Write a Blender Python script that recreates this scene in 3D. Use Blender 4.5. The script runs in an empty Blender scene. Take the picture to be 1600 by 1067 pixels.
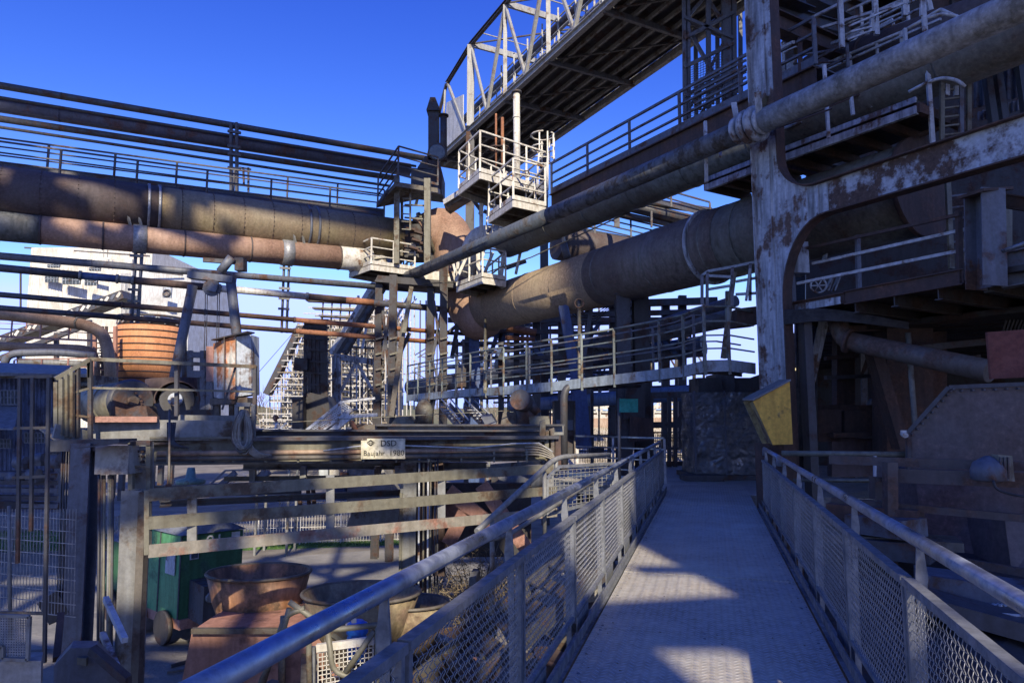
import bpy, math, random
from mathutils import Vector as V, Matrix, noise as mnoise
random.seed(7)
S = bpy.context.scene
C = S.collection
R = math.radians
# ---------------------------------------------------------------- camera
EYE = V((0, 0, 1.65)); PITCH = R(6.2); F = 1067.0
cam = bpy.data.cameras.new('camera'); cam.lens = 24.0; cam.sensor_width = 36.0
cam.clip_end = 3000; cam.clip_start = 0.05
co = bpy.data.objects.new('camera', cam); C.objects.link(co)
co.location = EYE; co.rotation_euler = (R(90) + PITCH, 0, 0)
S.camera = co
# ---------------------------------------------------------------- sky, sun, exposure
SUN = V((0.15, -0.81, 0.55)).normalized()
SUN_EL = math.asin(SUN.z); SUN_AZ = math.atan2(SUN.x, SUN.y)
SKYC = ((1.95, 2.1), (1.12, 1.8), (1.08, 1.0))
w = bpy.data.worlds.new('World'); S.world = w; w.use_nodes = True
nt = w.node_tree; nt.nodes.clear()
sk = nt.nodes.new('ShaderNodeTexSky'); sk.sky_type = 'NISHITA'; sk.sun_disc = False
sk.sun_elevation = SUN_EL; sk.sun_rotation = SUN_AZ
sk.air_density = 1.0; sk.dust_density = 0.15; sk.ozone_density = 4.0
# a deep polarised blue: one contrast curve per channel for the whole dome
k1 = nt.nodes.new('ShaderNodeSeparateColor'); mx = nt.nodes.new('ShaderNodeCombineColor')
nt.links.new(sk.outputs[0], k1.inputs[0])
for i_, (k_, g_) in enumerate(SKYC):
    m0 = nt.nodes.new('ShaderNodeMath'); m0.operation = 'MULTIPLY'; m0.inputs[1].default_value = .15
    m1 = nt.nodes.new('ShaderNodeMath'); m1.operation = 'POWER'; m1.inputs[1].default_value = g_
    m2 = nt.nodes.new('ShaderNodeMath'); m2.operation = 'MULTIPLY'; m2.inputs[1].default_value = k_ / .15
    nt.links.new(k1.outputs[i_], m0.inputs[0]); nt.links.new(m0.outputs[0], m1.inputs[0]); nt.links.new(m1.outputs[0], m2.inputs[0]); nt.links.new(m2.outputs[0], mx.inputs[i_])
cl = nt.nodes.new('ShaderNodeMix'); cl.data_type = 'RGBA'; cl.blend_type = 'DARKEN'; cl.inputs[0].default_value = 1.0; cl.inputs[7].default_value = (2.9, 3.8, 9, 1)
bg = nt.nodes.new('ShaderNodeBackground'); bg.inputs[1].default_value = 0.15
ou = nt.nodes.new('ShaderNodeOutputWorld')
nt.links.new(mx.outputs[0], cl.inputs[6]); nt.links.new(cl.outputs[2], bg.inputs[0])
nt.links.new(bg.outputs[0], ou.inputs[0])
sl = bpy.data.lights.new('sun', 'SUN'); sl.energy = 5.0; sl.angle = R(0.53); sl.color = (1.0, 0.87, 0.66)
so = bpy.data.objects.new('sun', sl); C.objects.link(so); so.location = (0, -30, 60)
so.rotation_euler = (-SUN).to_track_quat('-Z', 'Y').to_euler()
S.view_settings.view_transform = 'Standard'; S.view_settings.look = 'None'
S.view_settings.exposure = 0.6; S.view_settings.gamma = 1.0
S.view_settings.use_curve_mapping = False
S.render.engine = 'CYCLES'
# ---------------------------------------------------------------- helpers
sp, cp = math.sin(PITCH), math.cos(PITCH)
def ray(px, py):
    cx = (px - 800) / F; cy = (533.5 - py) / F
    return V((cx, cp - cy * sp, sp + cy * cp))
def W(px, py, Y):
    d = ray(px, py); return EYE + d * (Y / d.y)
def G(px, py, z):
    d = ray(px, py); return EYE + d * ((z - EYE.z) / d.z)
Z = V((0, 0, 1))
GZ = -3.6                                             # yard level
class MB:
    def __init__(s): s.v = []; s.f = []; s.sm = []
    def add(s, vs, fs, smooth=False):
        o = len(s.v); s.v += [V(p) for p in vs]
        for f in fs: s.f.append([i + o for i in f]); s.sm.append(smooth)
        return s
    def bar(s, a, b, w, h, up=Z):
        a = V(a); b = V(b); d = (b - a)
        if d.length < 1e-5: return s
        d.normalize()
        if abs(d.dot(up)) > .98: up = V((0, 1, 0)) if abs(d.y) < .9 else V((1, 0, 0))
        r = d.cross(up).normalized() * (w / 2); u = r.cross(d).normalized() * (h / 2)
        vs = [a - r - u, a + r - u, a + r + u, a - r + u, b - r - u, b + r - u, b + r + u, b - r + u]
        return s.add(vs, [(0, 3, 2, 1), (4, 5, 6, 7), (0, 1, 5, 4), (1, 2, 6, 5), (2, 3, 7, 6), (3, 0, 4, 7)][::1])
    def ib(s, a, b, w, h, t=.02, up=Z):
        a = V(a); b = V(b); d = (b - a).normalized()
        if abs(d.dot(up)) > .98: up = V((0, 1, 0))
        r = d.cross(up).normalized(); u = r.cross(d).normalized()
        s.bar(a + u * (h / 2 - t / 2), b + u * (h / 2 - t / 2), w, t, up)
        s.bar(a - u * (h / 2 - t / 2), b - u * (h / 2 - t / 2), w, t, up)
        return s.bar(a, b, t, h - 2 * t, up)
    def ch(s, a, b, w, h, t=.015, up=Z, side=1):          # channel
        a = V(a); b = V(b); d = (b - a).normalized()
        if abs(d.dot(up)) > .98: up = V((0, 1, 0))
        r = d.cross(up).normalized(); u = r.cross(d).normalized()
        s.bar(a + u * (h / 2 - t / 2), b + u * (h / 2 - t / 2), w, t, up)
        s.bar(a - u * (h / 2 - t / 2), b - u * (h / 2 - t / 2), w, t, up)
        o = r * side * (w / 2 - t / 2)
        return s.bar(a + o, b + o, t, h - 2 * t, up)
    def tube(s, pts, r, n=12, cap=True):
        pts = [V(p) for p in pts]; k = len(pts)
        rs = r if isinstance(r, (list, tuple)) else [r] * k
        t0 = (pts[1] - pts[0]).normalized()
        up = Z if abs(t0.z) < .9 else V((1, 0, 0))
        nrm = t0.cross(up).normalized(); vs = []; pt = t0
        for i, p in enumerate(pts):
            if i == 0: t = t0
            elif i == k - 1: t = (pts[i] - pts[i - 1]).normalized()
            else: t = ((pts[i] - pts[i - 1]).normalized() + (pts[i + 1] - pts[i]).normalized()).normalized()
            q = pt.rotation_difference(t); nrm = q @ nrm; pt = t
            nrm = (nrm - t * nrm.dot(t)).normalized(); b = t.cross(nrm)
            for j in range(n):
                a = 2 * math.pi * j / n
                vs.append(p + (nrm * math.cos(a) + b * math.sin(a)) * rs[i])
        fs = []
        for i in range(k - 1):
            for j in range(n):
                fs.append((i * n + j, i * n + (j + 1) % n, (i + 1) * n + (j + 1) % n, (i + 1) * n + j))
        o = len(s.v); s.add(vs, fs, True)
        if cap:
            s.f.append([o + j for j in range(n)][::-1]); s.sm.append(False)
            s.f.append([o + (k - 1) * n + j for j in range(n)]); s.sm.append(False)
        return s
    def poly(s, pts, e):
        pts = [V(p) for p in pts]; e = V(e); n = len(pts)
        nr = V((0, 0, 0))
        for i in range(n): nr += (pts[i] - pts[0]).cross(pts[(i + 1) % n] - pts[0])
        if nr.dot(e) > 0: pts = pts[::-1]
        vs = pts + [p + e for p in pts]
        fs = [tuple(range(n)), tuple(range(2 * n - 1, n - 1, -1))]
        fs += [(i, i + n, (i + 1) % n + n, (i + 1) % n) for i in range(n)]
        return s.add(vs, fs)
    def box(s, c, sx, sy, sz, rz=0):                      # c = centre of the bottom
        m = Matrix.Rotation(rz, 3, 'Z'); c = V(c)
        vs = [c + m @ V((x * sx / 2, y * sy / 2, z * sz)) for z in (0, 1) for x, y in ((-1, -1), (1, -1), (1, 1), (-1, 1))]
        return s.add(vs, [(0, 3, 2, 1), (4, 5, 6, 7), (0, 1, 5, 4), (1, 2, 6, 5), (2, 3, 7, 6), (3, 0, 4, 7)])
    def lathe(s, base, ax, prof, n=24, smooth=True):     # prof = [(distance along axis, radius)]
        base = V(base); ax = V(ax).normalized()
        q = Z.rotation_difference(ax); vs = []; fs = []
        for d, r in prof:
            for j in range(n):
                a = 2 * math.pi * j / n; vs.append(base + q @ V((r * math.cos(a), r * math.sin(a), d)))
        for i in range(len(prof) - 1):
            for j in range(n):
                fs.append((i * n + j, i * n + (j + 1) % n, (i + 1) * n + (j + 1) % n, (i + 1) * n + j))
        o = len(s.v); s.add(vs, fs, smooth)
        s.f.append([o + j for j in range(n)][::-1]); s.sm.append(False)
        s.f.append([o + (len(prof) - 1) * n + j for j in range(n)]); s.sm.append(False)
        return s
    def ring(s, c, ax, R_, r, n=20, m=6):
        c = V(c); q = Z.rotation_difference(V(ax).normalized()); vs = []; fs = []
        for i in range(n):
            a = 2 * math.pi * i / n
            for j in range(m):
                b = 2 * math.pi * j / m; rr = R_ + r * math.cos(b)
                vs.append(c + q @ V((rr * math.cos(a), rr * math.sin(a), r * math.sin(b))))
        for i in range(n):
            for j in range(m):
                fs.append((i * m + j, ((i + 1) % n) * m + j, ((i + 1) % n) * m + (j + 1) % m, i * m + (j + 1) % m))
        return s.add(vs, fs, True)
    def build(s, name, mat, parent=None, kind=None, label=None):
        me = bpy.data.meshes.new(name); off = PL.get(parent, V((0, 0, 0)))
        me.from_pydata([tuple(p - off) for p in s.v], [], s.f)
        me.polygons.foreach_set('use_smooth', s.sm); me.materials.append(mat); me.update()
        o = bpy.data.objects.new(name, me); C.objects.link(o)
        if parent is not None:
            o.parent = parent; PL[o] = off
        if kind: o['kind'] = kind
        if label: o['label'] = label
        return o
PL = {}
def thing(name, label, cat, loc, group=None):
    o = bpy.data.objects.new(name, None); C.objects.link(o); o.location = V(loc)
    o.empty_display_size = .2
    o['label'] = label; o['category'] = cat
    if group: o['group'] = group
    PL[o] = V(loc); return o
def solo(o, label, cat, group=None):
    o['label'] = label; o['category'] = cat
    if group: o['group'] = group
    return o
def bar(p, name, m, a, b, w, h, up=Z): return MB().bar(a, b, w, h, up).build(name, m, p)
def ib(p, name, m, a, b, w, h, t=.02, up=Z): return MB().ib(a, b, w, h, t, up).build(name, m, p)
def tube(p, name, m, pts, r, n=12): return MB().tube(pts, r, n).build(name, m, p)
def poly(p, name, m, pts, e): return MB().poly(pts, e).build(name, m, p)
def box(p, name, m, c, sx, sy, sz, rz=0): return MB().box(c, sx, sy, sz, rz).build(name, m, p)
def lerp(a, b, t): return V(a) * (1 - t) + V(b) * t
def bend(pts, rad, k=6):                                 # round the inner corners of a polyline
    out = [V(pts[0])]
    for i in range(1, len(pts) - 1):
        p, a, b = V(pts[i]), V(pts[i - 1]), V(pts[i + 1])
        r1 = min(rad, (a - p).length * .45); r2 = min(rad, (b - p).length * .45)
        s_ = p + (a - p).normalized() * r1; e_ = p + (b - p).normalized() * r2
        for j in range(k + 1):
            t = j / k; out.append(s_ * (1 - t) ** 2 + p * 2 * t * (1 - t) + e_ * t * t)
    out.append(V(pts[-1])); return out
def rail(p, m, pts, h=1.05, gap=1.5, levels=(1, .66, .33), r=.022, toe=.12, ends=True, wide=None):
    """railing on deck edge points: every post and every rail a part"""
    pts = [V(q) for q in pts]; wide = wide or r * 2.4
    for i in range(len(pts) - 1):
        a, b = pts[i], pts[i + 1]; n = max(1, round((b - a).length / gap))
        for k in range(n + 1):
            if k == n and (i < len(pts) - 2 or (pts[0] - pts[-1]).length < .01): continue
            q = lerp(a, b, k / n)
            bar(p, 'post', m, q, q + Z * (h * max(levels) - r), wide, wide * .8)
    for L in levels:
        q = [x + Z * h * L for x in pts]
        for i in range(len(q) - 1):
            bar(p, 'top_rail' if L == max(levels) else 'middle_rail', m, q[i], q[i + 1], r * 2, r * (2 if L == max(levels) else 1.5))
    if toe:
        for i in range(len(pts) - 1):
            bar(p, 'toe_board', m, pts[i] + Z * toe / 2, pts[i + 1] + Z * toe / 2, .012, toe)
# ---------------------------------------------------------------- materials
def ramp(n, pts):
    cr = n.color_ramp
    while len(cr.elements) > 2: cr.elements.remove(cr.elements[-1])
    cr.elements[0].position = pts[0][0]; cr.elements[0].color = (*pts[0][1], 1)
    cr.elements[1].position = pts[1][0]; cr.elements[1].color = (*pts[1][1], 1)
    for q in pts[2:]:
        e = cr.elements.new(q[0]); e.color = (*q[1], 1)
def paint(name, base, rust=(.10, .04, .022), amt=.35, scale=1.6, rough=.55, metal=0.0, streak=.5, soft=.05, bump=.25, rust2=None, fine=1.0):
    base = tuple(c ** .84 for c in base); rust = tuple(c ** .9 for c in rust)
    m = bpy.data.materials.new(name); m.use_nodes = True; t = m.node_tree; N = t.nodes; L = t.links
    b = N['Principled BSDF']; tc = N.new('ShaderNodeTexCoord')
    n1 = N.new('ShaderNodeTexNoise'); n1.inputs['Scale'].default_value = scale; n1.inputs['Detail'].default_value = 9; n1.inputs['Roughness'].default_value = .66
    L.new(tc.outputs['Object'], n1.inputs['Vector'])
    mp = N.new('ShaderNodeMapping'); mp.inputs['Scale'].default_value = (7, 7, .7); L.new(tc.outputs['Object'], mp.inputs[0])
    n2 = N.new('ShaderNodeTexNoise'); n2.inputs['Scale'].default_value = 1.3; n2.inputs['Detail'].default_value = 6; L.new(mp.outputs[0], n2.inputs['Vector'])
    # rust mask = large noise pulled about by the streaks
    ad = N.new('ShaderNodeMath'); ad.operation = 'MULTIPLY_ADD'; ad.inputs[1].default_value = .35 * streak; L.new(n2.outputs[0], ad.inputs[0]); L.new(n1.outputs[0], ad.inputs[2])
    c0 = .5 + .175 * streak; th = c0 + (.5 - amt) * .42
    r1 = N.new('ShaderNodeValToRGB'); ramp(r1, [(max(0, th - soft), (0, 0, 0)), (min(1, th + soft), (1, 1, 1))]); L.new(ad.outputs[0], r1.inputs[0])
    n3 = N.new('ShaderNodeTexNoise'); n3.inputs['Scale'].default_value = 14 * fine; n3.inputs['Detail'].default_value = 8; n3.inputs['Roughness'].default_value = .7; L.new(tc.outputs['Object'], n3.inputs['Vector'])
    rb = N.new('ShaderNodeValToRGB'); L.new(n3.outputs[0], rb.inputs[0])
    ramp(rb, [(.3, tuple(c * .72 for c in base)), (.7, tuple(min(1, c * 1.18) for c in base))])
    rr = N.new('ShaderNodeValToRGB'); L.new(n3.outputs[0], rr.inputs[0]); r2c = rust2 or tuple(min(1, c * 2.0) for c in rust)
    ramp(rr, [(.3, tuple(c * .5 for c in rust)), (.55, rust), (.75, r2c)])
    st = N.new('ShaderNodeValToRGB'); L.new(n2.outputs[0], st.inputs[0]); k = 1 - .55 * streak
    ramp(st, [(.32, (k, k * .96, k * .9)), (.6, (1, 1, 1))])
    ml = N.new('ShaderNodeMix'); ml.data_type = 'RGBA'; ml.blend_type = 'MULTIPLY'; ml.inputs[0].default_value = 1
    L.new(rb.outputs[0], ml.inputs[6]); L.new(st.outputs[0], ml.inputs[7])
    mi = N.new('ShaderNodeMix'); mi.data_type = 'RGBA'; L.new(r1.outputs[0], mi.inputs[0]); L.new(ml.outputs[2], mi.inputs[6]); L.new(rr.outputs[0], mi.inputs[7])
    L.new(mi.outputs[2], b.inputs['Base Color'])
    ro = N.new('ShaderNodeMapRange'); ro.inputs['To Min'].default_value = rough; ro.inputs['To Max'].default_value = .9; L.new(r1.outputs[0], ro.inputs[0]); L.new(ro.outputs[0], b.inputs['Roughness'])
    b.inputs['Metallic'].default_value = metal
    bp = N.new('ShaderNodeBump'); bp.inputs['Strength'].default_value = bump; bp.inputs['Distance'].default_value = .02
    hh = N.new('ShaderNodeMath'); hh.operation = 'MULTIPLY_ADD'; hh.inputs[1].default_value = .5; L.new(n3.outputs[0], hh.inputs[0]); L.new(r1.outputs[0], hh.inputs[2])
    L.new(hh.outputs[0], bp.inputs['Height']); L.new(bp.outputs[0], b.inputs['Normal'])
    return m
def plain(name, base, rough=.6, metal=0, var=.25, scale=6, bump=.15):
    return paint(name, base, rust=tuple(c * (1 - var) for c in base), amt=.45, scale=scale, rough=rough, metal=metal, streak=.2, soft=.15, bump=bump, rust2=tuple(c * (1 + var * .3) for c in base))
dark = paint('dark_painted_steel', (.035, .036, .042), (.06, .03, .02), .35)
dark2 = paint('near_black_steel', (.022, .021, .022), (.04, .022, .016), .4)  # near-black steel with brown patches
navy = paint('blue_grey_painted_steel', (.075, .085, .11), (.07, .035, .022), .3)
bluep = paint('blue_painted_steel', (.03, .06, .17), (.05, .03, .03), .22)
pale = paint('pale_flaking_paint', (.38, .43, .48), (.10, .065, .05), .36, 1.4, soft=.04, streak=1.3)
pale2 = paint('pale_rail_paint', (.40, .43, .46), (.11, .06, .035), .3, 3)
white = paint('white_weathered_paint', (.52, .51, .46), (.17, .09, .045), .24, 2.2)
greyp = paint('grey_painted_steel', (.145, .15, .145), (.08, .055, .035), .3, 2)
olive = paint('dusty_olive_steel', (.115, .11, .078), (.075, .05, .03), .35, 2)
mud = paint('dusty_brown_steel', (.08, .07, .055), (.06, .038, .026), .4, 2)
brownpipe = paint('brown_oxide_pipe', (.29, .175, .12), (.20, .11, .075), .4, .6, soft=.12, rough=.7, streak=.4)
brown2 = paint('dark_brown_oxide', (.055, .042, .04), (.05, .03, .026), .4, .6, soft=.12, rough=.7)
olivepipe = paint('olive_brown_pipe', (.29, .225, .14), (.22, .15, .095), .45, .5, soft=.15, rough=.65, streak=.6)
greenpipe = paint('grey_green_pipe', (.12, .13, .115), (.07, .05, .035), .38, .55, soft=.12, rough=.6, streak=.9)
rust = paint('orange_rust', (.30, .115, .05), (.15, .055, .03), .45, 1.2, soft=.1, rough=.8)
rustd = paint('dark_rust', (.042, .026, .022), (.085, .042, .028), .35, 1.4, soft=.1, rough=.8)
orange = paint('orange_tank_paint', (.52, .20, .075), (.36, .14, .06), .3, .8, soft=.15, rough=.7, streak=.4)
wrust = paint('white_panel_with_rust', (.62, .62, .55), (.30, .11, .04), .5, .8, soft=.04, streak=1.0)
steel = plain('galvanised_rail', (.34, .38, .44), .24, .9, .06, 3, .01)
steelm = plain('galvanised_mesh', (.30, .31, .32), .42, .6, .2, 10, .05)
frame = plain('galvanised_frame', (.20, .215, .235), .45, .5, .3, 8, .08)
tarpm = plain('black_plastic_sheet', (.13, .14, .155), .27, .5, .2, 3, .06)
yellow = paint('yellow_paint', (.70, .36, .03), (.22, .14, .04), .22, 2.4, soft=.04)
teal = plain('teal_sign', (.02, .30, .24), .5)
plate = plain('aluminium_nameplate', (.58, .54, .38), .45, .3, .3, 9)
black = plain('black_print', (.012, .012, .012), .7)
concrete = plain('concrete', (.27, .26, .235), .9, 0, .35, 2, .4)
bwhite = paint('white_render', (.66, .64, .57), (.40, .37, .30), .3, .35, soft=.12, streak=.9, rough=.85)
corr = paint('grey_corrugated_cladding', (.50, .52, .53), (.36, .36, .34), .35, .6, soft=.1, streak=.8)
glass = plain('dirty_glass', (.04, .055, .07), .18)
blueshed = paint('blue_corrugated_shed', (.07, .10, .19), (.05, .05, .07), .4, .8)
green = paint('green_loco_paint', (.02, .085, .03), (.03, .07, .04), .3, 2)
lit_green = paint('sunlit_green_paint', (.06, .24, .09), (.05, .12, .06), .25, 2)  # sunlight on the cab side put into a lighter green
loroof = plain('loco_roof', (.12, .135, .16), .5)
redox = paint('red_oxide_paint', (.30, .14, .10), (.12, .055, .04), .3, 1.5)
dullred = plain('dull_red_panel', (.12, .032, .022), .75)
valveblue = plain('bright_blue_valve', (.01, .10, .55), .35)
cable = plain('grey_cable', (.22, .20, .16), .6)
cablek = plain('black_cable', (.02, .02, .022), .5)
rustmesh = paint('rusty_wire', (.10, .075, .055), (.08, .04, .03), .4, 4)
# deck: chequer plate
def deckmat():
    m = paint('chequer_plate', (.46, .44, .38), (.32, .27, .2), .35, 1.1, rough=.33, metal=.2, streak=.1, soft=.2, bump=.1)
    t = m.node_tree; N = t.nodes; L = t.links; b = N['Principled BSDF']; tc = N.new('ShaderNodeTexCoord')
    sx = N.new('ShaderNodeSeparateXYZ'); L.new(tc.outputs['Object'], sx.inputs[0])
    def mth(op, a, c=None):
        n = N.new('ShaderNodeMath'); n.operation = op
        for i, q in enumerate((a, c)):
            if q is None: continue
            if isinstance(q, (int, float)): n.inputs[i].default_value = q
            else: L.new(q, n.inputs[i])
        return n.outputs[0]
    P = .052
    u = mth('MULTIPLY', sx.outputs[0], 1 / P); v = mth('MULTIPLY', sx.outputs[1], 1 / P)
    col = mth('MODULO', mth('FLOOR', u), 2.0); col = mth('ABSOLUTE', col)
    fu = mth('SUBTRACT', mth('FRACT', u), .5)
    vv = mth('ADD', v, mth('MULTIPLY', col, .5)); fv = mth('SUBTRACT', mth('FRACT', vv), .5)
    sg = mth('SUBTRACT', mth('MULTIPLY', col, 2.0), 1.0)
    sk_ = mth('MULTIPLY', fu, sg)
    p = mth('ADD', fv, mth('MULTIPLY', sk_, .9)); q = fu
    e = mth('ADD', mth('POWER', mth('MULTIPLY', mth('ABSOLUTE', p), 5.5), 2.0), mth('POWER', mth('MULTIPLY', mth('ABSOLUTE', q), 2.3), 2.0))
    hgt = mth('MAXIMUM', mth('SUBTRACT', 1.0, e), 0.0)
    bp = N.new('ShaderNodeBump'); bp.inputs['Strength'].default_value = 1.0; bp.inputs['Distance'].default_value = .012
    L.new(hgt, bp.inputs['Height'])
    old = b.inputs['Normal'].links[0].from_node; L.new(old.outputs[0], bp.inputs['Normal']); L.new(bp.outputs[0], b.inputs['Normal'])
    ol = b.inputs['Base Color'].links[0].from_socket
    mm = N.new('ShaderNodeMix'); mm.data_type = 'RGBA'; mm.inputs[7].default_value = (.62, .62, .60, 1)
    L.new(mth('MULTIPLY', mth('MINIMUM', mth('MULTIPLY', hgt, 1.6), 1.0), .8), mm.inputs[0]); L.new(ol, mm.inputs[6]); L.new(mm.outputs[2], b.inputs['Base Color'])  # lugs lightened: relief shading and worn shine put into the colour
    return m
chequer = deckmat()
def groundmat(name, c1, c2, c3, s=.5):
    m = bpy.data.materials.new(name); m.use_nodes = True; t = m.node_tree; N = t.nodes; L = t.links; b = N['Principled BSDF']
    tc = N.new('ShaderNodeTexCoord'); n1 = N.new('ShaderNodeTexNoise'); n1.inputs['Scale'].default_value = s; n1.inputs['Detail'].default_value = 12; n1.inputs['Roughness'].default_value = .7
    L.new(tc.outputs['Object'], n1.inputs['Vector']); r = N.new('ShaderNodeValToRGB'); ramp(r, [(.35, c1), (.5, c2), (.65, c3)]); L.new(n1.outputs[0], r.inputs[0]); L.new(r.outputs[0], b.inputs['Base Color'])
    b.inputs['Roughness'].default_value = .95; n2 = N.new('ShaderNodeTexNoise'); n2.inputs['Scale'].default_value = 12; n2.inputs['Detail'].default_value = 8; L.new(tc.outputs['Object'], n2.inputs['Vector'])
    bp = N.new('ShaderNodeBump'); bp.inputs['Strength'].default_value = .6; bp.inputs['Distance'].default_value = .05; L.new(n2.outputs[0], bp.inputs['Height']); L.new(bp.outputs[0], b.inputs['Normal']); return m
gm_earth = groundmat('yard_gravel', (.10, .09, .075), (.17, .155, .13), (.24, .22, .18), .4)
gm_road = groundmat('worn_asphalt', (.13, .13, .125), (.19, .185, .175), (.25, .24, .22), .7)
gm_grass = groundmat('short_grass', (.05, .12, .02), (.07, .16, .03), (.12, .17, .06), 1.5)
gm_bank = groundmat('dry_grass_bank', (.26, .23, .16), (.40, .36, .27), (.50, .46, .36), .8)
foliage = groundmat('dry_twigs', (.10, .075, .045), (.17, .135, .085), (.26, .21, .14), 8)
twig = groundmat('bare_branches', (.14, .11, .08), (.22, .18, .13), (.30, .26, .19), 4)
# ================================================================ ground
def sheet(name, pts, m, z):
    o = MB().add([(p[0], p[1], z) for p in pts], [tuple(range(len(pts)))]).build(name, m); o['kind'] = 'structure'
    if o.data.polygons[0].normal.z < 0: o.data.flip_normals()
    return o
sheet('ground', [(-1500, -400), (1500, -400), (1500, 2200), (-1500, 2200)], gm_earth, GZ)
sheet('yard_road', [(-60, 13), (-14, 15.5), (0, 18), (12, 30), (8, 33), (-8, 26.5), (-20, 22), (-60, 20)], gm_road, GZ + .004)
sheet('grass_verge', [(-60, 27), (-12, 27.5), (-12, 31), (-60, 34)], gm_grass, GZ + .004)
# strip of verge by the fence
sheet('grass_strip', [(-12, 27.2), (-1, 29.3), (-1, 30.0), (-12, 28.6)], gm_grass, GZ + .008)
# grass tufts (nobody could count them)
gb = MB()
for i in range(9000):
    if i < 6500: x = random.uniform(-26, -12); y = 27 + random.random() * 5
    else: x = random.uniform(-13, -1); y = 27.3 + (x + 12) * .19 + random.random() * 1.2
    h = random.uniform(.04, .14); a = random.random() * 6.28; dx, dy = .02 * math.cos(a), .02 * math.sin(a)
    gb.add([(x - dx, y - dy, GZ + .005), (x + dx, y + dy, GZ + .005), (x + random.uniform(-.05, .05), y + random.uniform(-.05, .05), GZ + h)], [(0, 1, 2)])
gmat = plain('grass_blades', (.055, .13, .02), .7)
o = gb.build('grass', gmat, None, 'stuff'); solo(o, 'short green grass on the verge behind the wire fence', 'grass')

# ================================================================ footbridge the camera stands on
fb = thing('footbridge', 'steel footbridge with chequer plate deck and wire mesh parapets leading away to the wrapped block', 'footbridge', (0, 0, 0))
fb.rotation_euler = (0, 0, R(-16))
JL = [2.27 + 1.545 * k for k in range(-3, 10)]
for k in range(-2, 8):                                    # deck plates 2 m long
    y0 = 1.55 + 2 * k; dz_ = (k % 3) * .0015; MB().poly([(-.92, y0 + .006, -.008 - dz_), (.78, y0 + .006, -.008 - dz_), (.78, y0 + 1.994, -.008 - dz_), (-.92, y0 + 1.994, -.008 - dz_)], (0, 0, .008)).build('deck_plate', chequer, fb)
    for x in (-.86, -.08, .72):
        for yy in (.06, 1.0, 1.94): MB().lathe((x, y0 + yy, -.001), (0, 0, 1), [(0, .012), (.003, .010)], 8).build('countersunk_bolt', frame, fb)
for k in range(-2, 8):
    y0 = 1.55 + 2 * k; MB().ib((-.9, y0, -.11), (.76, y0, -.11), .08, .16, .01).build('cross_beam', frame, fb)
for x in (-1.0, .86):
    MB().ib((x, -2.5, -.16), (x, 15.9 if x < 0 else 13.6, -.16), .1, .26, .012).build('main_girder', frame, fb)
# toe plates: upper strip with slots between it and the deck strip
for x, y1 in ((-.965, 16.0), (.835, 13.5)):
    MB().bar((x, -2.5, .035), (x, y1, .035), .012, .07).build('kerb_plate', frame, fb)
    s_ = -1 if x < 0 else 1
    for k, y in enumerate(JL):
        if y > y1: continue
        MB().bar((x + s_ * .055, y, .03), (x + s_ * .055, y + .5, .03), .008, .16).build('slotted_cleat', frame, fb)
pw, phh = 1.48, .74
def meshpanel():
    b = MB(); n = 33; mrows = 17; px_ = pw / n; pz = phh / mrows
    for i in range(1, n):                                 # crimped uprights
        pts = []
        for j in range(mrows * 4 + 1):
            t = j / 4; ph = math.pi * 2 * t
            pts.append(V((.0048 * math.cos(ph), -pw / 2 + i * px_ + .0062 * math.sin(2 * math.pi * t + 1.2), t * pz)))
        b.tube(pts, .0023, 3, False)
    for j in range(1, mrows):
        pts = [V((.0035 * (1 if (k + j) % 2 else -1), -pw / 2 + k * px_, j * pz)) for k in range(n + 1)]
        b.tube(pts, .0021, 3, False)
    return b
mesh_me = None
def fence_side(xp, xr, y1, s_, hand_parts):
    global mesh_me
    for k, y in enumerate(JL):
        if y > y1: continue
        # blade post: plate across the bridge tapering to the handrail
        a = [(xp - s_ * -.005, y - .045, .0 - .2), (xp + s_ * .045, y - .045, -.2), (xp + s_ * .06, y - .045, .72), (xp + s_ * .082, y - .045, .88), (xr + s_ * .014, y - .045, 1.02), (xr - s_ * .016, y - .045, 1.02), (xp + s_ * .028, y - .045, .89)]
        MB().poly(a, (0, .012, 0)).build('blade_post', frame, fb)
        if y + 1.545 > y1 + .3: continue
        yc = y + 1.545 / 2; z0 = .115
        fr = MB()
        fr.bar((xp, yc - pw / 2, z0), (xp, yc + pw / 2, z0), .035, .03)
        fr.bar((xp, yc - pw / 2 - .02, z0 + phh + .0), (xp, yc + pw / 2 + .02, z0 + phh), .055, .035)
        fr.bar((xp, yc - pw / 2, z0 + .015), (xp, yc - pw / 2, z0 + phh - .018), .035, .03, V((0, 1, 0)))
        fr.bar((xp, yc + pw / 2, z0 + .015), (xp, yc + pw / 2, z0 + phh - .018), .035, .03, V((0, 1, 0)))
        f_ = fr.build('panel_frame', frame, fb)
        if mesh_me is None:
            mo = meshpanel().build('wire_mesh', steelm, f_); mesh_me = mo.data
        else:
            mo = bpy.data.objects.new('wire_mesh', mesh_me); C.objects.link(mo); mo.parent = f_
        mo.location = (xp, yc, z0)
    for a, b in hand_parts:
        MB().tube([(xr, a, 1.05), (xr, b, 1.05)], .0335, 20).build('handrail', steel, fb)
        for e, d in ((a, -1), (b, 1)):
            MB().tube([(xr, e, 1.05), (xr, e + d * .03, 1.02), (xr, e + d * .035, .93)], .0335, 16).build('rail_end', steel, fb)
fence_side(-1.045, -1.10, 16.2, -1, [(-2.4, 10.05), (10.2, 16.1)])
fence_side(.90, .955, 13.2, 1, [(-2.4, 10.6), (10.78, 13.4)])

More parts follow.
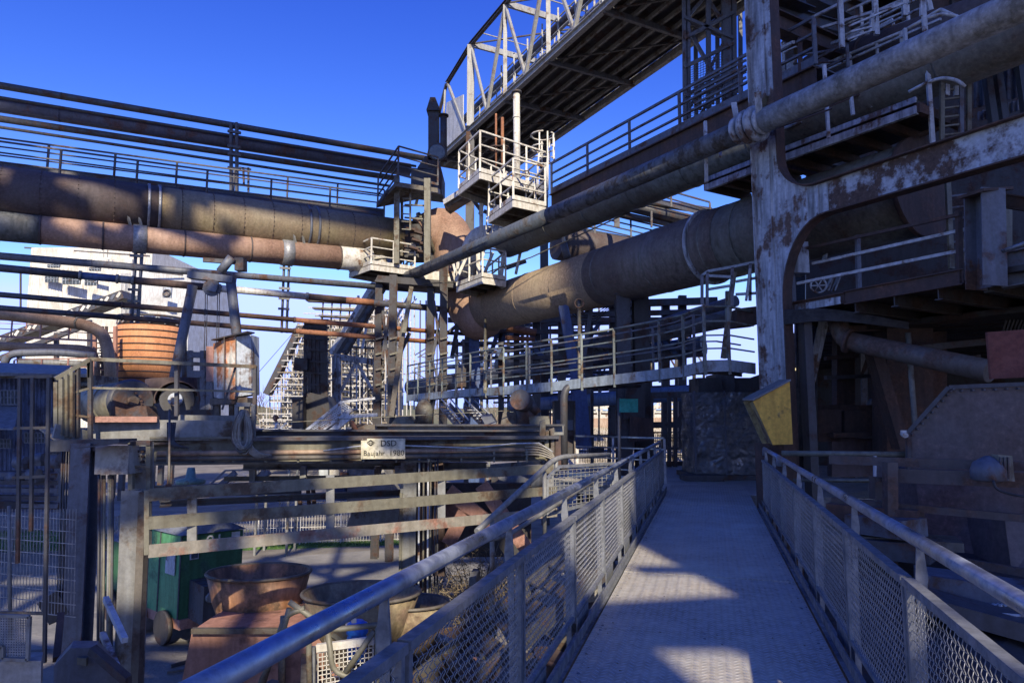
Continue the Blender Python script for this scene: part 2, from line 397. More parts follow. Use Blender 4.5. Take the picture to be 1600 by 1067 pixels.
dbm = MB(); rd_ = random.Random(4)
for k in range(420):
    x = rd_.choice((-.9 + abs(rd_.gauss(0, .08)), .76 - abs(rd_.gauss(0, .08)), rd_.uniform(-.9, .76))); y = rd_.uniform(1.5, 15); a_ = rd_.random() * 6.3; s_ = rd_.uniform(.004, .012)
    dbm.add([(x, y, .003), (x + s_ * 2 * math.cos(a_), y + s_ * 2 * math.sin(a_), .005), (x - s_ * math.sin(a_), y + s_ * math.cos(a_), .009)], [(0, 1, 2)])
dbm.build('grit', foliage, fb, 'stuff')
# far platform at the end of the bridge
pf = thing('platform', 'steel floor platform beyond the end of the footbridge under the wrapped block', 'platform', (4, 18, 0))
a_ = [(2.95, 15.95), (5.1, 14.6), (9.5, 13.2), (12, 23.2), (1.2, 23.2), (.2, 19.5)]
poly(pf, 'floor_plate', chequer, [(x, y, -.02) for x, y in a_], (0, 0, .012))
for i in range(6):
    a, b = a_[i], a_[(i + 1) % 6]; ib(pf, 'edge_beam', frame, (a[0], a[1], -.16), (b[0], b[1], -.16), .1, .26)
for (x, y) in ((2.2, 19.5), (8.5, 15.2), (11, 22), (2.2, 22.6)):
    ib(pf, 'leg', dark, (x, y, GZ), (x, y, -.3), .2, .2)
for i, (q, l_) in enumerate((([W(886, 686, 19), W(1038, 688, 17.0)], 0), ([W(1022, 735, 23), W(1086, 735, 23)], 1))):
    q = [V((v.x, v.y, 0)) for v in q]
    rail(pf, steel if i == 0 else dark, q, 1.1, 1.6, (1, .75, .5, .25), .022)

# ================================================================ wrapped block
tb = thing('wrapped_machine', 'tall block wrapped in crinkled black plastic sheet on a low plinth', 'wrapped block', W(1135, 745, 18))
b0 = W(1088, 745, 18.2); x0 = b0.x; x1 = W(1192, 700, 18.2).x; y0 = 18.2
nx, nz, ny = 60, 70, 14
b = MB()
def wr(x, z, y):
    f = mnoise.noise(V((x * 2.2, z * 3.2, y * 3))) * .05 + abs(mnoise.noise(V((x * 5, z * 7.5, 3 + y * 5)))) * .045 - abs(mnoise.noise(V((x * 10 + z * 3, z * 15, 9)))) * .035
    return f
H_ = 2.15
vs = [];
for k in range(nz + 1):
    for i in range(nx + 1):
        x = x0 + (x1 - x0) * i / nx; z = .12 + H_ * k / nz
        s_ = math.sin(math.pi * i / nx) * .08
        vs.append((x, y0 - wr(x, z, 0) - s_, z))
b.add(vs, [(k * (nx + 1) + i, k * (nx + 1) + i + 1, (k + 1) * (nx + 1) + i + 1, (k + 1) * (nx + 1) + i) for k in range(nz) for i in range(nx)], True)
vs = []
for k in range(nz + 1):
    for i in range(ny + 1):
        y = y0 - wr(x0, .12 + H_ * k / nz, 0) * (1 - i / ny) + (1.4) * i / ny; z = .12 + H_ * k / nz
        vs.append((x0 - wr(x0, z, y) * min(1, i / 3), y, z))
b.add(vs, [(k * (ny + 1) + i, (k + 1) * (ny + 1) + i, (k + 1) * (ny + 1) + i + 1, k * (ny + 1) + i + 1) for k in range(nz) for i in range(ny)], True)
b.box(((x0 + x1) / 2, y0 + .75, .12), x1 - x0 - .2, 1.2, H_ - .05)
b.build('plastic_sheet', tarpm, tb)
box(tb, 'plinth', dark, ((x0 + x1) / 2 + .1, y0 + .6, 0), x1 - x0 + .5, 1.9, .12)
bar(tb, 'edge_post', navy, (x0 - .03, y0 - .12, .1), (x0 - .03, y0 - .12, H_ + .15), .05, .05)
bar(tb, 'edge_post', navy, (x0 + .75, y0 - .2, .1), (x0 + .75, y0 - .2, H_ + .15), .03, .03)
poly(tb, 'end_block', dark, [(x0 - .45, y0 - .55, .0), (x0 + .55, y0 - .6, 0), (x0 + .55, y0 - .6, .14), (x0 - .45, y0 - .55, .14)], (0, .5, 0))
mc = thing('gear_housing', 'dark machine housing above the black wrapped block', 'machine housing', W(1140, 625, 19))
for (xa, xb, ya, yb, Y) in ((1092, 1128, 590, 628, 18.6), (1120, 1148, 584, 622, 18.9), (1146, 1190, 590, 628, 19.1)):
    p = W(xa, yb, Y); q = W(xb, ya, Y); poly(mc, 'casing', dark if xa != 1092 else dark2, [p, (q.x, p.y, p.z), q, (p.x, q.y, q.z)], (0, 1.0, 0))

# ================================================================ portal frame (column + beam with curved haunches)
YC = 13.0
pt = thing('portal_frame', 'tall pale blue flaking steel portal column with curved haunch and rusty beam reaching right', 'portal frame', (W(1205, 690, YC).x, YC, GZ))
cL = W(1186, 400, YC).x; cR = W(1222, 470, YC).x; cy = YC
A_ = V((.5, -.866, 0))                                   # direction of the beam: to the right and towards the camera
cw = (cR - cL); o0 = V((cL, cy, 0)); ax = A_
def pp(s_, z): return o0 + ax * s_ + Z * z
wcol = .60                                               # column width measured along the frame plane
zb0, zb1 = W(1293, 335, 11.74).z, W(1293, 285, 11.74).z
rc = 1.05
out = [pp(0, GZ), pp(wcol, GZ), pp(wcol, zb0 - rc * 1.35)]
for j in range(1, 11):
    a = math.pi / 2 * j / 10; out.append(pp(wcol + rc * .9 * (1 - math.cos(a)), zb0 - rc * 1.35 * (1 - math.sin(a))))
Lb = 6.6
out += [pp(Lb, zb0), pp(Lb, zb1)]
ra = .75
for j in range(0, 11):
    a = math.pi / 2 * j / 10; out.append(pp(wcol + ra * (1 - math.sin(a)), zb1 + ra * (1 - math.cos(a))))
out += [pp(wcol, 10.5), pp(0, 10.5)]
nrm = V((ax.y, -ax.x, 0)).normalized()                   # towards the camera-left side
if nrm.dot(EYE - o0) < 0: nrm = -nrm
isp = 13; sS = wcol + rc * .9
colp = out[:13] + [pp(sS, zb1)] + out[15:]
poly(pt, 'web_plate', pale, [q + nrm * .01 for q in colp], -nrm * .02)
beam_m = paint('rust_eaten_beam_paint', (.36, .41, .47), (.07, .045, .035), .52, 2.2, soft=.05, streak=.3)
poly(pt, 'beam_web', beam_m, [q + nrm * .012 for q in (pp(sS + .003, zb0), pp(Lb, zb0), pp(Lb, zb1), pp(sS + .003, zb1))], -nrm * .02)
def flange(name, path, m=pale, hw=.12):
    b = MB()
    for i in range(len(path) - 1):
        a, c = path[i], path[i + 1]; b.bar(a, c + (c - a).normalized() * .006, hw * 2, .024, up=(c - a).cross(nrm))
    b.build(name, m, pt)
inner = out[2:13]; flange('lower_flange', inner + [pp(Lb, zb0 + 0)], rustd)
flange('upper_flange', [out[14]] + out[15:26] + [pp(wcol, 10.5)], rustd)
flange('inner_flange', [pp(wcol, GZ), out[2]], rustd)
flange('outer_flange', [pp(0, GZ), pp(0, 10.5)], pale)
for (s_, z0, z1) in ((.0, 0, 0),):
    pass
bar(pt, 'stiffener', pale, pp(.36, -1) + nrm * .02, pp(.36, 10.4) + nrm * .02, .03, .012)
bar(pt, 'stiffener', pale, pp(1.35, zb0 + .03) + nrm * .03, pp(1.35, zb1 - .03) + nrm * .03, .012, .05)
# base below with second column shaft
bk = W(1208, 165, 12.9)
poly(pt, 'pipe_bracket', olive, [W(1166, 178, 12.75), W(1196, 150, 12.6), W(1214, 150, 12.75), W(1206, 190, 12.9), W(1166, 190, 12.9)], (0, .35, 0))
box(pt, 'cap_box', pale, pp(.35, 4.35 + 0) - nrm * .5, .5, .4, .6)
bar(pt, 'clamp_plate', steel, W(1190, 606, 12.6), W(1224, 604, 12.6), .05, .04)
# parallel secondary frame post seen behind
bar(pt, 'lower_casing', rustd, pp(.30, GZ) + nrm * .12, pp(.30, 1.15) + nrm * .12, .66, .34, up=nrm); bar(pt, 'rear_column', dark, pp(.72, GZ) - nrm * .3, pp(.72, 3.6) - nrm * .3, .14, .3)

# ================================================================ pipes of direction A (towards the right and the camera)
def pipething(name, label, cat, a, b, r, m, seg=None, group=None, n=24, part='pipe', ringm=None, rr=1.03, rw=.04):
    t = thing(name, label, cat, a, group); tube(t, part, m, [a, b], r, n)
    if seg:
        L = (V(b) - V(a)).length; d = (V(b) - V(a)).normalized(); k = int(L / seg)
        for i in range(1, k + 1):
            c = V(a) + d * (i * seg - seg * .4); MB().lathe(c, d, [(0, r * rr), (rw, r * rr)], n).build('seam_band', ringm or m, t)
    return t
zt = 7.07
t = thing('slender_pipe', 'long grey-blue pipe running across the column from the white bend to top right', 'pipe', G(606, 446, zt))
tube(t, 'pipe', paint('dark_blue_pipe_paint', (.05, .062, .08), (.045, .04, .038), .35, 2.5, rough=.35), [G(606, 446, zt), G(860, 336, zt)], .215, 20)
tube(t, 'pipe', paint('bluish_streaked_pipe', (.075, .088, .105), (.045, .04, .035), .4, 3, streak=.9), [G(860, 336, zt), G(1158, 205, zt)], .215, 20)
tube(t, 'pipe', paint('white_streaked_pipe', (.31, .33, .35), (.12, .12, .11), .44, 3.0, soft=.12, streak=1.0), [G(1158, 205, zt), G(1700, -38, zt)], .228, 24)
d = (G(1600, 5, zt) - G(1158, 205, zt)).normalized()
for i, (px, py, rr, w_) in enumerate(((1156, 204, .27, .07), (1170, 199, .33, .07), (1182, 194, .34, .07), (1190, 190, .25, .05))):
    MB().lathe(G(px, py, zt), d, [(-w_, rr * .9), (-w_ * .6, rr), (w_ * .6, rr), (w_, rr * .9)], 24).build('clamp_ring', pale, t)
bar(t, 'hanger_strap', pale, G(1148, 200, zt) + Z * .5, G(1150, 208, zt) - Z * .25 - V((0, .22, 0)), .1, .03)
bar(t, 'hanger_strap', pale, G(1178, 190, zt) + Z * .45 - V((0, .25, 0)), G(1180, 195, zt) - Z * .1 - V((0, .25, 0)), .12, .03)
# white bend at the far end
wb = thing('white_bent_pipe', 'short white pipe with a collar bending down into the slender pipe by the small platform', 'pipe', G(603, 445, zt))
e = G(606, 446, zt)
tube(wb, 'pipe', white, bend([W(570, 388, 27.3), W(590, 384, 27.1), W(598, 430, 27.0), e], .5), .23, 18)
MB().lathe(W(592, 403, 27.0), W(598, 430, 27.0) - W(590, 384, 27.0), [(0, .27), (.1, .27)], 18).build('collar', white, wb)
# V hanger under slender pipe
vh = thing('pipe_hanger', 'white V-shaped pipe strut standing on the big pipe under the slender pipe', 'pipe hanger', W(881, 375, 21.5))
for a, b in (((870, 330), (880, 372)), ((884, 332), (880, 372)), ((880, 368), (884, 402))):
    bar(vh, 'strut', white, W(*a, 21.2), W(*b, 21.5), .09, .09)
tube(vh, 'spring', navy, [W(880, 380, 21.3), W(886, 402, 21.3)], .12, 12)
vh = thing('pipe_hanger', 'small white V-shaped hanger at the left end of the slender pipe by the lower platform', 'pipe hanger', W(712, 440, 25.5))
for a, b in (((704, 396), (713, 430)), ((718, 402), (713, 430)), ((713, 428), (714, 442))):
    bar(vh, 'strut', white, W(*a, 25.2), W(*b, 25.2), .09, .09)

zD = 5.75
dm = thing('large_gas_main', 'very large brown-grey gas main sloping up from the elbow to behind the pale column', 'gas main', G(770, 478, zD))
pD = [G(742, 490, zD), G(1480, 262, zD)]; pD[1] = pD[0] + (G(1150, 375, zD) - pD[0]) * 2.2
dD = (pD[1] - pD[0]).normalized(); rD = .86
LD = (G(1150, 375, zD) - pD[0]).length
tube(dm, 'pipe', olivepipe, [pD[0] + dD * .6, pD[0] + dD * (LD * .63)], rD, 40)
tube(dm, 'pipe', paint('streaked_grey_brown_pipe', (.115, .105, .095), (.075, .05, .042), .45, .6, soft=.15, streak=.9), [pD[0] + dD * (LD * .63), pD[0] + dD * (LD * 1.0)], rD + .004, 40)
tube(dm, 'pipe', greenpipe, [pD[0] + dD * (LD * 1.0), pD[0] + dD * (LD * 1.32)], rD - .004, 40)
for f_ in (.16, .33, .5, .66, .82, .97, 1.04):
    MB().lathe(pD[0] + dD * (LD * f_), dD, [(0, rD + .005), (.015, rD + .014), (.03, rD + .005)], 40).build('weld_seam', olivepipe if f_ < .6 else greenpipe, dm)
for f_, m in ((.94, pale), (1.315, rustd)):
    MB().lathe(pD[0] + dD * (LD * f_), dD, [(0, rD + .07), (.09, rD + .07)], 40).build('flange_ring', m, dm)
# brown elbow coming from the left main
E0 = W(640, 372, 27.6); E1 = W(688, 366, 28.0); E2 = W(737, 505, 27.0)
el = thing('brown_elbow_pipe', 'fat smooth brown elbow turning down from the long left main into the sloping gas main', 'pipe elbow', E1)
tube(el, 'bend', brownpipe, bend([W(662, 372, 27.6), W(700, 352, 27.8), W(728, 470, 27.2), W(750, 500, 26.6), pD[0] + dD * .8], 1.3, 8), 0.92, 40)
MB().lathe(W(664, 371, 27.6), W(690, 362, 27.7) - W(664, 371, 27.6), [(0, 1.05), (.12, 1.05)], 40).build('flange_ring', olive, el)
# N: upper inner pipe
zN = 7.8
nm = thing('upper_gas_pipe', 'grey-green streaked pipe running just under the slender pipe', 'gas pipe', G(790, 390, zN))
aN = G(792, 380, zN); bN = G(1130, 240, zN); cN = aN + (bN - aN) * 1.9
tube(nm, 'pipe', greenpipe, [aN, cN], .52, 32)
dN = (bN - aN).normalized()
for f_ in (.1, .3, .5, .7, .9, 1.1, 1.3, 1.5, 1.7):
    MB().lathe(aN + (bN - aN) * f_, dN, [(0, .53), (.02, .535), (.04, .53)], 32).build('weld_seam', greenpipe, nm)
tube(nm, 'end_bend', white, bend([W(728, 432, 25.6), W(742, 372, 25.2), W(772, 368, 24.6), aN + dN * .2], .9), .42, 24)
# ================================================================ left mains, direction B
def lineB(px0, py0, px1, py1, z): return G(px0, py0, z), G(px1, py1, z)
def tube_between(t, part, m, P0, P1, r, n=20): return tube(t, part, m, [P0, P1], r, n)
# P1 big main
a = W(-60, 294, 20.3); b = W(655, 378, 28.0)
m1 = thing('left_gas_main', 'largest dark brown main crossing the left half high up, dappled with sunlight', 'gas main', a)
tube(m1, 'pipe', brown2, [a, lerp(a, b, .36)], .84, 44); tube(m1, 'pipe', olivepipe if False else paint('brown_olive_main', (.17, .135, .075), (.13, .085, .055), .4, .45, soft=.15), [lerp(a, b, .36), b], .838, 44)  # right-hand length lighter olive: its sunlit tone put into the colour
d1 = (b - a).normalized(); L1 = (b - a).length
for i in range(1, 15):
    c = a + d1 * (i * L1 / 15); MB().lathe(c, d1, [(0, .842), (.012, .842)], 44).build('riveted_seam', brown2, m1)
riv = MB()
for i in range(1, 15):
    c = a + d1 * (i * L1 / 15 + .015); q = Z.rotation_difference(d1)
    for k in range(34):
        an = 2 * math.pi * k / 34; v = q @ V((math.cos(an), math.sin(an), 0)); riv.bar(c + v * .84, c + v * .865, .03, .03)
o = riv.build('rivet', brown2, m1, 'stuff')
# P2 lower brown main
a2 = W(-60, 348, 20.0); b2 = W(552, 405, 26.2)
m2 = thing('lower_brown_main', 'reddish brown pipe hung directly beneath the largest left main', 'gas main', a2)
d2 = (b2 - a2).normalized(); L2 = (b2 - a2).length
tube(m2, 'pipe', greenpipe, [a2, lerp(a2, b2, .16)], .455, 30)
tube(m2, 'pipe', brownpipe, [lerp(a2, b2, .16), lerp(a2, b2, .95)], .45, 30)
tube(m2, 'pipe', white, [lerp(a2, b2, .95), b2 + d2 * .7], .455, 30)
for f_ in (.16, .3, .5, .68, .95):
    MB().lathe(lerp(a2, b2, f_), d2, [(0, .47), (.05, .47)], 30).build('joint_band', brown2, m2)
# hanger straps round both mains at px 190 and 455
def band(px, Y, name_label, ring_c, rr, m):
    pass
for i, (f1, f2, lb) in enumerate(((.345, .39, 'left strap hanger looped round the two brown mains and down to the thin pipes'), (.70, .79, 'right strap hanger looped round the two brown mains and down to the thin pipes'))):
    c1 = lerp(a, b, f1); c2 = lerp(a2, b2, f2)
    t = thing('strap_hanger', lb, 'pipe hanger', c2, 'strap hangers on the left mains')
    for s_ in (-.16, .16):
        MB().lathe(c1 + d1 * (s_ - .04), d1, [(0, .90), (.08, .90)], 36).build('strap', steelm if i == 0 else navy, t)
        bar(t, 'turnbuckle', greyp, c1 + d1 * s_ + V((-.2, -.9, -.35)), c1 + d1 * s_ + V((-.1, -.75, -.9)), .07, .07)
    MB().lathe(c2 - d2 * .2, d2, [(0, .485), (.4, .485)], 30).build('saddle', steelm, t)
    zlow = W(190, 505, c2.y).z if i == 0 else W(455, 520, c2.y).z
    for s_ in (-.09, .09):
        bar(t, 'hanger_bar', navy, c2 + d2 * s_ - Z * .46, V((c2.x, c2.y, zlow)) + d2 * s_, .06, .12)
    for k in range(5):
        z_ = c2.z - .6 - k * .38
        if z_ > zlow: bar(t, 'bolt_plate', greyp, V((c2.x, c2.y - .12, z_)) - d2 * .2, V((c2.x, c2.y - .12, z_)) + d2 * .2, .05, .08)
# upper pipe rack P3..P6 (navy paint, darkened in place of shade)
rackdef = [
 ((-40, 127, 24), (665, 248, 31), .135, 'topmost thin dark pipe crossing the upper left sky', 'sky'),
 ((-40, 146, 24.3), (650, 260, 31.3), .06, 'very thin pipe resting just above the fat dark pipe', ''),
 ((-40, 157, 24.6), (640, 266, 31.6), .31, 'fat dark blue pipe second below the topmost pipe', ''),
 ((-40, 180, 24.6), (620, 279, 31.2), .13, 'dark pipe directly under the fat dark blue pipe', ''),
 ((-40, 193, 24.6), (610, 291, 31.2), .06, 'thin dark pipe lowest of the upper left pipe rack', '')]
for p0, p1, r, lb, _ in rackdef:
    P0, P1 = W(*p0), W(*p1); t = pipething('rack_pipe', lb, 'pipe', P0, P1, r, paint('shade_dark_blue_pipe', (.045, .05, .085), (.075, .04, .04), .35, .8) if r > .3 else dark, 4.5 if r > .1 else None, 'pipes of the upper left rack', 20)
rk = thing('rack_post', 'double dark steel post carrying the upper left pipes near their middle', 'steel post', W(366, 300, 27))
for px in (361, 370): bar(rk, 'upright', dark, W(px, 192, 27.3), W(px, 305, 27.3), .1, .14)
for py in (205, 228, 240, 262): bar(rk, 'cross_bar', dark, W(356, py, 27.2), W(376, py + 3, 27.2), .1, .1)
bar(rk, 'valve_stem', dark, W(388, 262, 27), W(388, 300, 27), .07, .07); bar(rk, 'valve_stem', dark, W(380, 262, 27), W(381, 290, 27), .07, .07)
bar(rk, 'valve_bar', dark, W(374, 262, 27), W(392, 265, 27), .07, .07)
# catwalk with two railings beside the main
cwk = thing('pipe_catwalk', 'narrow dark catwalk with double railings on top of the largest left main', 'catwalk', W(300, 290, 25))
f0, f1 = W(-40, 256, 22.5), W(600, 332, 29.2); n0, n1 = W(-40, 262, 21.6), W(600, 340, 28.4)
z_ = f0.z
poly(cwk, 'deck', dark, [n0, n1, f1, f0], (0, 0, -.05))
rail(cwk, dark, [f0, f1], 1.02, 2.1, (1, .7, .4), .028, toe=.16); rail(cwk, dark, [n0, n1], 1.0, 2.4, (1, .62, .3), .028, toe=.12)
# thin lower pipes (direction B)
low = [
 ((-40, 397, 20.3), (640, 452, 27), .125, navy, 'dark blue pipe, uppermost of the thin pipes hung below the mains'),
 ((-40, 415, 19.8), (120, 428, 21.1), .115, dark, None),
 ((-40, 457, 19.8), (350, 487, 23.4), .085, dark, 'dark then rusty pipe, third of the thin pipes under the mains'),
 ((-40, 478, 19.8), (350, 507, 23.4), .085, dark, 'dark then rusty pipe, lowest of the thin pipes under the mains')]
P0, P1 = W(*low[0][0]), W(*low[0][1]); pipething('hung_pipe', low[0][4], 'pipe', P0, P1, .12, navy, 5, 'thin pipes hung below the left mains', 16)
t = thing('hung_pipe', 'patched pipe in dark, blue, rust and white lengths, second of the thin pipes below', 'pipe', W(-40, 415, 19.8), 'thin pipes hung below the left mains')
seq = [(-40, dark), (125, bluep), (185, greyp), (207, rust), (343, white), (480, rust), (540, rust), (583, dark), (745, dark)]
def l2(px):
    k = (px + 40) / 785; return W(px, 415 + 73 * k, 1 / (1 / 19.8 + (1 / 27.5 - 1 / 19.8) * k))
for i in range(len(seq) - 1): tube(t, 'pipe', rustd if seq[i][0] in (207, 480) else seq[i][1], [l2(seq[i][0]), l2(seq[i + 1][0])], .12 + .001 * i, 16)
for px in (125, 183, 207, 343, 480): MB().lathe(l2(px), l2(px + 5) - l2(px), [(-.04, .15), (.04, .15)], 16).build('coupling', greyp, t)
for k, (y0_, y1_, lb) in enumerate(((457, 520, low[2][4]), (478, 536, low[3][4]))):
    t = thing('hung_pipe', lb, 'pipe', W(-40, y0_, 19.8), 'thin pipes hung below the left mains')
    def l3(px):
        q = (px + 40) / 740; return W(px, y0_ + (y1_ - y0_) * q, 1 / (1 / 19.8 + (1 / 27.5 - 1 / 19.8) * q))
    tube(t, 'pipe', dark, [l3(-40), l3(190)], .086, 14); tube(t, 'pipe', rustd, [l3(190), l3(460)], .088, 14); tube(t, 'pipe', rust, [l3(460), l3(700)], .09, 14)
    tube(t, 'pipe', dark, [l3(700), W(760, y1_ + 4, 28)], .08, 12)
    for px in (190, 320, 460, 600): MB().lathe(l3(px), l3(px + 5) - l3(px), [(-.03, .11), (.03, .11)], 14).build('coupling', rustd, t)

# ================================================================ conveyor bridge (overhead truss)
zb = 15.45
cb = thing('conveyor_bridge', 'huge overhead truss bridge with grey lattice side and dark ribbed underside at the top', 'conveyor bridge', G(735, 200, zb))
LN = lambda t: lerp(G(735, 203, zb), G(955, 2, zb), t)
dB_ = (LN(1) - LN(0)).normalized(); LB = (LN(1) - LN(0)).length
cross = V((dB_.y * -1, dB_.x, 0)); cross = -cross if cross.x < 0 else cross
WB = 4.1; HB = 4.4
l0 = LN(0); nB = 7; stp = 3.75
def bl(i, side=0, top=0): return l0 + dB_ * (stp * i) + cross * (WB * side) + Z * (HB * top)
lg = paint('light_grey_truss', (.24, .25, .25), (.2, .16, .12), .25, 2)
for side in (0, 1):
    m = lg
    ib(cb, 'bottom_chord', m, bl(-1.3, side), bl(nB, side), .22, .3, .03); ib(cb, 'top_chord', dark if side == 0 else m, bl(-.9, side, 1) if False else bl(-.85, side, .86), bl(0, side, 1), .16, .2); ib(cb, 'top_chord', dark if side == 0 else m, bl(0, side, 1), bl(nB, side, 1), .16, .2)
    for i in range(0, nB):
        bar(cb, 'vertical', m, bl(i, side) + Z * .15, bl(i, side, 1) - Z * .1, .17 if i else .34, .16 if i else .3)
        bar(cb, 'diagonal', m, bl(i + .5, side) + Z * .15, bl(i, side, 1) - Z * .1, .12, .1); bar(cb, 'diagonal', m, bl(i + .5, side) + Z * .15, bl(i + 1, side, 1) - Z * .1, .14, .12)
    bar(cb, 'diagonal', m, bl(-.15, side) + Z * .15, bl(-.82, side, .86), .13, .12)
    bar(cb, 'end_diagonal', dark, bl(-.86, side, .86), bl(-2.1, side, -.35), .14, .14); bar(cb, 'vertical', m, bl(-1.0, side), bl(-.9, side, .86), .1, .1)
    for L in (.1, .2, .3): bar(cb, 'hand_rail', m, bl(-1, side, L) + cross * (.5 if side == 0 else -.5), bl(nB, side, L) + cross * (.5 if side == 0 else -.5), .05, .05)
    for i in range(-2, nB * 4): bar(cb, 'rail_post', m, bl(i / 4, side, .03) + cross * (.5 if side == 0 else -.5), bl(i / 4, side, .3) + cross * (.5 if side == 0 else -.5), .05, .05)
for i in range(0, nB + 1):
    bar(cb, 'top_cross_beam', lg, bl(i, 0, 1), bl(i, 1, 1), .12, .28); bar(cb, 'sag_rod', lg, bl(i + .3, 0, 1), bl(i + .3, 1, 1), .04, .04)
    if i < nB: bar(cb, 'top_bracing', dark, bl(i, 0, 1), bl(i + 1, 1, 1), .06, .06)
poly(cb, 'floor_plate', dark2, [bl(-1.5, 0) + cross * .15 + Z * .12, bl(nB, 0) + cross * .15 + Z * .12, bl(nB, 1) - cross * .15 + Z * .12, bl(-1.5, 1) - cross * .15 + Z * .12], (0, 0, .06))
for i in range(-1, nB + 1):
    bar(cb, 'floor_beam', navy, bl(i, 0) - Z * .1, bl(i, 1) - Z * .1, .14, .2)
    if i < nB: bar(cb, 'wind_bracing', dark, bl(i, 0) - Z * .06, bl(i + 1, 1) - Z * .06, .07, .07)
for k in range(1, 7):
    c_ = cross * (WB * k / 7)
    bar(cb, 'stringer', greyp, bl(-1.3, 0) + c_ + Z * .0, bl(nB, 0) + c_ + Z * .0, .1, .14)
stringm_ = plain('bridge_stringer_paint', (.13, .135, .15), .6)
for k in range(0, 0): bar(cb, 'plate_rib', dark, bl(k / 4 + .1, 0) + cross * .2 + Z * .075, bl(k / 4 + .1, 1) - cross * .2 + Z * .075, .04, .08)
tube(cb, 'conveyor_pipe', dark, [bl(-1.4, .30, .50), bl(nB, .30, .56)], .2, 14)
for k in range(1, 20):
    q = k / 20 * nB; bar(cb, 'idler_frame', lg, bl(q, .25, .04), bl(q, .25, .66), .07, .07); bar(cb, 'idler_frame', lg, bl(q, .25, .42), bl(q, .9, .42), .06, .06); bar(cb, 'idler_frame', lg, bl(q, .55, .04), bl(q + .1, .55, .85), .06, .06)
bar(cb, 'belt_carrier', greyp, bl(-1, .5, .3), bl(nB, .5, .34), .9, .08)
for L, s_ in ((.34, .25), (.42, .25), (.62, .3), (.72, .5), (.8, .6), (.85, .8), (.66, .8)): bar(cb, 'cable_tray', lg, bl(-.8, s_, L), bl(nB, s_, L), .04, .06)
# supports of the bridge, behind the platforms
for px in (716, 742):
    pass
bar(cb, 'support_leg', dark, V((l0.x, l0.y + .2, GZ)), l0 - Z * .15, .4, .4); bar(cb, 'support_leg', dark, V((bl(0, 1).x, bl(0, 1).y + .2, GZ)), bl(0, 1) - Z * .15, .4, .4)
poly(cb, 'cladding_panel', corr, [bl(-.95, 0) , bl(-.25, 0), bl(-.25, 0, .5), bl(-.85, 0, .62)], cross * .04)

# ================================================================ upper girder walkway (direction A) with railing
zG = 9.0
gw = thing('girder_walkway', 'high rusty girder walkway with dark railing rising behind the slender pipe to the lattice tower', 'walkway', G(862, 302, zG))
g0, g1 = G(862, 303, zG), G(1168, 153, zG); dG = (g1 - g0).normalized(); g2 = g0 + (g1 - g0) * 1.22
cG = V((-dG.y, dG.x, 0)); cG = cG if cG.y > 0 else -cG
ib(gw, 'near_girder', rustd, g0 - Z * .35, g2 - Z * .35, .22, .62, .03); ib(gw, 'far_girder', rustd, g0 - Z * .35 + cG * 1.1, g2 - Z * .35 + cG * 1.1, .22, .62, .03)
poly(gw, 'deck', navy, [g0, g2, g2 + cG * 1.2, g0 + cG * 1.2], (0, 0, -.03))
rail(gw, navy, [g0, g2], 1.05, 1.9, (1, .66, .36), .032, .2); rail(gw, navy, [g0 + cG * 1.15, g2 + cG * 1.15], .8, 1.5, (1, .6, .3), .026, .15)
# ================================================================ white sunlit platforms
def platform(name, label, corners, h, m, Yd, levels=(1, .66, .33), group=None, skip=(), under=True, th=.2, gap=.9):
    """corners: world points of deck edge in order; railing on all edges but skip"""
    t = thing(name, label, 'platform', corners[0], group)
    poly(t, 'deck', mud, corners, (0, 0, -.04)); n = len(corners)
    for i in range(n):
        a, b = corners[i], corners[(i + 1) % n]
        bar(t, 'edge_channel', m, a - Z * th / 2 - Z * .045, b - Z * th / 2 - Z * .045, .05, th)
    rail(t, m, list(corners) + [corners[0]], h, gap, levels, .026, .14)
    if under:
        for f_ in (.3, .6): bar(t, 'joist', mud, lerp(corners[0], corners[1], f_) - Z * .14, lerp(corners[-1], corners[-2], f_) - Z * .14, .08, .14)
    return t
def quad(pa, pb, Yb, dep, z):                            # deck quad from two front corners + depth direction
    a = G(*pa, z); b = G(*pb, z); q = V((-.5, .866, 0)) * dep
    return [a, b, b + q, a + q]
zA = W(750, 268, 21.5).z; c = [W(717, 287, 23.2), W(750, 266, 21.5), W(856, 287, 23.4), W(812, 306, 26)]
for q in c: q.z = zA
pa_ = platform('white_platform', 'uppermost sunlit white platform with railings round two rusty valve rods and the white vent pipe', c, 1.38, white, 25, group='white service platforms')
zA2 = W(800, 316, 20.5).z; c = [W(764, 334, 22), W(802, 312, 20.2), W(852, 326, 20.9), W(822, 342, 23)]
for q in c: q.z = zA2
platform('white_platform', 'middle white platform with railing and handwheel just right below the uppermost one', c, 1.28, white, 22.5, group='white service platforms')
c = [W(714, 448, 24.5), W(754, 432, 22.8), W(790, 436, 23.4), W(760, 456, 26)]; z_ = W(754, 432, 22.8).z
for q in c: q.z = z_
platform('white_platform', 'lower white platform on the sloping gas main below the elbow', c, 1.0, white, 22.8, (1, .6), group='white service platforms')
c = [W(546, 434, 27), W(580, 412, 25.5), W(648, 424, 26.6), W(630, 440, 29)]; z_ = W(580, 412, 25.5).z
for q in c: q.z = z_
platform('white_platform', 'leftmost white platform where the lower brown main ends, beside the bent white pipe', c, 1.0, white, 25.5, (1, .66, .33), group='white service platforms')
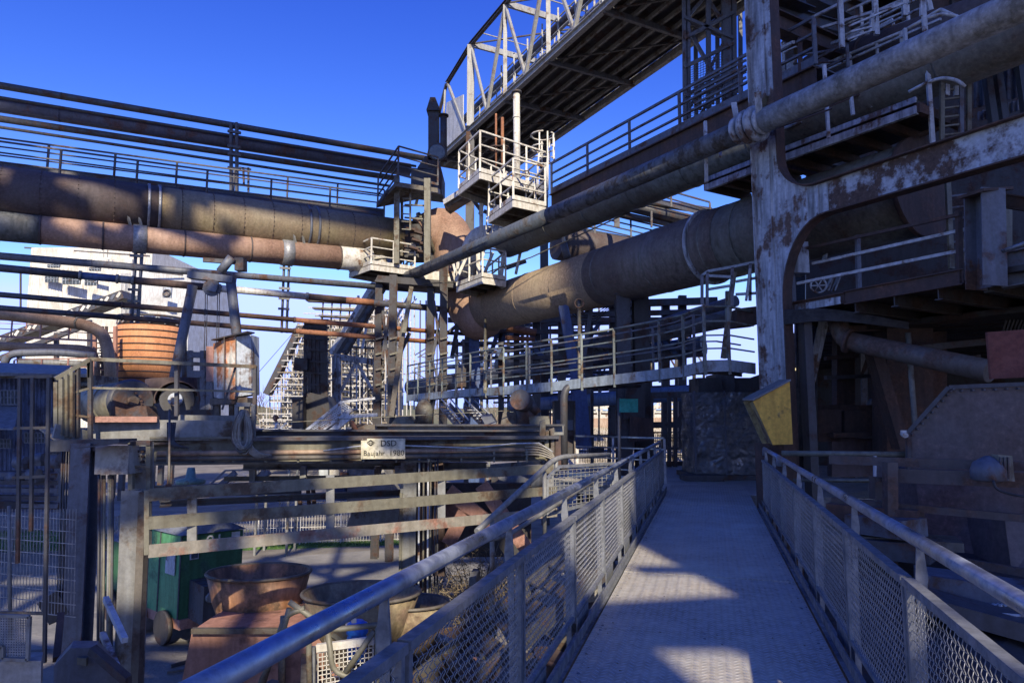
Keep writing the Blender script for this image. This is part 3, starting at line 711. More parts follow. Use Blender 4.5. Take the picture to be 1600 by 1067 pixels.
# step platform left (small apron)
t = thing('access_apron', 'narrow white sloping apron plate under the left end of the uppermost platform', 'steel plate', W(700, 305, 24.6))
poly(t, 'plate', mud, [W(693, 318, 25), W(738, 289, 23.9), W(742, 297, 23.9), W(700, 324, 25)], (0, .9, 0)); bar(t, 'edge_channel', white, W(693, 316, 24.95), W(738, 288, 23.85), .04, .2)  # dark plate colour stands in for the shaded underside
# white vent pipe + rods
t = thing('vent_pipe', 'tall slim white vent pipe with a dark cap standing through the uppermost platform', 'vent pipe', W(808, 300, 24.2))
tube(t, 'pipe', white, [W(808, 305, 24.2), W(807, 146, 24.2)], .125, 18); MB().lathe(W(807, 146, 24.2), Z, [(0, .19), (.07, .19)], 18).build('cap', dark, t)
MB().lathe(W(807, 185, 24.2), Z, [(0, .14), (.05, .14)], 18).build('collar', white, t)
for px, lb in ((775, 'left thin rusty valve rod rising from the uppermost white platform'), (785, 'right thicker rusty valve rod rising from the uppermost white platform')):
    t = thing('valve_rod', lb, 'valve rod', W(px, 262, 25.3), 'rusty valve rods'); tube(t, 'rod', rust, [W(px, 262, 25.3), W(px, 178 if px < 780 else 184, 25.3)], .04 if px < 780 else .06, 10)
    MB().ring(W(px, 232, 25.3), Z, .27, .03).build('handwheel', rustd, t); bar(t, 'spoke', rustd, W(px, 232, 25.3) - V((.27, 0, 0)), W(px, 232, 25.3) + V((.27, 0, 0)), .03, .03)
t = thing('handwheel', 'small handwheel on the railing of the middle white platform', 'handwheel', W(822, 272, 22.2)); MB().ring(W(822, 272, 22.2), V((.2, -1, .1)), .12, .018).build('rim', rustd, t); bar(t, 'spindle', rustd, W(822, 272, 22.2), W(806, 272, 22.4), .05, .05)
bar(t, 'spoke', rustd, W(816, 272, 22.2), W(828, 272, 22.2), .02, .02); bar(t, 'spoke', rustd, W(822, 266, 22.2), W(822, 278, 22.2), .02, .02)
# ladder cage right
t = thing('caged_ladder', 'white ladder with round safety hoops right of the white vent pipe', 'ladder', W(850, 300, 23.4))
cx_ = W(848, 215, 23.6)
for py in (212, 232, 250): 
    c_ = W(848, py, 23.6); pts = [c_ + V((.42 * math.cos(a_), .42 * math.sin(a_), 0)) for a_ in [math.pi * (1.25 - 1.75 * k / 12) + math.pi * .25 for k in range(13)]]
    tube(t, 'hoop', white, pts, .028, 6)
for k in range(6):
    a_ = -1.9 + k * .7; c_ = W(848, 212, 23.6) + V((.42 * math.cos(a_), .42 * math.sin(a_), 0)); bar(t, 'cage_strap', white, c_, c_ - Z * .95, .05, .02)
for s_ in (842, 856): bar(t, 'stile', white, W(s_, 240, 23.2), W(s_ - 6, 332, 23.2), .05, .05)
for k in range(9): bar(t, 'rung', white, W(842 - k * .6, 245 + k * 10, 23.2), W(856 - k * .6, 245 + k * 10, 23.2), .025, .025)
# lower right platform steps/ladder below platform A2 to elbow
t = thing('steel_ladder', 'dark ladder going down from the middle white platform in front of the elbow', 'ladder', W(765, 370, 23.5))
for s_ in (764, 774): bar(t, 'stile', white, W(s_, 300, 23), W(s_ - 8, 400, 23), .05, .05)
for k in range(10): bar(t, 'rung', white, W(764 - k * .8, 305 + k * 10, 23), W(774 - k * .8, 305 + k * 10, 23), .025, .025)
# vertical/inclined white supports
sup = [((752, 318), (752, 372), 'first'), ((770, 395), (752, 440), ''), ((783, 350), (780, 385), ''), ((815, 385), (806, 428), ''), ((790, 372), (782, 440), ''), ((747, 395), (748, 435), ''), ((730, 400), (712, 440), '')]
t = thing('platform_supports', 'group of white struts carrying the white platforms off the brown elbow', 'steel struts', W(760, 400, 23.5))
for a, b, _ in sup: bar(t, 'strut', white, W(*a, 23.8), W(*b, 23.8), .14, .1)
for (x0_, y0_, x1_, y1_) in ((756, 330, 790, 345), (730, 300, 752, 330), (788, 420, 822, 408)): bar(t, 'brace', navy, W(x0_, y0_, 24), W(x1_, y1_, 24), .12, .12)
# dark cowl chimneys, round lamp dish
t = thing('exhaust_stack', 'dark twin exhaust stack with hooded top rising left of the bridge truss', 'exhaust stack', W(678, 235, 28))
poly(t, 'stack', dark2, [W(669, 250, 28), W(685, 250, 28), W(685, 170, 28), W(669, 170, 28)], (0, .5, 0)); poly(t, 'hood', dark2, [W(666, 172, 27.9), W(688, 172, 27.9), W(680, 152, 27.9), W(672, 152, 27.9)], (0, .7, 0))
tube(t, 'vent', dark2, [W(693, 252, 28), W(693, 182, 28)], .15, 14); MB().lathe(W(693, 182, 28), Z, [(0, .22), (.06, .22)], 14).build('vent_cap', dark2, t)
t = thing('round_hatch', 'round glassy hatch disc with dark rim at the foot of the dark exhaust stack', 'hatch', W(683, 238, 27)); MB().lathe(W(683, 238, 27), V((.15, -1, 0)), [(0, .38), (.1, .38)], 28).build('rim', dark2, t); MB().lathe(W(683, 238, 26.9), V((.15, -1, 0)), [(0, .33), (.03, .30)], 28).build('disc', plain('dull_glass_disc', (.10, .13, .15), .35), t)
# dark junction box house and frame round valve at (620..700, 250..420)
vt = thing('valve_tower', 'dark steel valve tower with pale posts in front of the flange left of the elbow', 'valve tower', W(650, 420, 27))
bar(vt, 'post', olive, W(620, 275, 26), W(620, 412, 26), .2, .2); bar(vt, 'post', olive, W(668, 280, 25.6), W(668, 412, 25.6), .24, .24); bar(vt, 'post', olive, W(628, 290, 27), W(628, 400, 27), .1, .1)
poly(vt, 'roof_beam', mud, [W(588, 318, 26.5), W(618, 284, 25.4), W(684, 294, 26), W(690, 298, 28.5), W(610, 300, 29)], (0, 0, -.18))
for (a, b, c_, d_) in ((632, 302, 672, 306), (632, 320, 672, 322), (632, 340, 668, 343)): bar(vt, 'cross_bar', olive, W(a, b, 26.2), W(c_, d_, 26.2), .06, .06)
bar(vt, 'ladder_stile', olive, W(641, 290, 26), W(641, 360, 26), .07, .07)
for k in range(6): bar(vt, 'rung', olive, W(628, 298 + k * 12, 26), W(641, 299 + k * 12, 26), .04, .04)
poly(vt, 'valve_body', dark2, [W(630, 350, 26.8), W(664, 350, 26.8), W(668, 402, 26.8), W(632, 402, 26.8)], (0, 1, 0))
for k in range(7):
    px = 634 + (k * 13) % 30; py = 356 + k * 6; bar(vt, 'valve_flange', rustd, W(px, py, 26.3), W(px + 14, py + 4, 26.4), .25, .08)
poly(vt, 'cabin', dark2, [W(642, 262, 28), W(690, 268, 28), W(690, 300, 28), W(642, 294, 28)], (0, 1.5, 0))
poly(vt, 'cabin_gable', dark2, [W(652, 262, 28), W(664, 244, 28), W(684, 244, 28), W(690, 268, 28)], (0, 1.5, 0))
rail(vt, dark, [W(590, 320, 26.2), W(622, 274, 25.2), W(684, 290, 26)], 1.15, 1.2, (1, .66, .33), .026, .1)
# small white support wall under left platform
poly(vt, 'fascia', white, [W(650, 424, 25.8), W(716, 424, 25.8), W(716, 440, 25.8), W(650, 440, 25.8)], (0, .1, 0))

# ================================================================ round ladder etc ends
# ================================================================ middle pipe walkway with round end
mw = thing('service_gangway', 'light blue edged gangway with many thin rails crossing behind the teal sign', 'gangway', W(960, 597, 13.5))
pts = [W(*q) for q in ((636, 622, 24), (712, 615, 20.5), (787, 610, 17.8), (862, 604, 16.3), (960, 593, 15.2), (1031, 585, 14.2), (1069, 580, 13.6), (1102, 572, 12.8), (1140, 571, 12.9), (1180, 576, 13.4))]
back = [q + V((.1, 1.1, 0)) for q in pts]
bl_e = paint('light_blue_edge_paint', (.20, .25, .29), (.10, .065, .04), .3, 1.8, streak=.7)
for i in range(len(pts) - 1):
    bar(mw, 'edge_plate', bl_e, pts[i], pts[i + 1], .03, .22)
    bar(mw, 'back_plate', navy, back[i], back[i + 1], .03, .2)
    poly(mw, 'floor_plate', dark, [pts[i], pts[i + 1], back[i + 1], back[i]], (0, 0, -.03))
up = [q + Z * .13 for q in pts]; hs = 1.0
for i in range(len(up)):
    m = paint('greenish_post', (.10, .125, .12), (.08, .05, .03), .35, 3) if i == 0 else m
n_ = []
for i in range(len(up) - 1):
    L = (up[i + 1] - up[i]).length; k = max(1, round(L / 1.0))
    for j in range(k): n_.append(lerp(up[i], up[i + 1], j / k))
for q in n_: bar(mw, 'post', m, q - Z * .3, q + Z * hs, .05, .06)
for q in n_[::2]: bar(mw, 'back_post', navy, q + V((.1, 1.1, -.2)), q + V((.1, 1.1, hs)), .05, .05)
for L in (1.0, .72, .45, .2):
    for i in range(len(up) - 1):
        (tube(mw, 'top_rail', m, [up[i] + Z * L, up[i + 1] + Z * L], .026, 8) if L == 1 else bar(mw, 'middle_rail', m, up[i] + Z * L, up[i + 1] + Z * L, .02, .03))
        if L in (1.0, .45): bar(mw, 'back_rail', navy, up[i] + V((.1, 1.1, L)), up[i + 1] + V((.1, 1.1, L)), .03, .03)
# caged corner above the round end
t = thing('corner_guard', 'higher pale railing round the ladder landing left of the pale column', 'guard rail', W(1130, 480, 13))
for px, y0_, y1_ in ((1097, 476, 430), (1105, 478, 425), (1144, 478, 418), (1172, 470, 412)): bar(t, 'post', navy, W(px, y0_, 13), W(px, y1_, 13), .05, .05)
for a, b in (((1097, 430), (1106, 424)), ((1106, 424), (1145, 417)), ((1145, 417), (1182, 409)), ((1107, 431), (1144, 433)), ((1108, 452), (1144, 446)), ((1150, 440), (1183, 434)), ((1150, 460), (1183, 458))): bar(t, 'rail', bl_e, W(*a, 13), W(*b, 13), .05, .05)
bar(t, 'leaning_strut', olive, W(1130, 560, 13.2), W(1147, 425, 13.2), .09, .06); bar(t, 'leaning_strut', pale, W(1166, 470, 12.8), W(1172, 420, 12.8), .04, .04)
poly(t, 'rust_box', rustd, [W(1150, 510, 13.4), W(1186, 506, 13.4), W(1186, 478, 13.4), W(1152, 482, 13.4)], (0, .5, 0))
bar(t, 'green_pipe', paint('greenish_small_pipe', (.09, .15, .13), (.1, .06, .04), .3, 3), W(1137, 560, 13.6), W(1137, 455, 13.6), .08, .08)
# supports beneath the gangway / tall twin columns
def column(name, label, px, pyt, pyb, Y, w_, m, cat='steel column', group=None, zbot=GZ, h=None):
    q = W(px, pyt, Y); t = thing(name, label, cat, (q.x, Y, zbot), group); MB().ib((q.x, Y, zbot), q, w_, h or w_, .025, V((0, 1, 0))).build('shaft', m, t)
    box(t, 'base_plate', m, (q.x, Y, zbot), w_ * 1.5, w_ * 1.5, .04); box(t, 'cap_plate', m, q, w_ * 1.3, w_ * 1.3, .03); return t
column('steel_column', 'left of the two dark stout columns behind the teal sign under the gas main', 972, 462, 700, 19, .38, dark)
column('steel_column', 'right of the two dark stout columns behind the teal sign under the gas main', 1000, 462, 700, 19.6, .42, dark2)
poly(fbx := thing('rusty_cabinet', 'dark rusty cabinet standing below the teal sign beside the gangway columns', 'cabinet', W(1010, 690, 18.5)), 'body', rustd, [W(985, 690, 18.5), W(1022, 688, 18.5), W(1020, 655, 18.5), W(985, 650, 18.5)], (0, .7, 0))
poly(fbx, 'upper_body', dark2, [W(975, 655, 18.6), W(1008, 652, 18.6), W(1008, 602, 18.6), W(978, 602, 18.6)], (0, .7, 0))
bar(fbx, 'door_edge', rustd, W(1000, 690, 18.4), W(1000, 654, 18.4), .03, .03)
t = thing('teal_sign', 'small blank teal sign plate on a thin post by the bridge end', 'sign', V((W(967, 700, 15.8).x, 15.8, 0)))
tube(t, 'post', navy, [V((W(967, 700, 15.8).x, 15.8, -.1)), W(967, 622, 15.8)], .035, 10); poly(t, 'sign_plate', teal, [W(968, 644, 15.75), W(997, 644, 15.75), W(997, 623, 15.75), W(968, 623, 15.75)], (0, .02, 0))
t = thing('bent_duct', 'dark bent duct pipe leaving the ground left of the teal sign', 'duct', W(880, 730, 16)); tube(t, 'pipe', dark, bend([W(881, 735, 16), W(881, 602, 16), W(920, 602, 16.2), W(1000, 600, 16.4)], .35), .09, 14)
t = thing('control_cabinet', 'tall dark cabinet with a grey-blue window left of the blue trestle leg', 'cabinet', W(882, 710, 17.5))
poly(t, 'body', dark2, [W(866, 715, 17.5), W(899, 712, 17.5), W(899, 626, 17.5), W(866, 626, 17.5)], (0, .8, 0)); poly(t, 'window', navy, [W(869, 672, 17.45), W(896, 672, 17.45), W(896, 656, 17.45), W(869, 656, 17.45)], (0, .03, 0)); bar(t, 'frame', mud, W(898, 712, 17.4), W(898, 630, 17.4), .04, .04); poly(t, 'rust_panel', rustd, [W(880, 681, 17.44), W(896, 681, 17.44), W(896, 673, 17.44), W(880, 673, 17.44)], (0, .03, 0))
# blue trestle
t = thing('blue_trestle', 'blue steel A-shaped trestle leg left of the dark columns', 'trestle', W(900, 690, 21))
ib(t, 'leg', bluep, W(912, 700, 21), W(902, 590, 21), .45, .4); ib(t, 'leg', bluep, W(900, 592, 21), W(880, 478, 21), .3, .3); ib(t, 'leg', navy, W(908, 590, 21.4), W(924, 480, 21.4), .12, .12)
poly(t, 'gusset', bluep, [W(894, 640, 21), W(914, 640, 21), W(910, 585, 21), W(896, 585, 21)], (0, .1, 0))
# blue pipes and frames behind the gangway
def pset(label, a, b, r, m, name='distant_pipe', group=None): return pipething(name, label, 'pipe', a, b, r, m, 5 if r > .2 else None, group, 18)
bp_ = paint('blue_pipe_paint', (.06, .11, .24), (.06, .05, .05), .2, .8)
pset('long blue pipe behind the gangway, running level with its floor', W(800, 634, 34), W(1180, 606, 24), .30, bp_)
pset('blue-grey pipe seen between the gangway rails left of the dark columns', W(640, 606, 40), W(1100, 540, 30), .45, navy)
pset('grey-white thick pipe behind the gangway near the blue trestle', W(780, 572, 34), W(1140, 495, 27), .40, greyp)
pset('slim blue pipe above the far rails right of the columns', W(1000, 515, 28), W(1150, 470, 24), .2, navy)
# open steel framework behind (many columns and beams)
fwk = thing('pipe_rack_frame', 'open dark framework of posts and beams against the bright sky behind the gangway', 'pipe rack', W(900, 600, 30))
for px in (735, 783, 807, 838, 878, 920, 958, 986, 1010, 1040, 1066): bar(fwk, 'post', dark, W(px, 700, 30), W(px, 470 - (px % 5) * 8, 30), .26 if px % 2 else .34, .26)
for (x0_, y0_, x1_, y1_, w_) in ((700, 500, 1100, 500, .22), (730, 516, 1080, 524, .16), (720, 535, 1100, 545, .14), (740, 560, 1100, 555, .16), (745, 584, 1000, 570, .12), (860, 478, 1120, 470, .3), (900, 492, 1140, 486, .22), (690, 478, 800, 484, .2)): bar(fwk, 'beam', dark if w_ > .15 else navy, W(x0_, y0_, 29.6), W(x1_, y1_, 29.6), w_, w_)
for (x0_, y0_, x1_, y1_) in ((775, 560, 806, 480), (838, 540, 810, 480), (835, 545, 865, 575), (900, 560, 940, 500), (745, 620, 784, 500), (1010, 560, 1050, 500), (1005, 500, 1062, 560)): bar(fwk, 'brace', bluep, W(x0_, y0_, 29.8), W(x1_, y1_, 29.8), .18, .18)
t = pset('short rust coloured pipe between the far frames below the gas main', W(792, 512, 29), W(838, 520, 29), .16, rust); t = pset('short rust coloured pipe, lower of the pair below the gas main', W(790, 528, 29), W(836, 530, 29), .1, rust)
# background pipes/catwalk right of centre between the two gas mains
bgw = thing('distant_catwalk', 'distant dark pipe catwalk seen in the gap between the two sloping gas mains', 'catwalk', W(1000, 340, 36))
rail(bgw, dark, [W(870, 352, 36), W(1040, 390, 39)], 1.3, 2.2, (1, .75, .5, .25), .04, .2); rail(bgw, dark, [W(985, 306, 36), W(1110, 340, 38)], .9, 2.2, (1, .5), .04, .2)
for (a, b, r) in (((990, 312), (1110, 330), .22), ((970, 318), (1100, 350), .35), ((960, 332), (1080, 358), .16), ((870, 378), (1010, 402), 1.0)):
    tube(bgw, 'pipe', dark if r < .9 else brown2, [W(*a, 37), W(*b, 39)], r, 18)
for px in (875, 964, 1018): bar(bgw, 'post', dark, W(px, 355, 36), W(px, 330, 36), .3 if px == 964 else .1, .1)
t = thing('diagonal_rod', 'thin pale rod slanting from the lower white platform up past the round strut', 'rod', W(830, 400, 22)); tube(t, 'rod', olive, [W(640, 444, 26), W(716, 441, 24.5), W(830, 402, 21.5), W(1090, 283, 17)], .02, 6)
# dark pillars under the white platforms (lattice trestle legs)
tl = thing('trestle_tower', 'dark four-legged trestle tower under the leftmost white platform and valve tower', 'trestle tower', W(640, 660, 26))
for px, Y, tp, m in ((593, 26, 440, dark), (615, 25.5, 430, dark2), (674, 26, 400, dark), (694, 25.5, 400, dark2)):
    ib(tl, 'leg', dark2, V((W(px, 500, Y).x, Y, GZ)), W(px, tp, Y), .27, .27)  # near-black legs stand in for shade on the tower
    for k in range(5): bar(tl, 'bracket', olive if k % 2 else mud, W(px - 6, 530 + k * 24, Y - .2), W(px + 6, 527 + k * 24, Y - .2), .06, .07)
for (a, b) in (((597, 470), (612, 640)), ((612, 470), (597, 560)), ((678, 470), (690, 560)), ((692, 470), (676, 560)), ((676, 560), (692, 640)), ((692, 560), (676, 640))): bar(tl, 'lattice_bar', dark, W(*a, 25.8), W(*b, 25.8), .1, .06)
bar(tl, 'leaning_post', olive, W(643, 448, 24.8), W(631, 520, 24.8), .16, .1); bar(tl, 'leaning_post', mud, W(632, 500, 25), W(612, 650, 25), .18, .12)
poly(tl, 'head_beam', dark2, [W(585, 440, 25.6), W(715, 450, 25.6), W(715, 440, 25.6), W(590, 430, 25.6)], (0, 1.6, 0))
for (a, b) in (((640, 520), (622, 560)), ((706, 560), (720, 480)), ((700, 520), (760, 470))): bar(tl, 'brace', dark, W(*a, 26.5), W(*b, 26.5), .16, .12)
t = thing('blue_post', 'bright blue upright steel post behind the trestle tower', 'steel post', W(742, 600, 27)); ib(t, 'shaft', bluep, V((W(742, 600, 27).x, 27, GZ)), W(741, 510, 27), .4, .3); poly(t, 'box', bluep, [W(735, 600, 26.9), W(750, 600, 26.9), W(750, 560, 26.9), W(735, 560, 26.9)], (0, .3, 0))
t = thing('wall_ladder', 'short dark ladder and meter box between the trestle tower and blue post', 'ladder', W(720, 600, 26)); [bar(t, 'stile', dark, W(px, 605, 26), W(px, 530, 26), .1, .1) for px in (714, 724)]; [bar(t, 'rung', dark, W(714, 540 + 12 * k, 26), W(724, 540 + 12 * k, 26), .06, .06) for k in range(5)]; poly(t, 'meter_box', dark2, [W(716, 604, 25.9), W(728, 604, 25.9), W(728, 575, 25.9), W(716, 575, 25.9)], (0, .3, 0))

# ================================================================ lattice tower upper right
lt = thing('lattice_tower', 'dark lattice tower with wire mesh cage beside the top of the pale column', 'lattice tower', W(1110, 180, 21))
for px in (1069, 1074, 1106, 1134, 1146): bar(lt, 'upright', navy, W(px + 2, 188, 20.5), W(px, -60, 20.5), .13 if px != 1134 else .28, .14)
for px in (1086, 1120, 1156): bar(lt, 'upright', dark, W(px + 2, 188, 22.5), W(px, -60, 22.5), .12, .12)
for (y0_, y1_) in ((105, 68), (150, 112), (28, 60), (60, 20)): bar(lt, 'cross_bar', navy, W(1070, y0_, 20.4), W(1146, y1_, 20.4), .1, .1)
for (a, b) in (((1072, 30), (1106, -10)), ((1070, 32), (1134, 60)), ((1072, 180), (1134, 60)), ((1072, 40), (1146, 170)), ((1090, 188), (1146, 90)), ((1106, 0), (1146, 60))): bar(lt, 'brace', navy, W(*a, 20.6), W(*b, 20.6), .1, .1)
mb = MB()
for k in range(14): px = 1075 + k * 4; mb.bar(W(px, 182 - k * 2, 20.3), W(px, 110 - k * 3, 20.3), .012, .012)
for k in range(22): py = 182 - k * 3.5; mb.bar(W(1075, py, 20.3), W(1130, py - 26 * (.4 + .6 * k / 22), 20.3), .012, .012)
mb.build('mesh_cage', navy, lt)
for k in range(5): bar(lt, 'guard_rail', navy, W(1085, 172 - k * 9, 20), W(1166, 130 - k * 9, 19), .06, .06)
for k in range(4): bar(lt, 'guard_post', navy, W(1094 + 20 * k, 172 - 9 * k, 20), W(1094 + 20 * k, 140 - 10 * k, 20), .08, .08)

# ================================================================ upper right: beams, brown duct, platform, ladder
ud = thing('brown_duct', 'brown riveted duct with pale handrails high at the upper right above the slender pipe', 'duct', W(1400, 80, 15))
a = W(1262, 118, 16.5); b = W(1640, -10, 11.8)
tube(ud, 'duct', brown2, [a, b], .42, 28); 
for f_ in (.02, .3, .6, .9): MB().lathe(lerp(a, b, f_), b - a, [(0, .46), (.08, .46)], 28).build('joint_band', rustd, ud)
rl = [(W(1252, 130, 16.2), W(1262, 112, 16)), (W(1262, 112, 16), W(1290, 100, 15.5)), (W(1290, 100, 15.5), W(1410, 50, 13.5)), (W(1410, 50, 13.5), W(1470, 15, 12.5)), (W(1470, 15, 12.5), W(1490, 24, 12.4))]
for p_, q_ in rl: tube(ud, 'handrail', pale2, [p_, q_], .035, 8)
for px, y0_, y1_, Y in ((1286, 130, 102, 15.6), (1330, 108, 84, 14.8), (1372, 95, 67, 14.1), (1410, 80, 50, 13.4), (1448, 60, 28, 12.8)): bar(ud, 'rail_post', pale2, W(px, y0_, Y), W(px - 2, y1_, Y), .05, .05)
for (a, b) in (((1262, 122, 16), (1470, 30, 12.5)), ((1285, 88, 17), (1455, 5, 14)), ((1290, 70, 17), (1440, -5, 14.5)), ((1300, 98, 18), (1480, 20, 15))): bar(ud, 'rail', pale2, W(*a), W(*b), .045, .045)
od = thing('big_overhead_pipe', 'thick greenish dark pipe at the far upper right below the slender pipe', 'pipe', W(1560, 80, 11.5)); tube(od, 'pipe', greenpipe, bend([W(1495, 70, 12.6), W(1540, 66, 12.2), W(1680, 20, 10.5)], .4), .50, 28)
up_ = thing('upper_walkway', 'pale edged walkway with flaking paint right of the column below the slender pipe', 'walkway', W(1330, 205, 12))
zu = W(1290, 213, 12.6).z; u0, u1, u2 = G(1102, 282, zu), G(1222, 235, zu), G(1432, 156, zu)
q_ = V((.85, .5, 0)) * 1.5
for (a, b) in ((u0, u1 - (u1 - u0) * .12), (u1, u2)):
    bar(up_, 'edge_channel', pale, a, b, .06, .1); bar(up_, 'edge_channel', pale, a - Z * .18, b - Z * .18, .08, .14); poly(up_, 'deck', dark2, [a, b, b + q_, a + q_], (0, 0, -.05))
    for k in range(5): bar(up_, 'joist', rustd, lerp(a, b, k / 4) - Z * .15, lerp(a, b, k / 4) + q_ - Z * .15, .1, .16)
for px, y0_, y1_ in ((1292, 216, 102), (1330, 180, 115), (1360, 168, 120), (1418, 155, 45)): bar(up_, 'post', pale2, W(px + 3, y0_, 12.2), W(px - 4, y1_, 12.2), .055, .055)
for a, b in (((1250, 185), (1412, 120)), ((1200, 205), (1300, 170)), ((1300, 150), (1410, 118))): tube(up_, 'rail', rustd, [W(*a, 12.3), W(*b, 12.1)], .018, 6)
for px, y0_, y1_ in ((1102, 285, 190), (1124, 245, 220)): bar(up_, 'post', pale2, W(px + 2, y0_, 13.4), W(px, y1_, 13.6), .06, .06)
# pale ladder with hoops
lc = thing('caged_ladder', 'pale blue tall ladder posts with curved hoops at the right above the portal beam', 'ladder', W(1470, 225, 11.3))
for px, y0_, y1_, m in ((1441, -30, 25, pale2), (1462, 228, -5, pale2), (1472, 225, 85, olive), (1502, 215, 115, navy), (1514, 210, 60, olive), (1480, 150, 80, pale2), (1494, 150, 100, pale)):
    bar(lc, 'stile', m, W(px - 4 if px == 1462 else px, y0_, 11.2), W(px - (20 if px == 1462 else 0) , y1_, 11.2), .07, .05)
for cy_ in (122, 22):
    pts = [W(1420, cy_ + 22, 11.4), W(1450, cy_ + 6, 11.2), W(1475, cy_ - 1, 11), W(1498, cy_ + 4, 10.9), W(1508, cy_ + 14, 10.9)]; tube(lc, 'hoop', pale2, bend(pts, .15, 3), .03, 8)
for k in range(9): bar(lc, 'rung', olive, W(1470, 100 + k * 14, 11.2), W(1504, 96 + k * 14, 11.2), .03, .03)
# beams top
tb_ = thing('roof_beams', 'dark heavy crossing roof beams between the column top and the brown duct', 'steel beams', W(1260, 60, 15))
ib(tb_, 'beam', rustd, W(1200, 30, 14), W(1320, 82, 15.5), .3, .45, .03); ib(tb_, 'beam', dark, W(1195, 12, 14), W(1330, 50, 17), .2, .3); ib(tb_, 'beam', dark, W(1240, -20, 15), W(1420, 60, 19), .4, .5); ib(tb_, 'beam', dark2, W(1190, -20, 13.6), W(1260, 8, 15), .4, .3)
for (a, b) in (((1255, 35), (1345, -10)), ((1280, 45), (1410, 5)), ((1300, 68), (1345, 52)), ((1215, 78), (1240, 66))): bar(tb_, 'rail', pale2, W(*a, 15), W(*b, 14), .06, .06)
for (a, b) in (((1316, 75), (1312, -20)), ((1370, 55), (1366, -20)), ((1362, 50), (1364, 22)), ((1414, 25), (1412, -20)), ((1455, 20), (1445, -20))): bar(tb_, 'post', pale2, W(*a, 14), W(*b, 14), .1, .08)
for (a, b) in (((1330, 50), (1362, 42)), ((1325, 42), (1415, 4)), ((1325, 62), (1362, 48))): bar(tb_, 'rail', pale2, W(*a, 13.9), W(*b, 13.8), .04, .04)
cbx = thing('switch_cabinet', 'pale metal cabinet just right of the column above the clamp', 'cabinet', W(1230, 150, 14.5)); poly(cbx, 'body', pale, [W(1216, 150, 14.5), W(1247, 138, 14.5), W(1246, 92, 14.5), W(1216, 100, 14.5)], (0, .6, 0)); bar(cbx, 'door_gap', dark, W(1228, 146, 14.46), W(1228, 97, 14.46), .02, .02)
hb = thing('hopper_shell', 'dark brown ribbed furnace shell panels at the very top right', 'steel shell', W(1480, 20, 18))
for k in range(8): px = 1330 + k * 40; poly(hb, 'shell_panel', rustd if k % 2 else dark2, [W(px, 60 - k * 4, 18 - k * .3), W(px + 39, 56 - k * 4, 17.8 - k * .3), W(px + 30, -60, 17.8 - k * .3), W(px - 6, -60, 18 - k * .3)], (0, .3, 0))
# corrugated pieces far right
cg = thing('corrugated_wall', 'weathered corrugated sheets behind dark posts at the far right edge above the beam', 'corrugated wall', W(1560, 170, 13))
def corrug(p, name, m, a, b, c, d, n, dep):              # a,b bottom, d,c top
    bm_ = MB(); vs = []; 
    nn = (V(b) - V(a)).cross(V(d) - V(a)).normalized()
    for i in range(n * 4 + 1):
        t_ = i / (n * 4); o_ = nn * dep * math.sin(t_ * n * 2 * math.pi); vs += [lerp(a, b, t_) + o_, lerp(d, c, t_) + o_]
    bm_.add(vs, [(2 * i, 2 * i + 2, 2 * i + 3, 2 * i + 1) for i in range(n * 4)], True); o_ = nn * -dep * 2.2; k = len(vs)
    bm_.add([v + nn * .012 for v in vs], [(2 * i, 2 * i + 1, 2 * i + 3, 2 * i + 2) for i in range(n * 4)], True)
    return bm_.build(name, m, p)
corrug(cg, 'upper_sheet', navy, W(1522, 170, 13.5), W(1640, 140, 12.5), W(1640, 80, 12.5), W(1522, 110, 13.5), 9, .04); corrug(cg, 'lower_sheet', pale, W(1528, 190, 13), W(1640, 160, 12), W(1640, 142, 12), W(1528, 176, 13), 14, .03)
for px in (1545, 1562, 1598): bar(cg, 'post', dark2, W(px + 8, 195, 12), W(px - 6, 95, 12), .12, .12)

# ================================================================ right platform and dark hall
z_ = 3.72
q0, q1 = G(1232, 480, z_), G(1506, 430, z_); q_ = V((.87, .5, 0))
rp = thing('hall_platform', 'dark platform with rusty edge beam and two-bar railing right of the pale column', 'platform', q0)
q1b = q0 + (q1 - q0) * 1.0; dd = (q1 - q0)
ib(rp, 'edge_beam', rustd, q0 - Z * .02, q0 + dd * .38 - Z * .02, .1, .2); ib(rp, 'edge_beam', rustd, q0 + dd * .385 - Z * .02, q1b - Z * .02, .1, .24)
bar(rp, 'edge_plate', pale, q0 + dd * .0 - Z * .06 - q_ * .08, q0 + dd * .37 - Z * .06 - q_ * .08, .02, .13)
poly(rp, 'deck', dark2, [q0, q0 + dd * 1.9, q0 + dd * 1.9 + q_ * 7, q0 + q_ * 7], (0, 0, -.08))
for k in range(8): ib(rp, 'joist', dark2, q0 + dd * (.22 * k) - Z * .2, q0 + dd * (.22 * k) + q_ * 7 - Z * .2, .12, .22)
for px, m in ((1343, navy), (1241, navy), (1501, rustd)): bar(rp, 'post', m, W(px, 478 if px < 1400 else 445, q1.y + (q0.y - q1.y) * (1506 - px) / 270), W(px - 3, 368 if px == 1343 else 420 if px == 1241 else 330, q1.y + (q0.y - q1.y) * (1506 - px) / 270), .07, .07)
for a, b, m in (((1262, 388), (1500, 335), rustd), ((1270, 412), (1525, 355), pale2), ((1246, 443), (1525, 387), pale2)): bar(rp, 'rail', m, W(a[0], a[1], q0.y - .4), W(b[0], b[1], q1.y), .05, .05)
hw = thing('handwheel', 'pale spoked handwheel on the platform right of the column', 'handwheel', W(1279, 446, 13)); MB().ring(W(1279, 446, 13), V((-.3, -1, 0)), .14, .018).build('rim', pale2, hw)
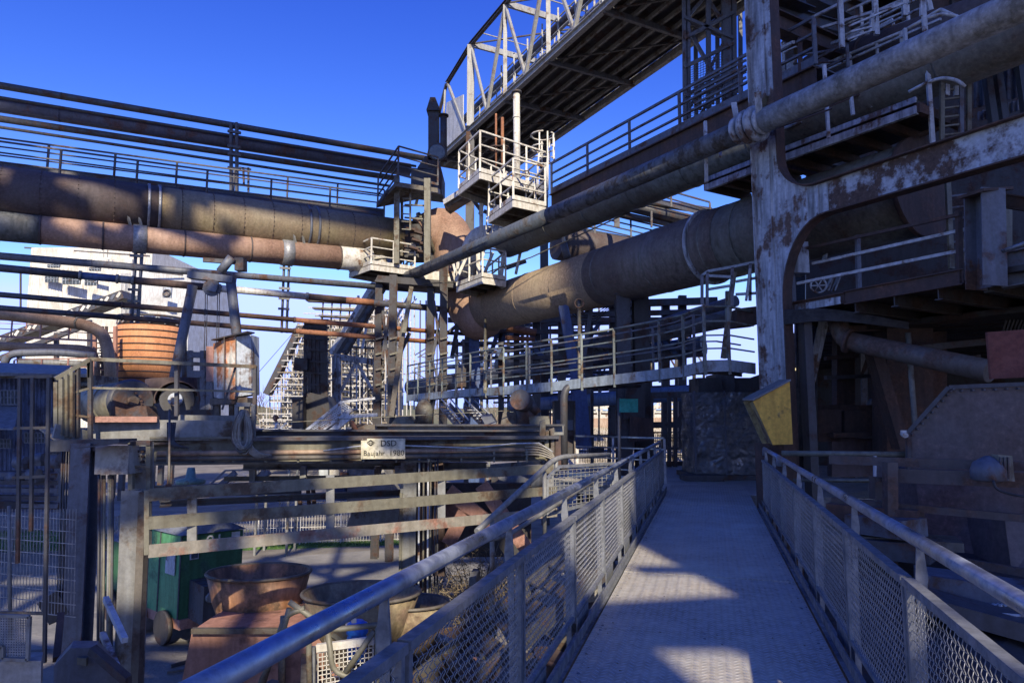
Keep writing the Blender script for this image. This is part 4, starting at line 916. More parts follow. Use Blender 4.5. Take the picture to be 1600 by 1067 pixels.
for an in (0, 60, 120): v = V((math.cos(R(an)), -.3 * math.cos(R(an)), math.sin(R(an)))) * .13; bar(hw, 'spoke', pale2, W(1279, 446, 13) - v, W(1279, 446, 13) + v, .02, .02)
bar(hw, 'spindle', rustd, W(1279, 446, 13), W(1296, 432, 13.3), .04, .04)
t = thing('steel_tie_plates', 'pair of pale diagonal tie plates crossing behind the hall platform', 'steel ties', W(1290, 440, 13.6))
for a, b in (((1288, 405), (1300, 362)), ((1292, 455), (1302, 430)), ((1302, 455), (1312, 430))): bar(t, 'tie_plate', pale, W(*a, 13.6), W(*b, 13.6), .16, .03)
t = thing('diagonal_braces', 'two pale blue parallel diagonal braces hanging below the hall platform', 'steel braces', W(1280, 550, 13.2))
poly(t, 'brace', pale, [W(1267, 565, 13.2), W(1268, 612, 13.2), W(1284, 525, 13.2), W(1290, 500, 13.2), W(1280, 500, 13.2)], (0, .03, 0)); poly(t, 'brace', pale, [W(1273, 590, 13.3), W(1271, 612, 13.3), W(1296, 500, 13.3), W(1286, 500, 13.3)], (0, .03, 0)); bar(t, 'bracket', pale2, W(1240, 502, 12.8), W(1292, 493, 12.6), .1, .05)
sc = thing('dark_post', 'short dark blue stiffened steel post hanging at the end of the hall platform', 'steel post', W(1541, 400, 9.6))
MB().ib(W(1541, 450, 9.5), W(1538, 300, 9.5), .34, .38, .02, V((0, 1, 0))).build('shaft', navy, sc); bar(sc, 'cap_plate', rustd, W(1516, 303, 9.4), W(1562, 300, 9.6), .4, .04)
ib(sc, 'side_beam', navy, W(1562, 425, 9.6), W(1680, 400, 9), .2, .5); tube(sc, 'rail', steel, [W(1566, 393, 9.2), W(1660, 360, 8.6)], .03, 10)
ib(sc, 'upper_beam', rustd, W(1556, 312, 10), W(1680, 330, 9.2), .2, .2); bar(sc, 'stub', olive, W(1572, 390, 11), W(1572, 320, 11), .14, .1)
for px, y0_, y1_ in ((1487, 420, 285), (1503, 410, 330)): bar(sc, 'stile', olive, W(px, y0_, 11.5), W(px - 6, y1_, 11.5), .08, .06)
for k in range(7): bar(sc, 'rung', navy, W(1484, 415 - k * 18, 11.5), W(1524, 410 - k * 18, 11.5), .03, .03)
# hall interior
hall = thing('furnace_hall', 'near-black furnace hall interior filling the right side behind pipes and hoods', 'hall', (12, 20, GZ))
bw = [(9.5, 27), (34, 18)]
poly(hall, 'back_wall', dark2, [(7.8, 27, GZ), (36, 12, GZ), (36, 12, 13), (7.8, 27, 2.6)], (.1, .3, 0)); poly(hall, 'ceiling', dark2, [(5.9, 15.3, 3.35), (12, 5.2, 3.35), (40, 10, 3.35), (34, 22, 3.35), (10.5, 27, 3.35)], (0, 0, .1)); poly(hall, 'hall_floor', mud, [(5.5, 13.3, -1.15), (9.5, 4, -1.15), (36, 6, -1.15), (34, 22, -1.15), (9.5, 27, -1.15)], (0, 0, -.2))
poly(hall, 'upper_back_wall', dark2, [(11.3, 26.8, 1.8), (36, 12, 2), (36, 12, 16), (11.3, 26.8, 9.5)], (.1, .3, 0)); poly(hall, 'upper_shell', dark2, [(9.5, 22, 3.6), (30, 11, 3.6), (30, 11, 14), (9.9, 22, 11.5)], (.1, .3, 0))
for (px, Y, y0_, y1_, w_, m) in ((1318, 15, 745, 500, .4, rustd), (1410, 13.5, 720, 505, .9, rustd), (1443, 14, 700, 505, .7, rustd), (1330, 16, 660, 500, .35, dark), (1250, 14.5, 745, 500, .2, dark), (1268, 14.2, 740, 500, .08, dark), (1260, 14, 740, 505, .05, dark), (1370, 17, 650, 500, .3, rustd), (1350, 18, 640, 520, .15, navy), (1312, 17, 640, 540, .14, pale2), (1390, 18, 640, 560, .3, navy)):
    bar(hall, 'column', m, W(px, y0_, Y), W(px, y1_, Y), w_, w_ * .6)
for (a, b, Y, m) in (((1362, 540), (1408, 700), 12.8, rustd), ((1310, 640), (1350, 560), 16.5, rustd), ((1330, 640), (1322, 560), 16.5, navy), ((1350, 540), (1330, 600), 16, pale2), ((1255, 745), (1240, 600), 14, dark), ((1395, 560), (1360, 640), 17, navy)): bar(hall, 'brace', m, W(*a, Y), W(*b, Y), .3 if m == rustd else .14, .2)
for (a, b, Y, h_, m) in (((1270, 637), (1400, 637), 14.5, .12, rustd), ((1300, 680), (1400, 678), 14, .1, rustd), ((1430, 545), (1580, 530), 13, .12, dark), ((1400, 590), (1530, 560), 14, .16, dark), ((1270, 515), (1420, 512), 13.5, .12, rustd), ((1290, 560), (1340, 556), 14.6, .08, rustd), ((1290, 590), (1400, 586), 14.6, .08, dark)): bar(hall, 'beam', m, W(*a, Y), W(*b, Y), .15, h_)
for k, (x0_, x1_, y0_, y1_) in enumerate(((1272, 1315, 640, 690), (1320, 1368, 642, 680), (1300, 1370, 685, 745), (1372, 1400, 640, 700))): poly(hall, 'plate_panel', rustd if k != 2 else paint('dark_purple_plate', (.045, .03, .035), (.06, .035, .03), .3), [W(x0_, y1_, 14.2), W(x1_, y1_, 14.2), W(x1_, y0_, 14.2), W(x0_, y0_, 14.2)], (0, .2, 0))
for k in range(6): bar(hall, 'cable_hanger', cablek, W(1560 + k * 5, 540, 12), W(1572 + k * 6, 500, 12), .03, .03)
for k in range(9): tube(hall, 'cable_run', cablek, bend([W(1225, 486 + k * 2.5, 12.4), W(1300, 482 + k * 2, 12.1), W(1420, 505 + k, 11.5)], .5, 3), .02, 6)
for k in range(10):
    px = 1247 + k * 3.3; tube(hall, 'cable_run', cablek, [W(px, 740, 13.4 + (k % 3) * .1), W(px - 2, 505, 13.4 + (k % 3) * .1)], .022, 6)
# small daylight glimpses: far back openings lit pale
for (x0_, x1_, y0_, y1_) in ((1283, 1290, 560, 575), (1342, 1349, 565, 600)): pass
dg = thing('diagonal_pipe', 'thick dusty brown pipe slanting down to the right under the hall platform', 'pipe', W(1430, 560, 11)); tube(dg, 'pipe', paint('dusty_grey_brown_pipe', (.075, .065, .06), (.08, .05, .038), .45, 1.6), bend([W(1308, 500, 12.6), W(1318, 530, 12.4), W(1345, 537, 12.2), W(1548, 580, 10.2)], .3), .17, 20); MB().lathe(W(1322, 532, 12.3), W(1345, 537, 12.2) - W(1318, 530, 12.4), [(0, .22), (.06, .22)], 20).build('flange', rustd, dg)
tube(dg, 'vertical_pipe', greyp, [W(1419, 520, 12), W(1431, 680, 12)], .045, 12)
rdp = thing('red_brown_panel', 'flat dull red-brown panel hanging above the big hood at the right edge', 'panel', W(1572, 590, 8.6)); poly(rdp, 'panel', dullred, [W(1549, 592, 8.6), W(1640, 588, 8.4), W(1640, 512, 8.4), W(1543, 519, 8.6)], (0, .04, 0))
hd = thing('machine_hood', 'large brown-grey sheet steel hood with sloping corner in the right foreground', 'machine hood', W(1520, 700, 8.6))
hp = [W(1419, 736, 9.0), W(1700, 752, 8.0), W(1700, 596, 8.0), W(1482, 605, 8.7), W(1419, 675, 9.0)]
hoodm = paint('hood_sheet', (.075, .06, .058), (.10, .06, .045), .4, .5, soft=.15, bump=.1); poly(hd, 'sheet', hoodm, hp, (.12, .1, 0))
for i in range(2, 5): a, b = hp[i], hp[(i + 1) % 5]; bar(hd, 'edge_angle', dark, a - V((0, .01, 0)), b - V((0, .01, 0)), .05, .05)
for i in range(13): q = lerp(hp[2], hp[3], i / 12); bar(hd, 'rivet', dark, q + V((0, -.02, -.05)), q + V((0, -.06, -.05)), .025, .025)
for i in range(9): q = lerp(hp[3], hp[4], i / 8); bar(hd, 'rivet', dark, q + V((0.03, -.02, -.03)), q + V((.03, -.06, -.03)), .025, .025)
chs = paint('chute_plate', (.085, .065, .062), (.07, .04, .035), .4, .6, soft=.12)
poly(hd, 'chute', chs, [W(1436, 800, 8.9), W(1525, 805, 8.6), W(1560, 905, 8.2), W(1452, 880, 8.7)], (0, .8, 0)); poly(hd, 'chute', chs, [W(1436, 800, 8.9), W(1600, 808, 8.4), W(1600, 740, 8.4), W(1430, 735, 9.0)], (0, 1.0, 0)); poly(hd, 'side_chute', chs, [W(1570, 810, 8.0), W(1640, 812, 7.9), W(1660, 960, 7.4), W(1582, 900, 7.8)], (0, .8, 0))
gd = thing('guard_girders', 'rusty horizontal girders and posts guarding the hood behind the right parapet', 'guard girders', W(1460, 760, 7.8))
gm_ = paint('rusty_guard_steel', (.05, .038, .036), (.08, .045, .03), .4, 2)
bar(gd, 'girder', gm_, W(1296, 718, 8.6), W(1660, 730, 7.4), .08, .1); bar(gd, 'girder', gm_, W(1385, 742, 8.2), W(1660, 752, 7.3), .1, .16); bar(gd, 'lower_rail', gm_, W(1300, 782, 8.5), W(1660, 815, 7.2), .07, .08); bar(gd, 'lower_rail', gm_, W(1385, 856, 8.1), W(1660, 905, 7.0), .07, .08)
tube(gd, 'pipe_rail', olive, [W(1222, 708, 10), W(1420, 710, 9.1)], .04, 10); tube(gd, 'pipe_rail', olive, [W(1240, 750, 9.9), W(1390, 751, 9.1)], .025, 10)
for px, y0_, y1_, Y, w_ in ((1391, 890, 722, 8.0, .12), (1372, 780, 745, 8.3, .14)): bar(gd, 'post', gm_, W(px, y0_, Y), W(px, y1_, Y), w_, w_)
bar(gd, 'thin_post', pale2, W(1367, 760, 9), W(1367, 712, 9), .03, .03)
vb = thing('vibrator_motor', 'small dark domed motor with a pale box on the girder at the right', 'motor', W(1548, 740, 7.4)); MB().lathe(W(1546, 752, 7.4), Z, [(0, .12), (.02, .17), (.12, .17), (.2, .14), (.25, .06), (.27, .02)], 20).build('dome', navy, vb); poly(vb, 'terminal_box', olive, [W(1562, 750, 7.3), W(1586, 752, 7.3), W(1582, 712, 7.3), W(1560, 710, 7.3)], (0, .12, 0)); tube(vb, 'cable', cablek, bend([W(1552, 750, 7.2), W(1556, 765, 7.2), W(1590, 775, 7.1), W(1640, 778, 7.0)], .1), .014, 8)
for k in range(3): bar(vb, 'fin', dark, W(1564 + 6 * k, 748, 7.27), W(1563 + 6 * k, 714, 7.27), .015, .02)
lf = thing('lower_machinery', 'dark machine bed with ledges and gratings below the right parapet', 'machine bed', W(1450, 900, 7))
for (a, b, h_, m, Y) in (((1300, 800), (1440, 812), .25, rustd, 8.6), ((1330, 850), (1460, 862), .2, dark, 8.2), ((1280, 835), (1500, 850), .1, mud, 8.4), ((1430, 905), (1640, 935), .2, navy, 7.2), ((1420, 930), (1640, 990), .15, dark, 6.7), ((1340, 815), (1430, 826), .2, navy, 8.3)): bar(lf, 'ledge', m, W(*a, Y), W(*b, Y * .93), .5, h_)
poly(lf, 'floor_sheet', dark2, [W(1250, 830, 9.5), W(1700, 860, 8.5), W(1800, 1400, 4), W(1300, 1300, 4)], (0, 0, -.1)); 
for k in range(10): bar(lf, 'grating_bar', pale2, W(1490 + k * 9, 950 - k * .5, 6.6), W(1520 + k * 9, 944 - k * .5 - 4, 6.9), .015, .02)
for k in range(4): bar(lf, 'grating_frame', pale2, W(1488, 952 + k * 6, 6.5 - k * .02), W(1600, 962 + k * 6, 6.3), .012, .02)
tube(lf, 'round_shaft', dark2, [W(1480, 905, 7.4), W(1640, 930, 6.9)], .09, 14)
# yellow hopper-shaped box
yh = thing('yellow_chute', 'bright yellow wedge shaped steel box hanging on the lower part of the pale column', 'yellow box', W(1208, 650, 12.2))
yp = [W(1208, 695, 12.0), W(1239, 694, 12.0), W(1234, 596, 12.0), W(1177, 627, 12.0)]; poly(yh, 'front_plate', yellow, yp, (0, .02, 0))
darky = paint('darker_yellow_side', (.30, .24, .10), (.12, .08, .05), .4, 3); poly(yh, 'side_plate', darky, [W(1208, 695, 12.03), W(1177, 627, 12.03), W(1170, 630, 12.6), W(1196, 690, 12.6)], (0, .02, .0)); poly(yh, 'top_flange', greyp, [yp[2] + Z * .01 + V((.01, -.04, 0)), yp[3] + Z * .01 + V((-.02, -.04, 0)), yp[3] + V((-.02, .5, .03)), yp[2] + V((.01, .5, .03))], (0, 0, .03)); poly(yh, 'back_plate', darky, [p + V((0, .5, 0)) for p in yp], (0, .02, 0))  # side and back plates in a darker, duller yellow
lm = thing('ceiling_lamp', 'small warm lit lamp deep inside the dark hall', 'lamp', W(1484, 577, 13.2)); box(lm, 'housing', dark, W(1484, 574, 13.2), .3, .12, .05)
em = bpy.data.materials.new('warm_lamp_glow'); em.use_nodes = True; em.node_tree.nodes['Principled BSDF'].inputs['Emission Color'].default_value = (1, .45, .12, 1); em.node_tree.nodes['Principled BSDF'].inputs['Emission Strength'].default_value = 1.2; box(lm, 'tube', em, W(1484, 577, 13.15), .18, .08, .03)
lm = thing('ceiling_lamp', 'small yellowish lamp just right of the column above the yellow box', 'lamp', W(1238, 576, 13.6)); box(lm, 'housing', dark, W(1238, 574, 13.6), .16, .1, .05); em2 = em.copy(); em2.name = 'pale_lamp_glow'; em2.node_tree.nodes['Principled BSDF'].inputs['Emission Color'].default_value = (1, .8, .35, 1); em2.node_tree.nodes['Principled BSDF'].inputs['Emission Strength'].default_value = .8; box(lm, 'tube', em2, W(1238, 579, 13.5), .13, .06, .05)
cm = thing('security_camera', 'tiny white camera on a bracket at the left edge of the big hood', 'camera', W(1414, 677, 9)); bar(cm, 'bracket', white, W(1408, 674, 9), W(1419, 674, 9), .03, .03); tube(cm, 'body', white, [W(1411, 678, 9.1), W(1415, 680, 8.9)], .035, 12)
# ================================================================ charging crane carriage, left
cc = thing('crane_carriage', 'weathered travelling crane platform with drums, railings and boxes on the long girder at the left', 'crane carriage', W(260, 700, 10))
bar(cc, 'platform_beam', greyp, W(140, 671, 9.6), W(382, 673, 10.2), .12, .29); bar(cc, 'platform_beam', greyp, W(280, 655, 10.3), W(400, 656, 10.6), .2, .13); bar(cc, 'beam_cap', redox, W(142, 655, 9.5), W(247, 655, 9.8), .3, .08)
poly(cc, 'floor_plate', mud, [W(92, 690, 8.8), W(140, 695, 9.4), W(400, 686, 10.4), W(400, 668, 13), W(60, 668, 12)], (0, 0, -.03))
bar(cc, 'edge_plate', greyp, W(84, 673, 8.9), W(139, 684, 9.4), .03, .18); bar(cc, 'beam_end', greyp, W(380, 690, 10.2), W(382, 650, 10.2), .2, .12)
for px, y0_, y1_, Y in ((141, 686, 562, 9.3), (88, 680, 597, 9.0), (96, 680, 592, 9.0), (104, 682, 586, 9.05), (112, 683, 581, 9.1), (121, 684, 573, 9.2), (276, 650, 568, 9.9), (398, 648, 572, 10.3), (140, 590, 562, 9.3)): bar(cc, 'rail_post', dark if px > 120 else olive, W(px, y0_, Y), W(px, y1_, Y), .05, .05)
for a, b, w_ in (((141, 561, 9.3), (400, 573, 10.3), .05), ((86, 592, 9.0), (141, 561, 9.3), .05), ((141, 606, 9.3), (400, 612, 10.3), .03), ((86, 622, 9.0), (141, 606, 9.3), .03), ((88, 645, 9), (141, 652, 9.3), .03)): bar(cc, 'top_rail' if w_ > .04 else 'middle_rail', olive, W(*a), W(*b), w_, w_)
bar(cc, 'brace', dark, W(368, 573, 10.25), W(347, 640, 10.2), .03, .03)
dr = thing('winch_drum', 'large dusty round winch drum with disc end on the left of the crane platform', 'winch drum', W(200, 650, 10.6))
c0 = W(205, 627, 10.4); dX = (W(150, 632, 11.3) - c0)
tube(dr, 'shell', olive, [c0, c0 + dX], .31, 32); MB().lathe(c0 - dX.normalized() * .02, dX, [(-.03, .30), (.02, .34), (.05, .34)], 32).build('end_disc', dark, dr); MB().lathe(c0 - dX.normalized() * .06, dX, [(-.05, .07), (.03, .09)], 16).build('hub', mud, dr)
for k in range(10): a_ = k * .628; q = c0 - dX.normalized() * .07 + V((math.cos(a_) * .13, 0, math.sin(a_) * .13)); MB().lathe(q, dX, [(0, .018), (.04, .018)], 8).build('bolt', rustd, dr)
poly(dr, 'cradle', dark, [W(187, 655, 10.3), W(232, 655, 10.3), W(228, 634, 10.3), W(190, 634, 10.3)], (0, .3, 0))
tube(dr, 'shell_band', olive, [c0 + dX * .45, c0 + dX * .5], .325, 32)
dr = thing('winch_drum', 'smaller hooded drum with pale round hub right of the large winch drum', 'winch drum', W(275, 650, 10.7))
c0 = W(276, 624, 10.6); dX = V((-.35, .8, .02))
b = MB(); vs = []
for i in range(2):
    for k in range(17): a_ = math.pi * k / 16 * 1.15 - .25; vs.append(c0 + dX * i + V((math.cos(a_) * .31, math.cos(a_) * .1, math.sin(a_) * .29)))
for i in range(2):
    for k in range(17): a_ = math.pi * k / 16 * 1.15 - .25; vs.append(c0 + dX * i + V((math.cos(a_) * .29, math.cos(a_) * .1, math.sin(a_) * .27)))
b.add(vs, [(k, k + 1, 17 + k + 1, 17 + k) for k in range(16)] + [(34 + k + 1, 34 + k, 51 + k, 51 + k + 1) for k in range(16)] + [(k, 34 + k, 34 + k + 1, k + 1) for k in range(16)], True).build('hood', rustd, dr)
tube(dr, 'hub', pale, [c0 + V((.02, -.1, 0)), c0 + dX * .3], .10, 20); tube(dr, 'hub_centre', greyp, [c0 + V((.02, -.14, 0)), c0 + V((0, -.1, 0))], .035, 12); tube(dr, 'drum', dark, [c0 + dX * .15, c0 + dX], .25, 20)
tube(dr, 'rust_cylinder', rustd, [W(268, 620, 11.6), W(268, 592, 11.6)], .40, 28)
cb2 = thing('rusted_cabinet', 'tall white and rust streaked sheet steel cabinet with tilted lid on the crane platform', 'cabinet', W(365, 640, 10.8))
poly(cb2, 'left_panel', wrust, [W(334, 620, 10.9), W(350, 624, 10.7), W(350, 530, 10.7), W(333, 537, 10.9)], (0, .35, 0)); poly(cb2, 'middle_panel', paint('rust_running_panel', (.66, .66, .58), (.36, .13, .05), .62, .9, soft=.04, streak=1.2), [W(350.6, 624, 10.68), W(368, 624, 10.6), W(368, 524, 10.6), W(350.6, 530, 10.68)], (0, .35, 0)); poly(cb2, 'right_panel', pale, [W(368.8, 620, 10.6), W(393, 616, 10.75), W(392, 523, 10.75), W(368.8, 526, 10.6)], (0, .35, 0))
poly(cb2, 'lid', dark2, [W(330, 532, 10.7), W(386, 519, 10.4), W(398, 521, 10.6), W(352, 534, 11.2)], (0, 0, .02)); poly(cb2, 'side_box', redox, [W(322, 596, 11.2), W(334, 596, 11.2), W(334, 541, 11.2), W(322, 541, 11.2)], (0, .3, 0)); bar(cb2, 'base', mud, W(334, 628, 10.8), W(392, 626, 10.8), .3, .1)
for px in (350.3, 368.4): bar(cb2, 'seam', mud, W(px, 624, 10.58), W(px, 526, 10.58), .012, .012)
for px in (340, 362, 386): bar(cb2, 'foot', mud, W(px, 650, 10.8), W(px, 628, 10.8), .07, .07)
cbn = thing('cable_bundle', 'tangled hanging bundle of grey hoses looped over a hook on the girder', 'cable bundle', W(380, 660, 9.9))
hk = (380, 640)
for k in range(22):
    w_ = random.uniform(4, 15); yb = random.uniform(700, 716); xs = random.uniform(-4, 4)
    pts = [W(hk[0] + xs, 640, 9.9), W(hk[0] - w_ + xs, 662, 9.88 - k * .003), W(hk[0] - w_ * 1.1 + xs, 690, 9.85), W(hk[0] + xs, yb, 9.82 - k * .004), W(hk[0] + w_ + xs, 690, 9.85), W(hk[0] + w_ * .8 + xs, 662, 9.88), W(hk[0] + xs + 2, 641, 9.9)]
    tube(cbn, 'hose', (cable, mud, olive)[k % 3], bend(pts, .3, 3), .014, 5)
for k in range(6): tube(cbn, 'loose_hose', cable, bend([W(378 + 2 * k, 690, 9.85), W(388 + 3 * k, 708, 9.83), W(404 + 4 * k, 716 - k, 9.85)], .2, 4), .013, 5)
bar(cbn, 'hook_frame', greyp, W(370, 632, 9.95), W(392, 632, 9.95), .04, .06); bar(cbn, 'hook_frame', greyp, W(370, 690, 9.98), W(370, 632, 9.98), .05, .05); bar(cbn, 'hook_frame', greyp, W(396, 690, 9.98), W(396, 632, 9.98), .05, .05)

# ---- main girder with sign
gr = thing('crane_girder', 'long dusty steel girder at eye level carrying the nameplate and two brown pipes', 'girder', W(540, 720, 10.8))
ga, gb_ = W(236, 704, 9.9), W(868, 700, 11.6); gdir = (gb_ - ga).normalized()
MB().ib(ga, gb_, .3, .40, .03).build('girder', olive, gr); MB().ib(ga + V((-.2, .7, .12)), gb_ + V((0, .7, .12)), .25, .34, .03).build('rear_girder', dark, gr)
bar(gr, 'dark_rail', dark, W(396, 686, 9.9), W(872, 683, 11.3), .12, .05); bar(gr, 'upper_beam', greyp, W(590, 672, 11.6), W(880, 671, 12.4), .06, .19); bar(gr, 'upper_beam_flange', dark, W(586, 664, 11.5), W(880, 664, 12.3), .2, .03)
tube(gr, 'conduit_pipe', paint('dusty_orange_conduit', (.28, .19, .12), (.2, .11, .07), .4, 2), [W(245, 709, 9.6), W(842, 702.5, 11.2)], .036, 10); tube(gr, 'conduit_pipe', mud, [W(245, 717, 9.6), W(842, 711, 11.2)], .036, 10)
for k in range(12): px = 262 + k * 51; q = (px - 245) / 597; Yp = 9.57 + 1.58 * q; bar(gr, 'pipe_clip', olive, W(px, 722, Yp), W(px, 703, Yp), .03, .02)
tube(gr, 'loose_cable', pale2, [W(505, 704, 10.2), W(560, 697, 10.3), W(600, 695, 10.5), W(660, 697, 10.6), W(740, 700, 10.9), W(800, 693, 11.0), W(842, 692, 11.1), W(864, 706, 11.1)], .012, 6)
for k in range(5): tube(gr, 'end_cable', cable, bend([W(820, 694 + 4 * k, 11.1), W(845, 694 + 4 * k, 11.1), W(866 + k, 708 + k * 3, 11.1), W(868 + k, 735, 11.1)], .2, 3), .013, 5)
for px, y0_, y1_, m in ((848, 690, 655, olive), (862, 735, 668, mud), (872, 730, 680, rustd), (856, 700, 672, olive)): poly(gr, 'end_bracket', m, [W(px - 5, y0_, 11.3), W(px + 5, y0_, 11.3), W(px + 4, y1_, 11.3), W(px - 4, y1_ + 3, 11.3)], (0, .2, 0))
sg = thing('nameplate', 'brushed metal nameplate reading DSD Baujahr 1980 on the long girder', 'nameplate', W(598, 717, 10.3))
s0, s1, s2, s3 = W(564, 717, 10.3), W(633, 716.5, 10.45), W(633, 685, 10.45), W(564, 685, 10.3)
poly(sg, 'plate', plate, [s0, s1, s2, s3], (0, .012, 0))
def text(p, s_, loc, size, m, ax_=None, name='lettering', ext=.002, align='CENTER', up=Z):
    cu = bpy.data.curves.new(name, 'FONT'); cu.body = s_; cu.size = size; cu.extrude = ext; cu.align_x = align; cu.resolution_u = 3
    tmp = bpy.data.objects.new('t', cu); C.objects.link(tmp); dg_ = bpy.context.evaluated_depsgraph_get(); me = bpy.data.meshes.new_from_object(tmp.evaluated_get(dg_)); bpy.data.objects.remove(tmp)
    me.materials.clear(); me.materials.append(m); o = bpy.data.objects.new(name, me); C.objects.link(o); x = V(ax_ or (1, 0, 0)).normalized(); z = up; y_ = x.cross(z).normalized() * -1
    mt = Matrix((x, z, x.cross(z))).transposed().to_4x4(); mt.translation = V(loc) - PL.get(p, V((0, 0, 0))); o.parent = p; o.matrix_local = mt; return o
sx_ = (s1 - s0).normalized(); nf = V((0, -.008, 0))
text(sg, 'DSD', lerp(s0, s1, .617) + Z * .19 + nf, .125, black, sx_); text(sg, 'Baujahr', lerp(s0, s1, .05) + Z * .05 + nf, .105, black, sx_, align='LEFT'); text(sg, '1980', lerp(s0, s1, .63) + Z * .05 + nf, .115, black, sx_, align='LEFT')
lg_ = MB(); cL_ = lerp(s0, s1, .21) + Z * .24 + nf
for k in range(3):
    r_ = .055 - .012 * k
    if k == 0:
        ps = [cL_ + sx_ * r_, cL_ + Z * r_ * .8, cL_ - sx_ * r_, cL_ - Z * r_ * .8]; [lg_.bar(ps[i], ps[(i + 1) % 4], .004, .006) for i in range(4)]
lg_.ring(cL_, V((0, 1, 0)), .028, .004, 16, 4); lg_.bar(cL_ - sx_ * .02, cL_ + sx_ * .02, .004, .006); lg_.build('emblem', black, sg)
for a_, b_ in ((.03, .02), (.97, .02), (.03, .29), (.97, .29)): MB().lathe(lerp(s0, s1, a_) + Z * b_ + nf, V((0, -1, 0)), [(0, .007), (.006, .006)], 8).build('screw', greyp, sg)

# ---- corner column with plates
ccn = thing('crane_column', 'pale dusty column with bolted head and grey box left of the flat bar barrier', 'steel column', W(215, 1000, 7.6))
MB().ib(V((W(212, 1000, 7.6).x, 7.6, GZ)), W(213, 765, 7.6), .22, .2, .02, V((0, 1, 0))).build('shaft', greyp, ccn); bar(ccn, 'rear_shaft', mud, V((W(226, 1000, 7.5).x, 7.45, GZ)), W(226, 768, 7.5), .08, .1)
poly(ccn, 'head_plate', greyp, [W(202, 765, 7.8), W(236, 765, 7.8), W(236, 690, 7.8), W(204, 690, 7.8)], (0, .06, 0)); bar(ccn, 'head_frame', olive, W(205, 765, 7.7), W(205, 690, 7.7), .05, .05); bar(ccn, 'head_frame', olive, W(233, 765, 7.7), W(233, 690, 7.7), .05, .05); bar(ccn, 'head_frame', olive, W(203, 729, 7.68), W(236, 729, 7.68), .05, .03); bar(ccn, 'head_frame', dark, W(205, 692, 7.68), W(236, 692, 7.68), .05, .05)
for i in range(2):
    for j in range(3): MB().lathe(W(216 + 8 * i, 705 + 8 * j, 7.78), V((0, -1, 0)), [(0, .018), (.03, .018)], 6).build('bolt', rustd, ccn)
gx = thing('grey_box', 'plain dusty grey-brown box fixed beside the bolted column head', 'box', W(172, 740, 7.6)); poly(gx, 'body', paint('dusty_box_paint', (.26, .24, .20), (.16, .12, .09), .35, 2.5), [W(147, 741, 7.5), W(199, 741, 7.5), W(202, 696, 7.6), W(149, 696, 7.6)], (0, .3, 0)); bar(gx, 'lid_edge', dark, W(130, 699, 7.4), W(205, 690, 7.5), .3, .012)
for px, m in ((160, dark), (163, olive), (170, greyp), (173, olive), (176, dark), (155, dark)): tube(gx, 'hose', m, [W(px, 742, 7.6), W(px - 3, 1100, 7.4)], .014, 6)
dc = thing('steel_column', 'very dark stout column left of the dusty bolted column', 'steel column', W(133, 1000, 8.6)); MB().ib(V((W(133, 900, 8.6).x, 8.6, GZ)), W(135, 692, 8.6), .24, .24, .02, V((0, 1, 0))).build('shaft', navy, dc); box(dc, 'base_plate', dark, (W(133, 900, 8.6).x, 8.6, GZ), .4, .4, .05); bar(dc, 'head', dark, W(92, 696, 8.8), W(200, 694, 8.6), .3, .14)
for k in range(7): px = 92 + k * 4.2; tube(dc, 'hoist_rope', dark, [W(px + 5, 705, 8.9), W(px - 2, 935, 8.7)], .012, 6)
bar(dc, 'rope_block', dark2, W(78, 955, 8.6), W(108, 935, 8.6), .25, .3)
# flat bar barrier
fbar = thing('flat_bar_barrier', 'barrier of three wide dusty flat bars in front of the yard below the girder', 'barrier', W(540, 850, 8.5))
for (ya, yb) in ((773, 731.5), (817, 766), (861, 800)):
    bar(fbar, 'flat_bar', olive if ya != 861 else paint('rust_edged_flat_bar', (.2, .185, .15), (.2, .1, .07), .45, 2), W(232, ya, 7.15), W(870, yb, 10.35), .02, .13)
for px, y0_, y1_ in ((300, 857, 758), (516, 836, 742), (690, 820, 738), (860, 806, 726)):
    Yp = 1 / (1 / 7.15 + (1 / 10.35 - 1 / 7.15) * (px - 232) / 638) + .03; bar(fbar, 'post', greyp, W(px, y0_, Yp), W(px, y1_, Yp), .1, .02)
bar(fbar, 'end_post', olive, W(231, 866, 7.17), W(231, 765, 7.17), .05, .06)
# lower girder behind barrier
lg2 = thing('lower_girder', 'dark lower girder line with small posts beneath the long girder', 'girder', W(540, 745, 12)); ib(lg2, 'girder', dark, W(240, 768, 11), W(470, 762, 11.6), .2, .18); ib(lg2, 'girder', greyp, W(380, 728, 11.6), W(760, 727, 12.6), .2, .12); ib(lg2, 'girder', dark, W(250, 787, 11), W(700, 766, 12.4), .14, .1); bar(lg2, 'bar', olive, W(350, 748, 11.6), W(640, 745, 12.4), .04, .08)
for px in (395, 474, 590, 622): bar(lg2, 'post', greyp, W(px, 752, 11.7), W(px, 728, 11.7), .1, .08)
poly(lg2, 'hopper_plate', paint('grey_hopper', (.22, .22, .21), (.12, .09, .07), .3, 1.5), [W(542, 790, 13), W(622, 790, 13), W(596, 726, 13), W(542, 726, 13)], (0, .8, 0)); poly(lg2, 'blue_panel', bluep, [W(520, 782, 12.9), W(538, 782, 12.9), W(538, 758, 12.9), W(520, 758, 12.9)], (0, .3, 0)); poly(lg2, 'hopper_plate', greyp, [W(540, 826, 14), W(620, 826, 14), W(626, 770, 14), W(560, 770, 14)], (0, .8, 0))
for (x0_, x1_, y0_, y1_) in ((498, 512, 728, 744), (515, 530, 728, 744), (532, 545, 738, 744)): poly(lg2, 'small_box', pale if x0_ < 510 else orange if x0_ > 530 else white, [W(x0_, y1_, 13), W(x1_, y1_, 13), W(x1_, y0_, 13), W(x0_, y0_, 13)], (0, .3, 0))
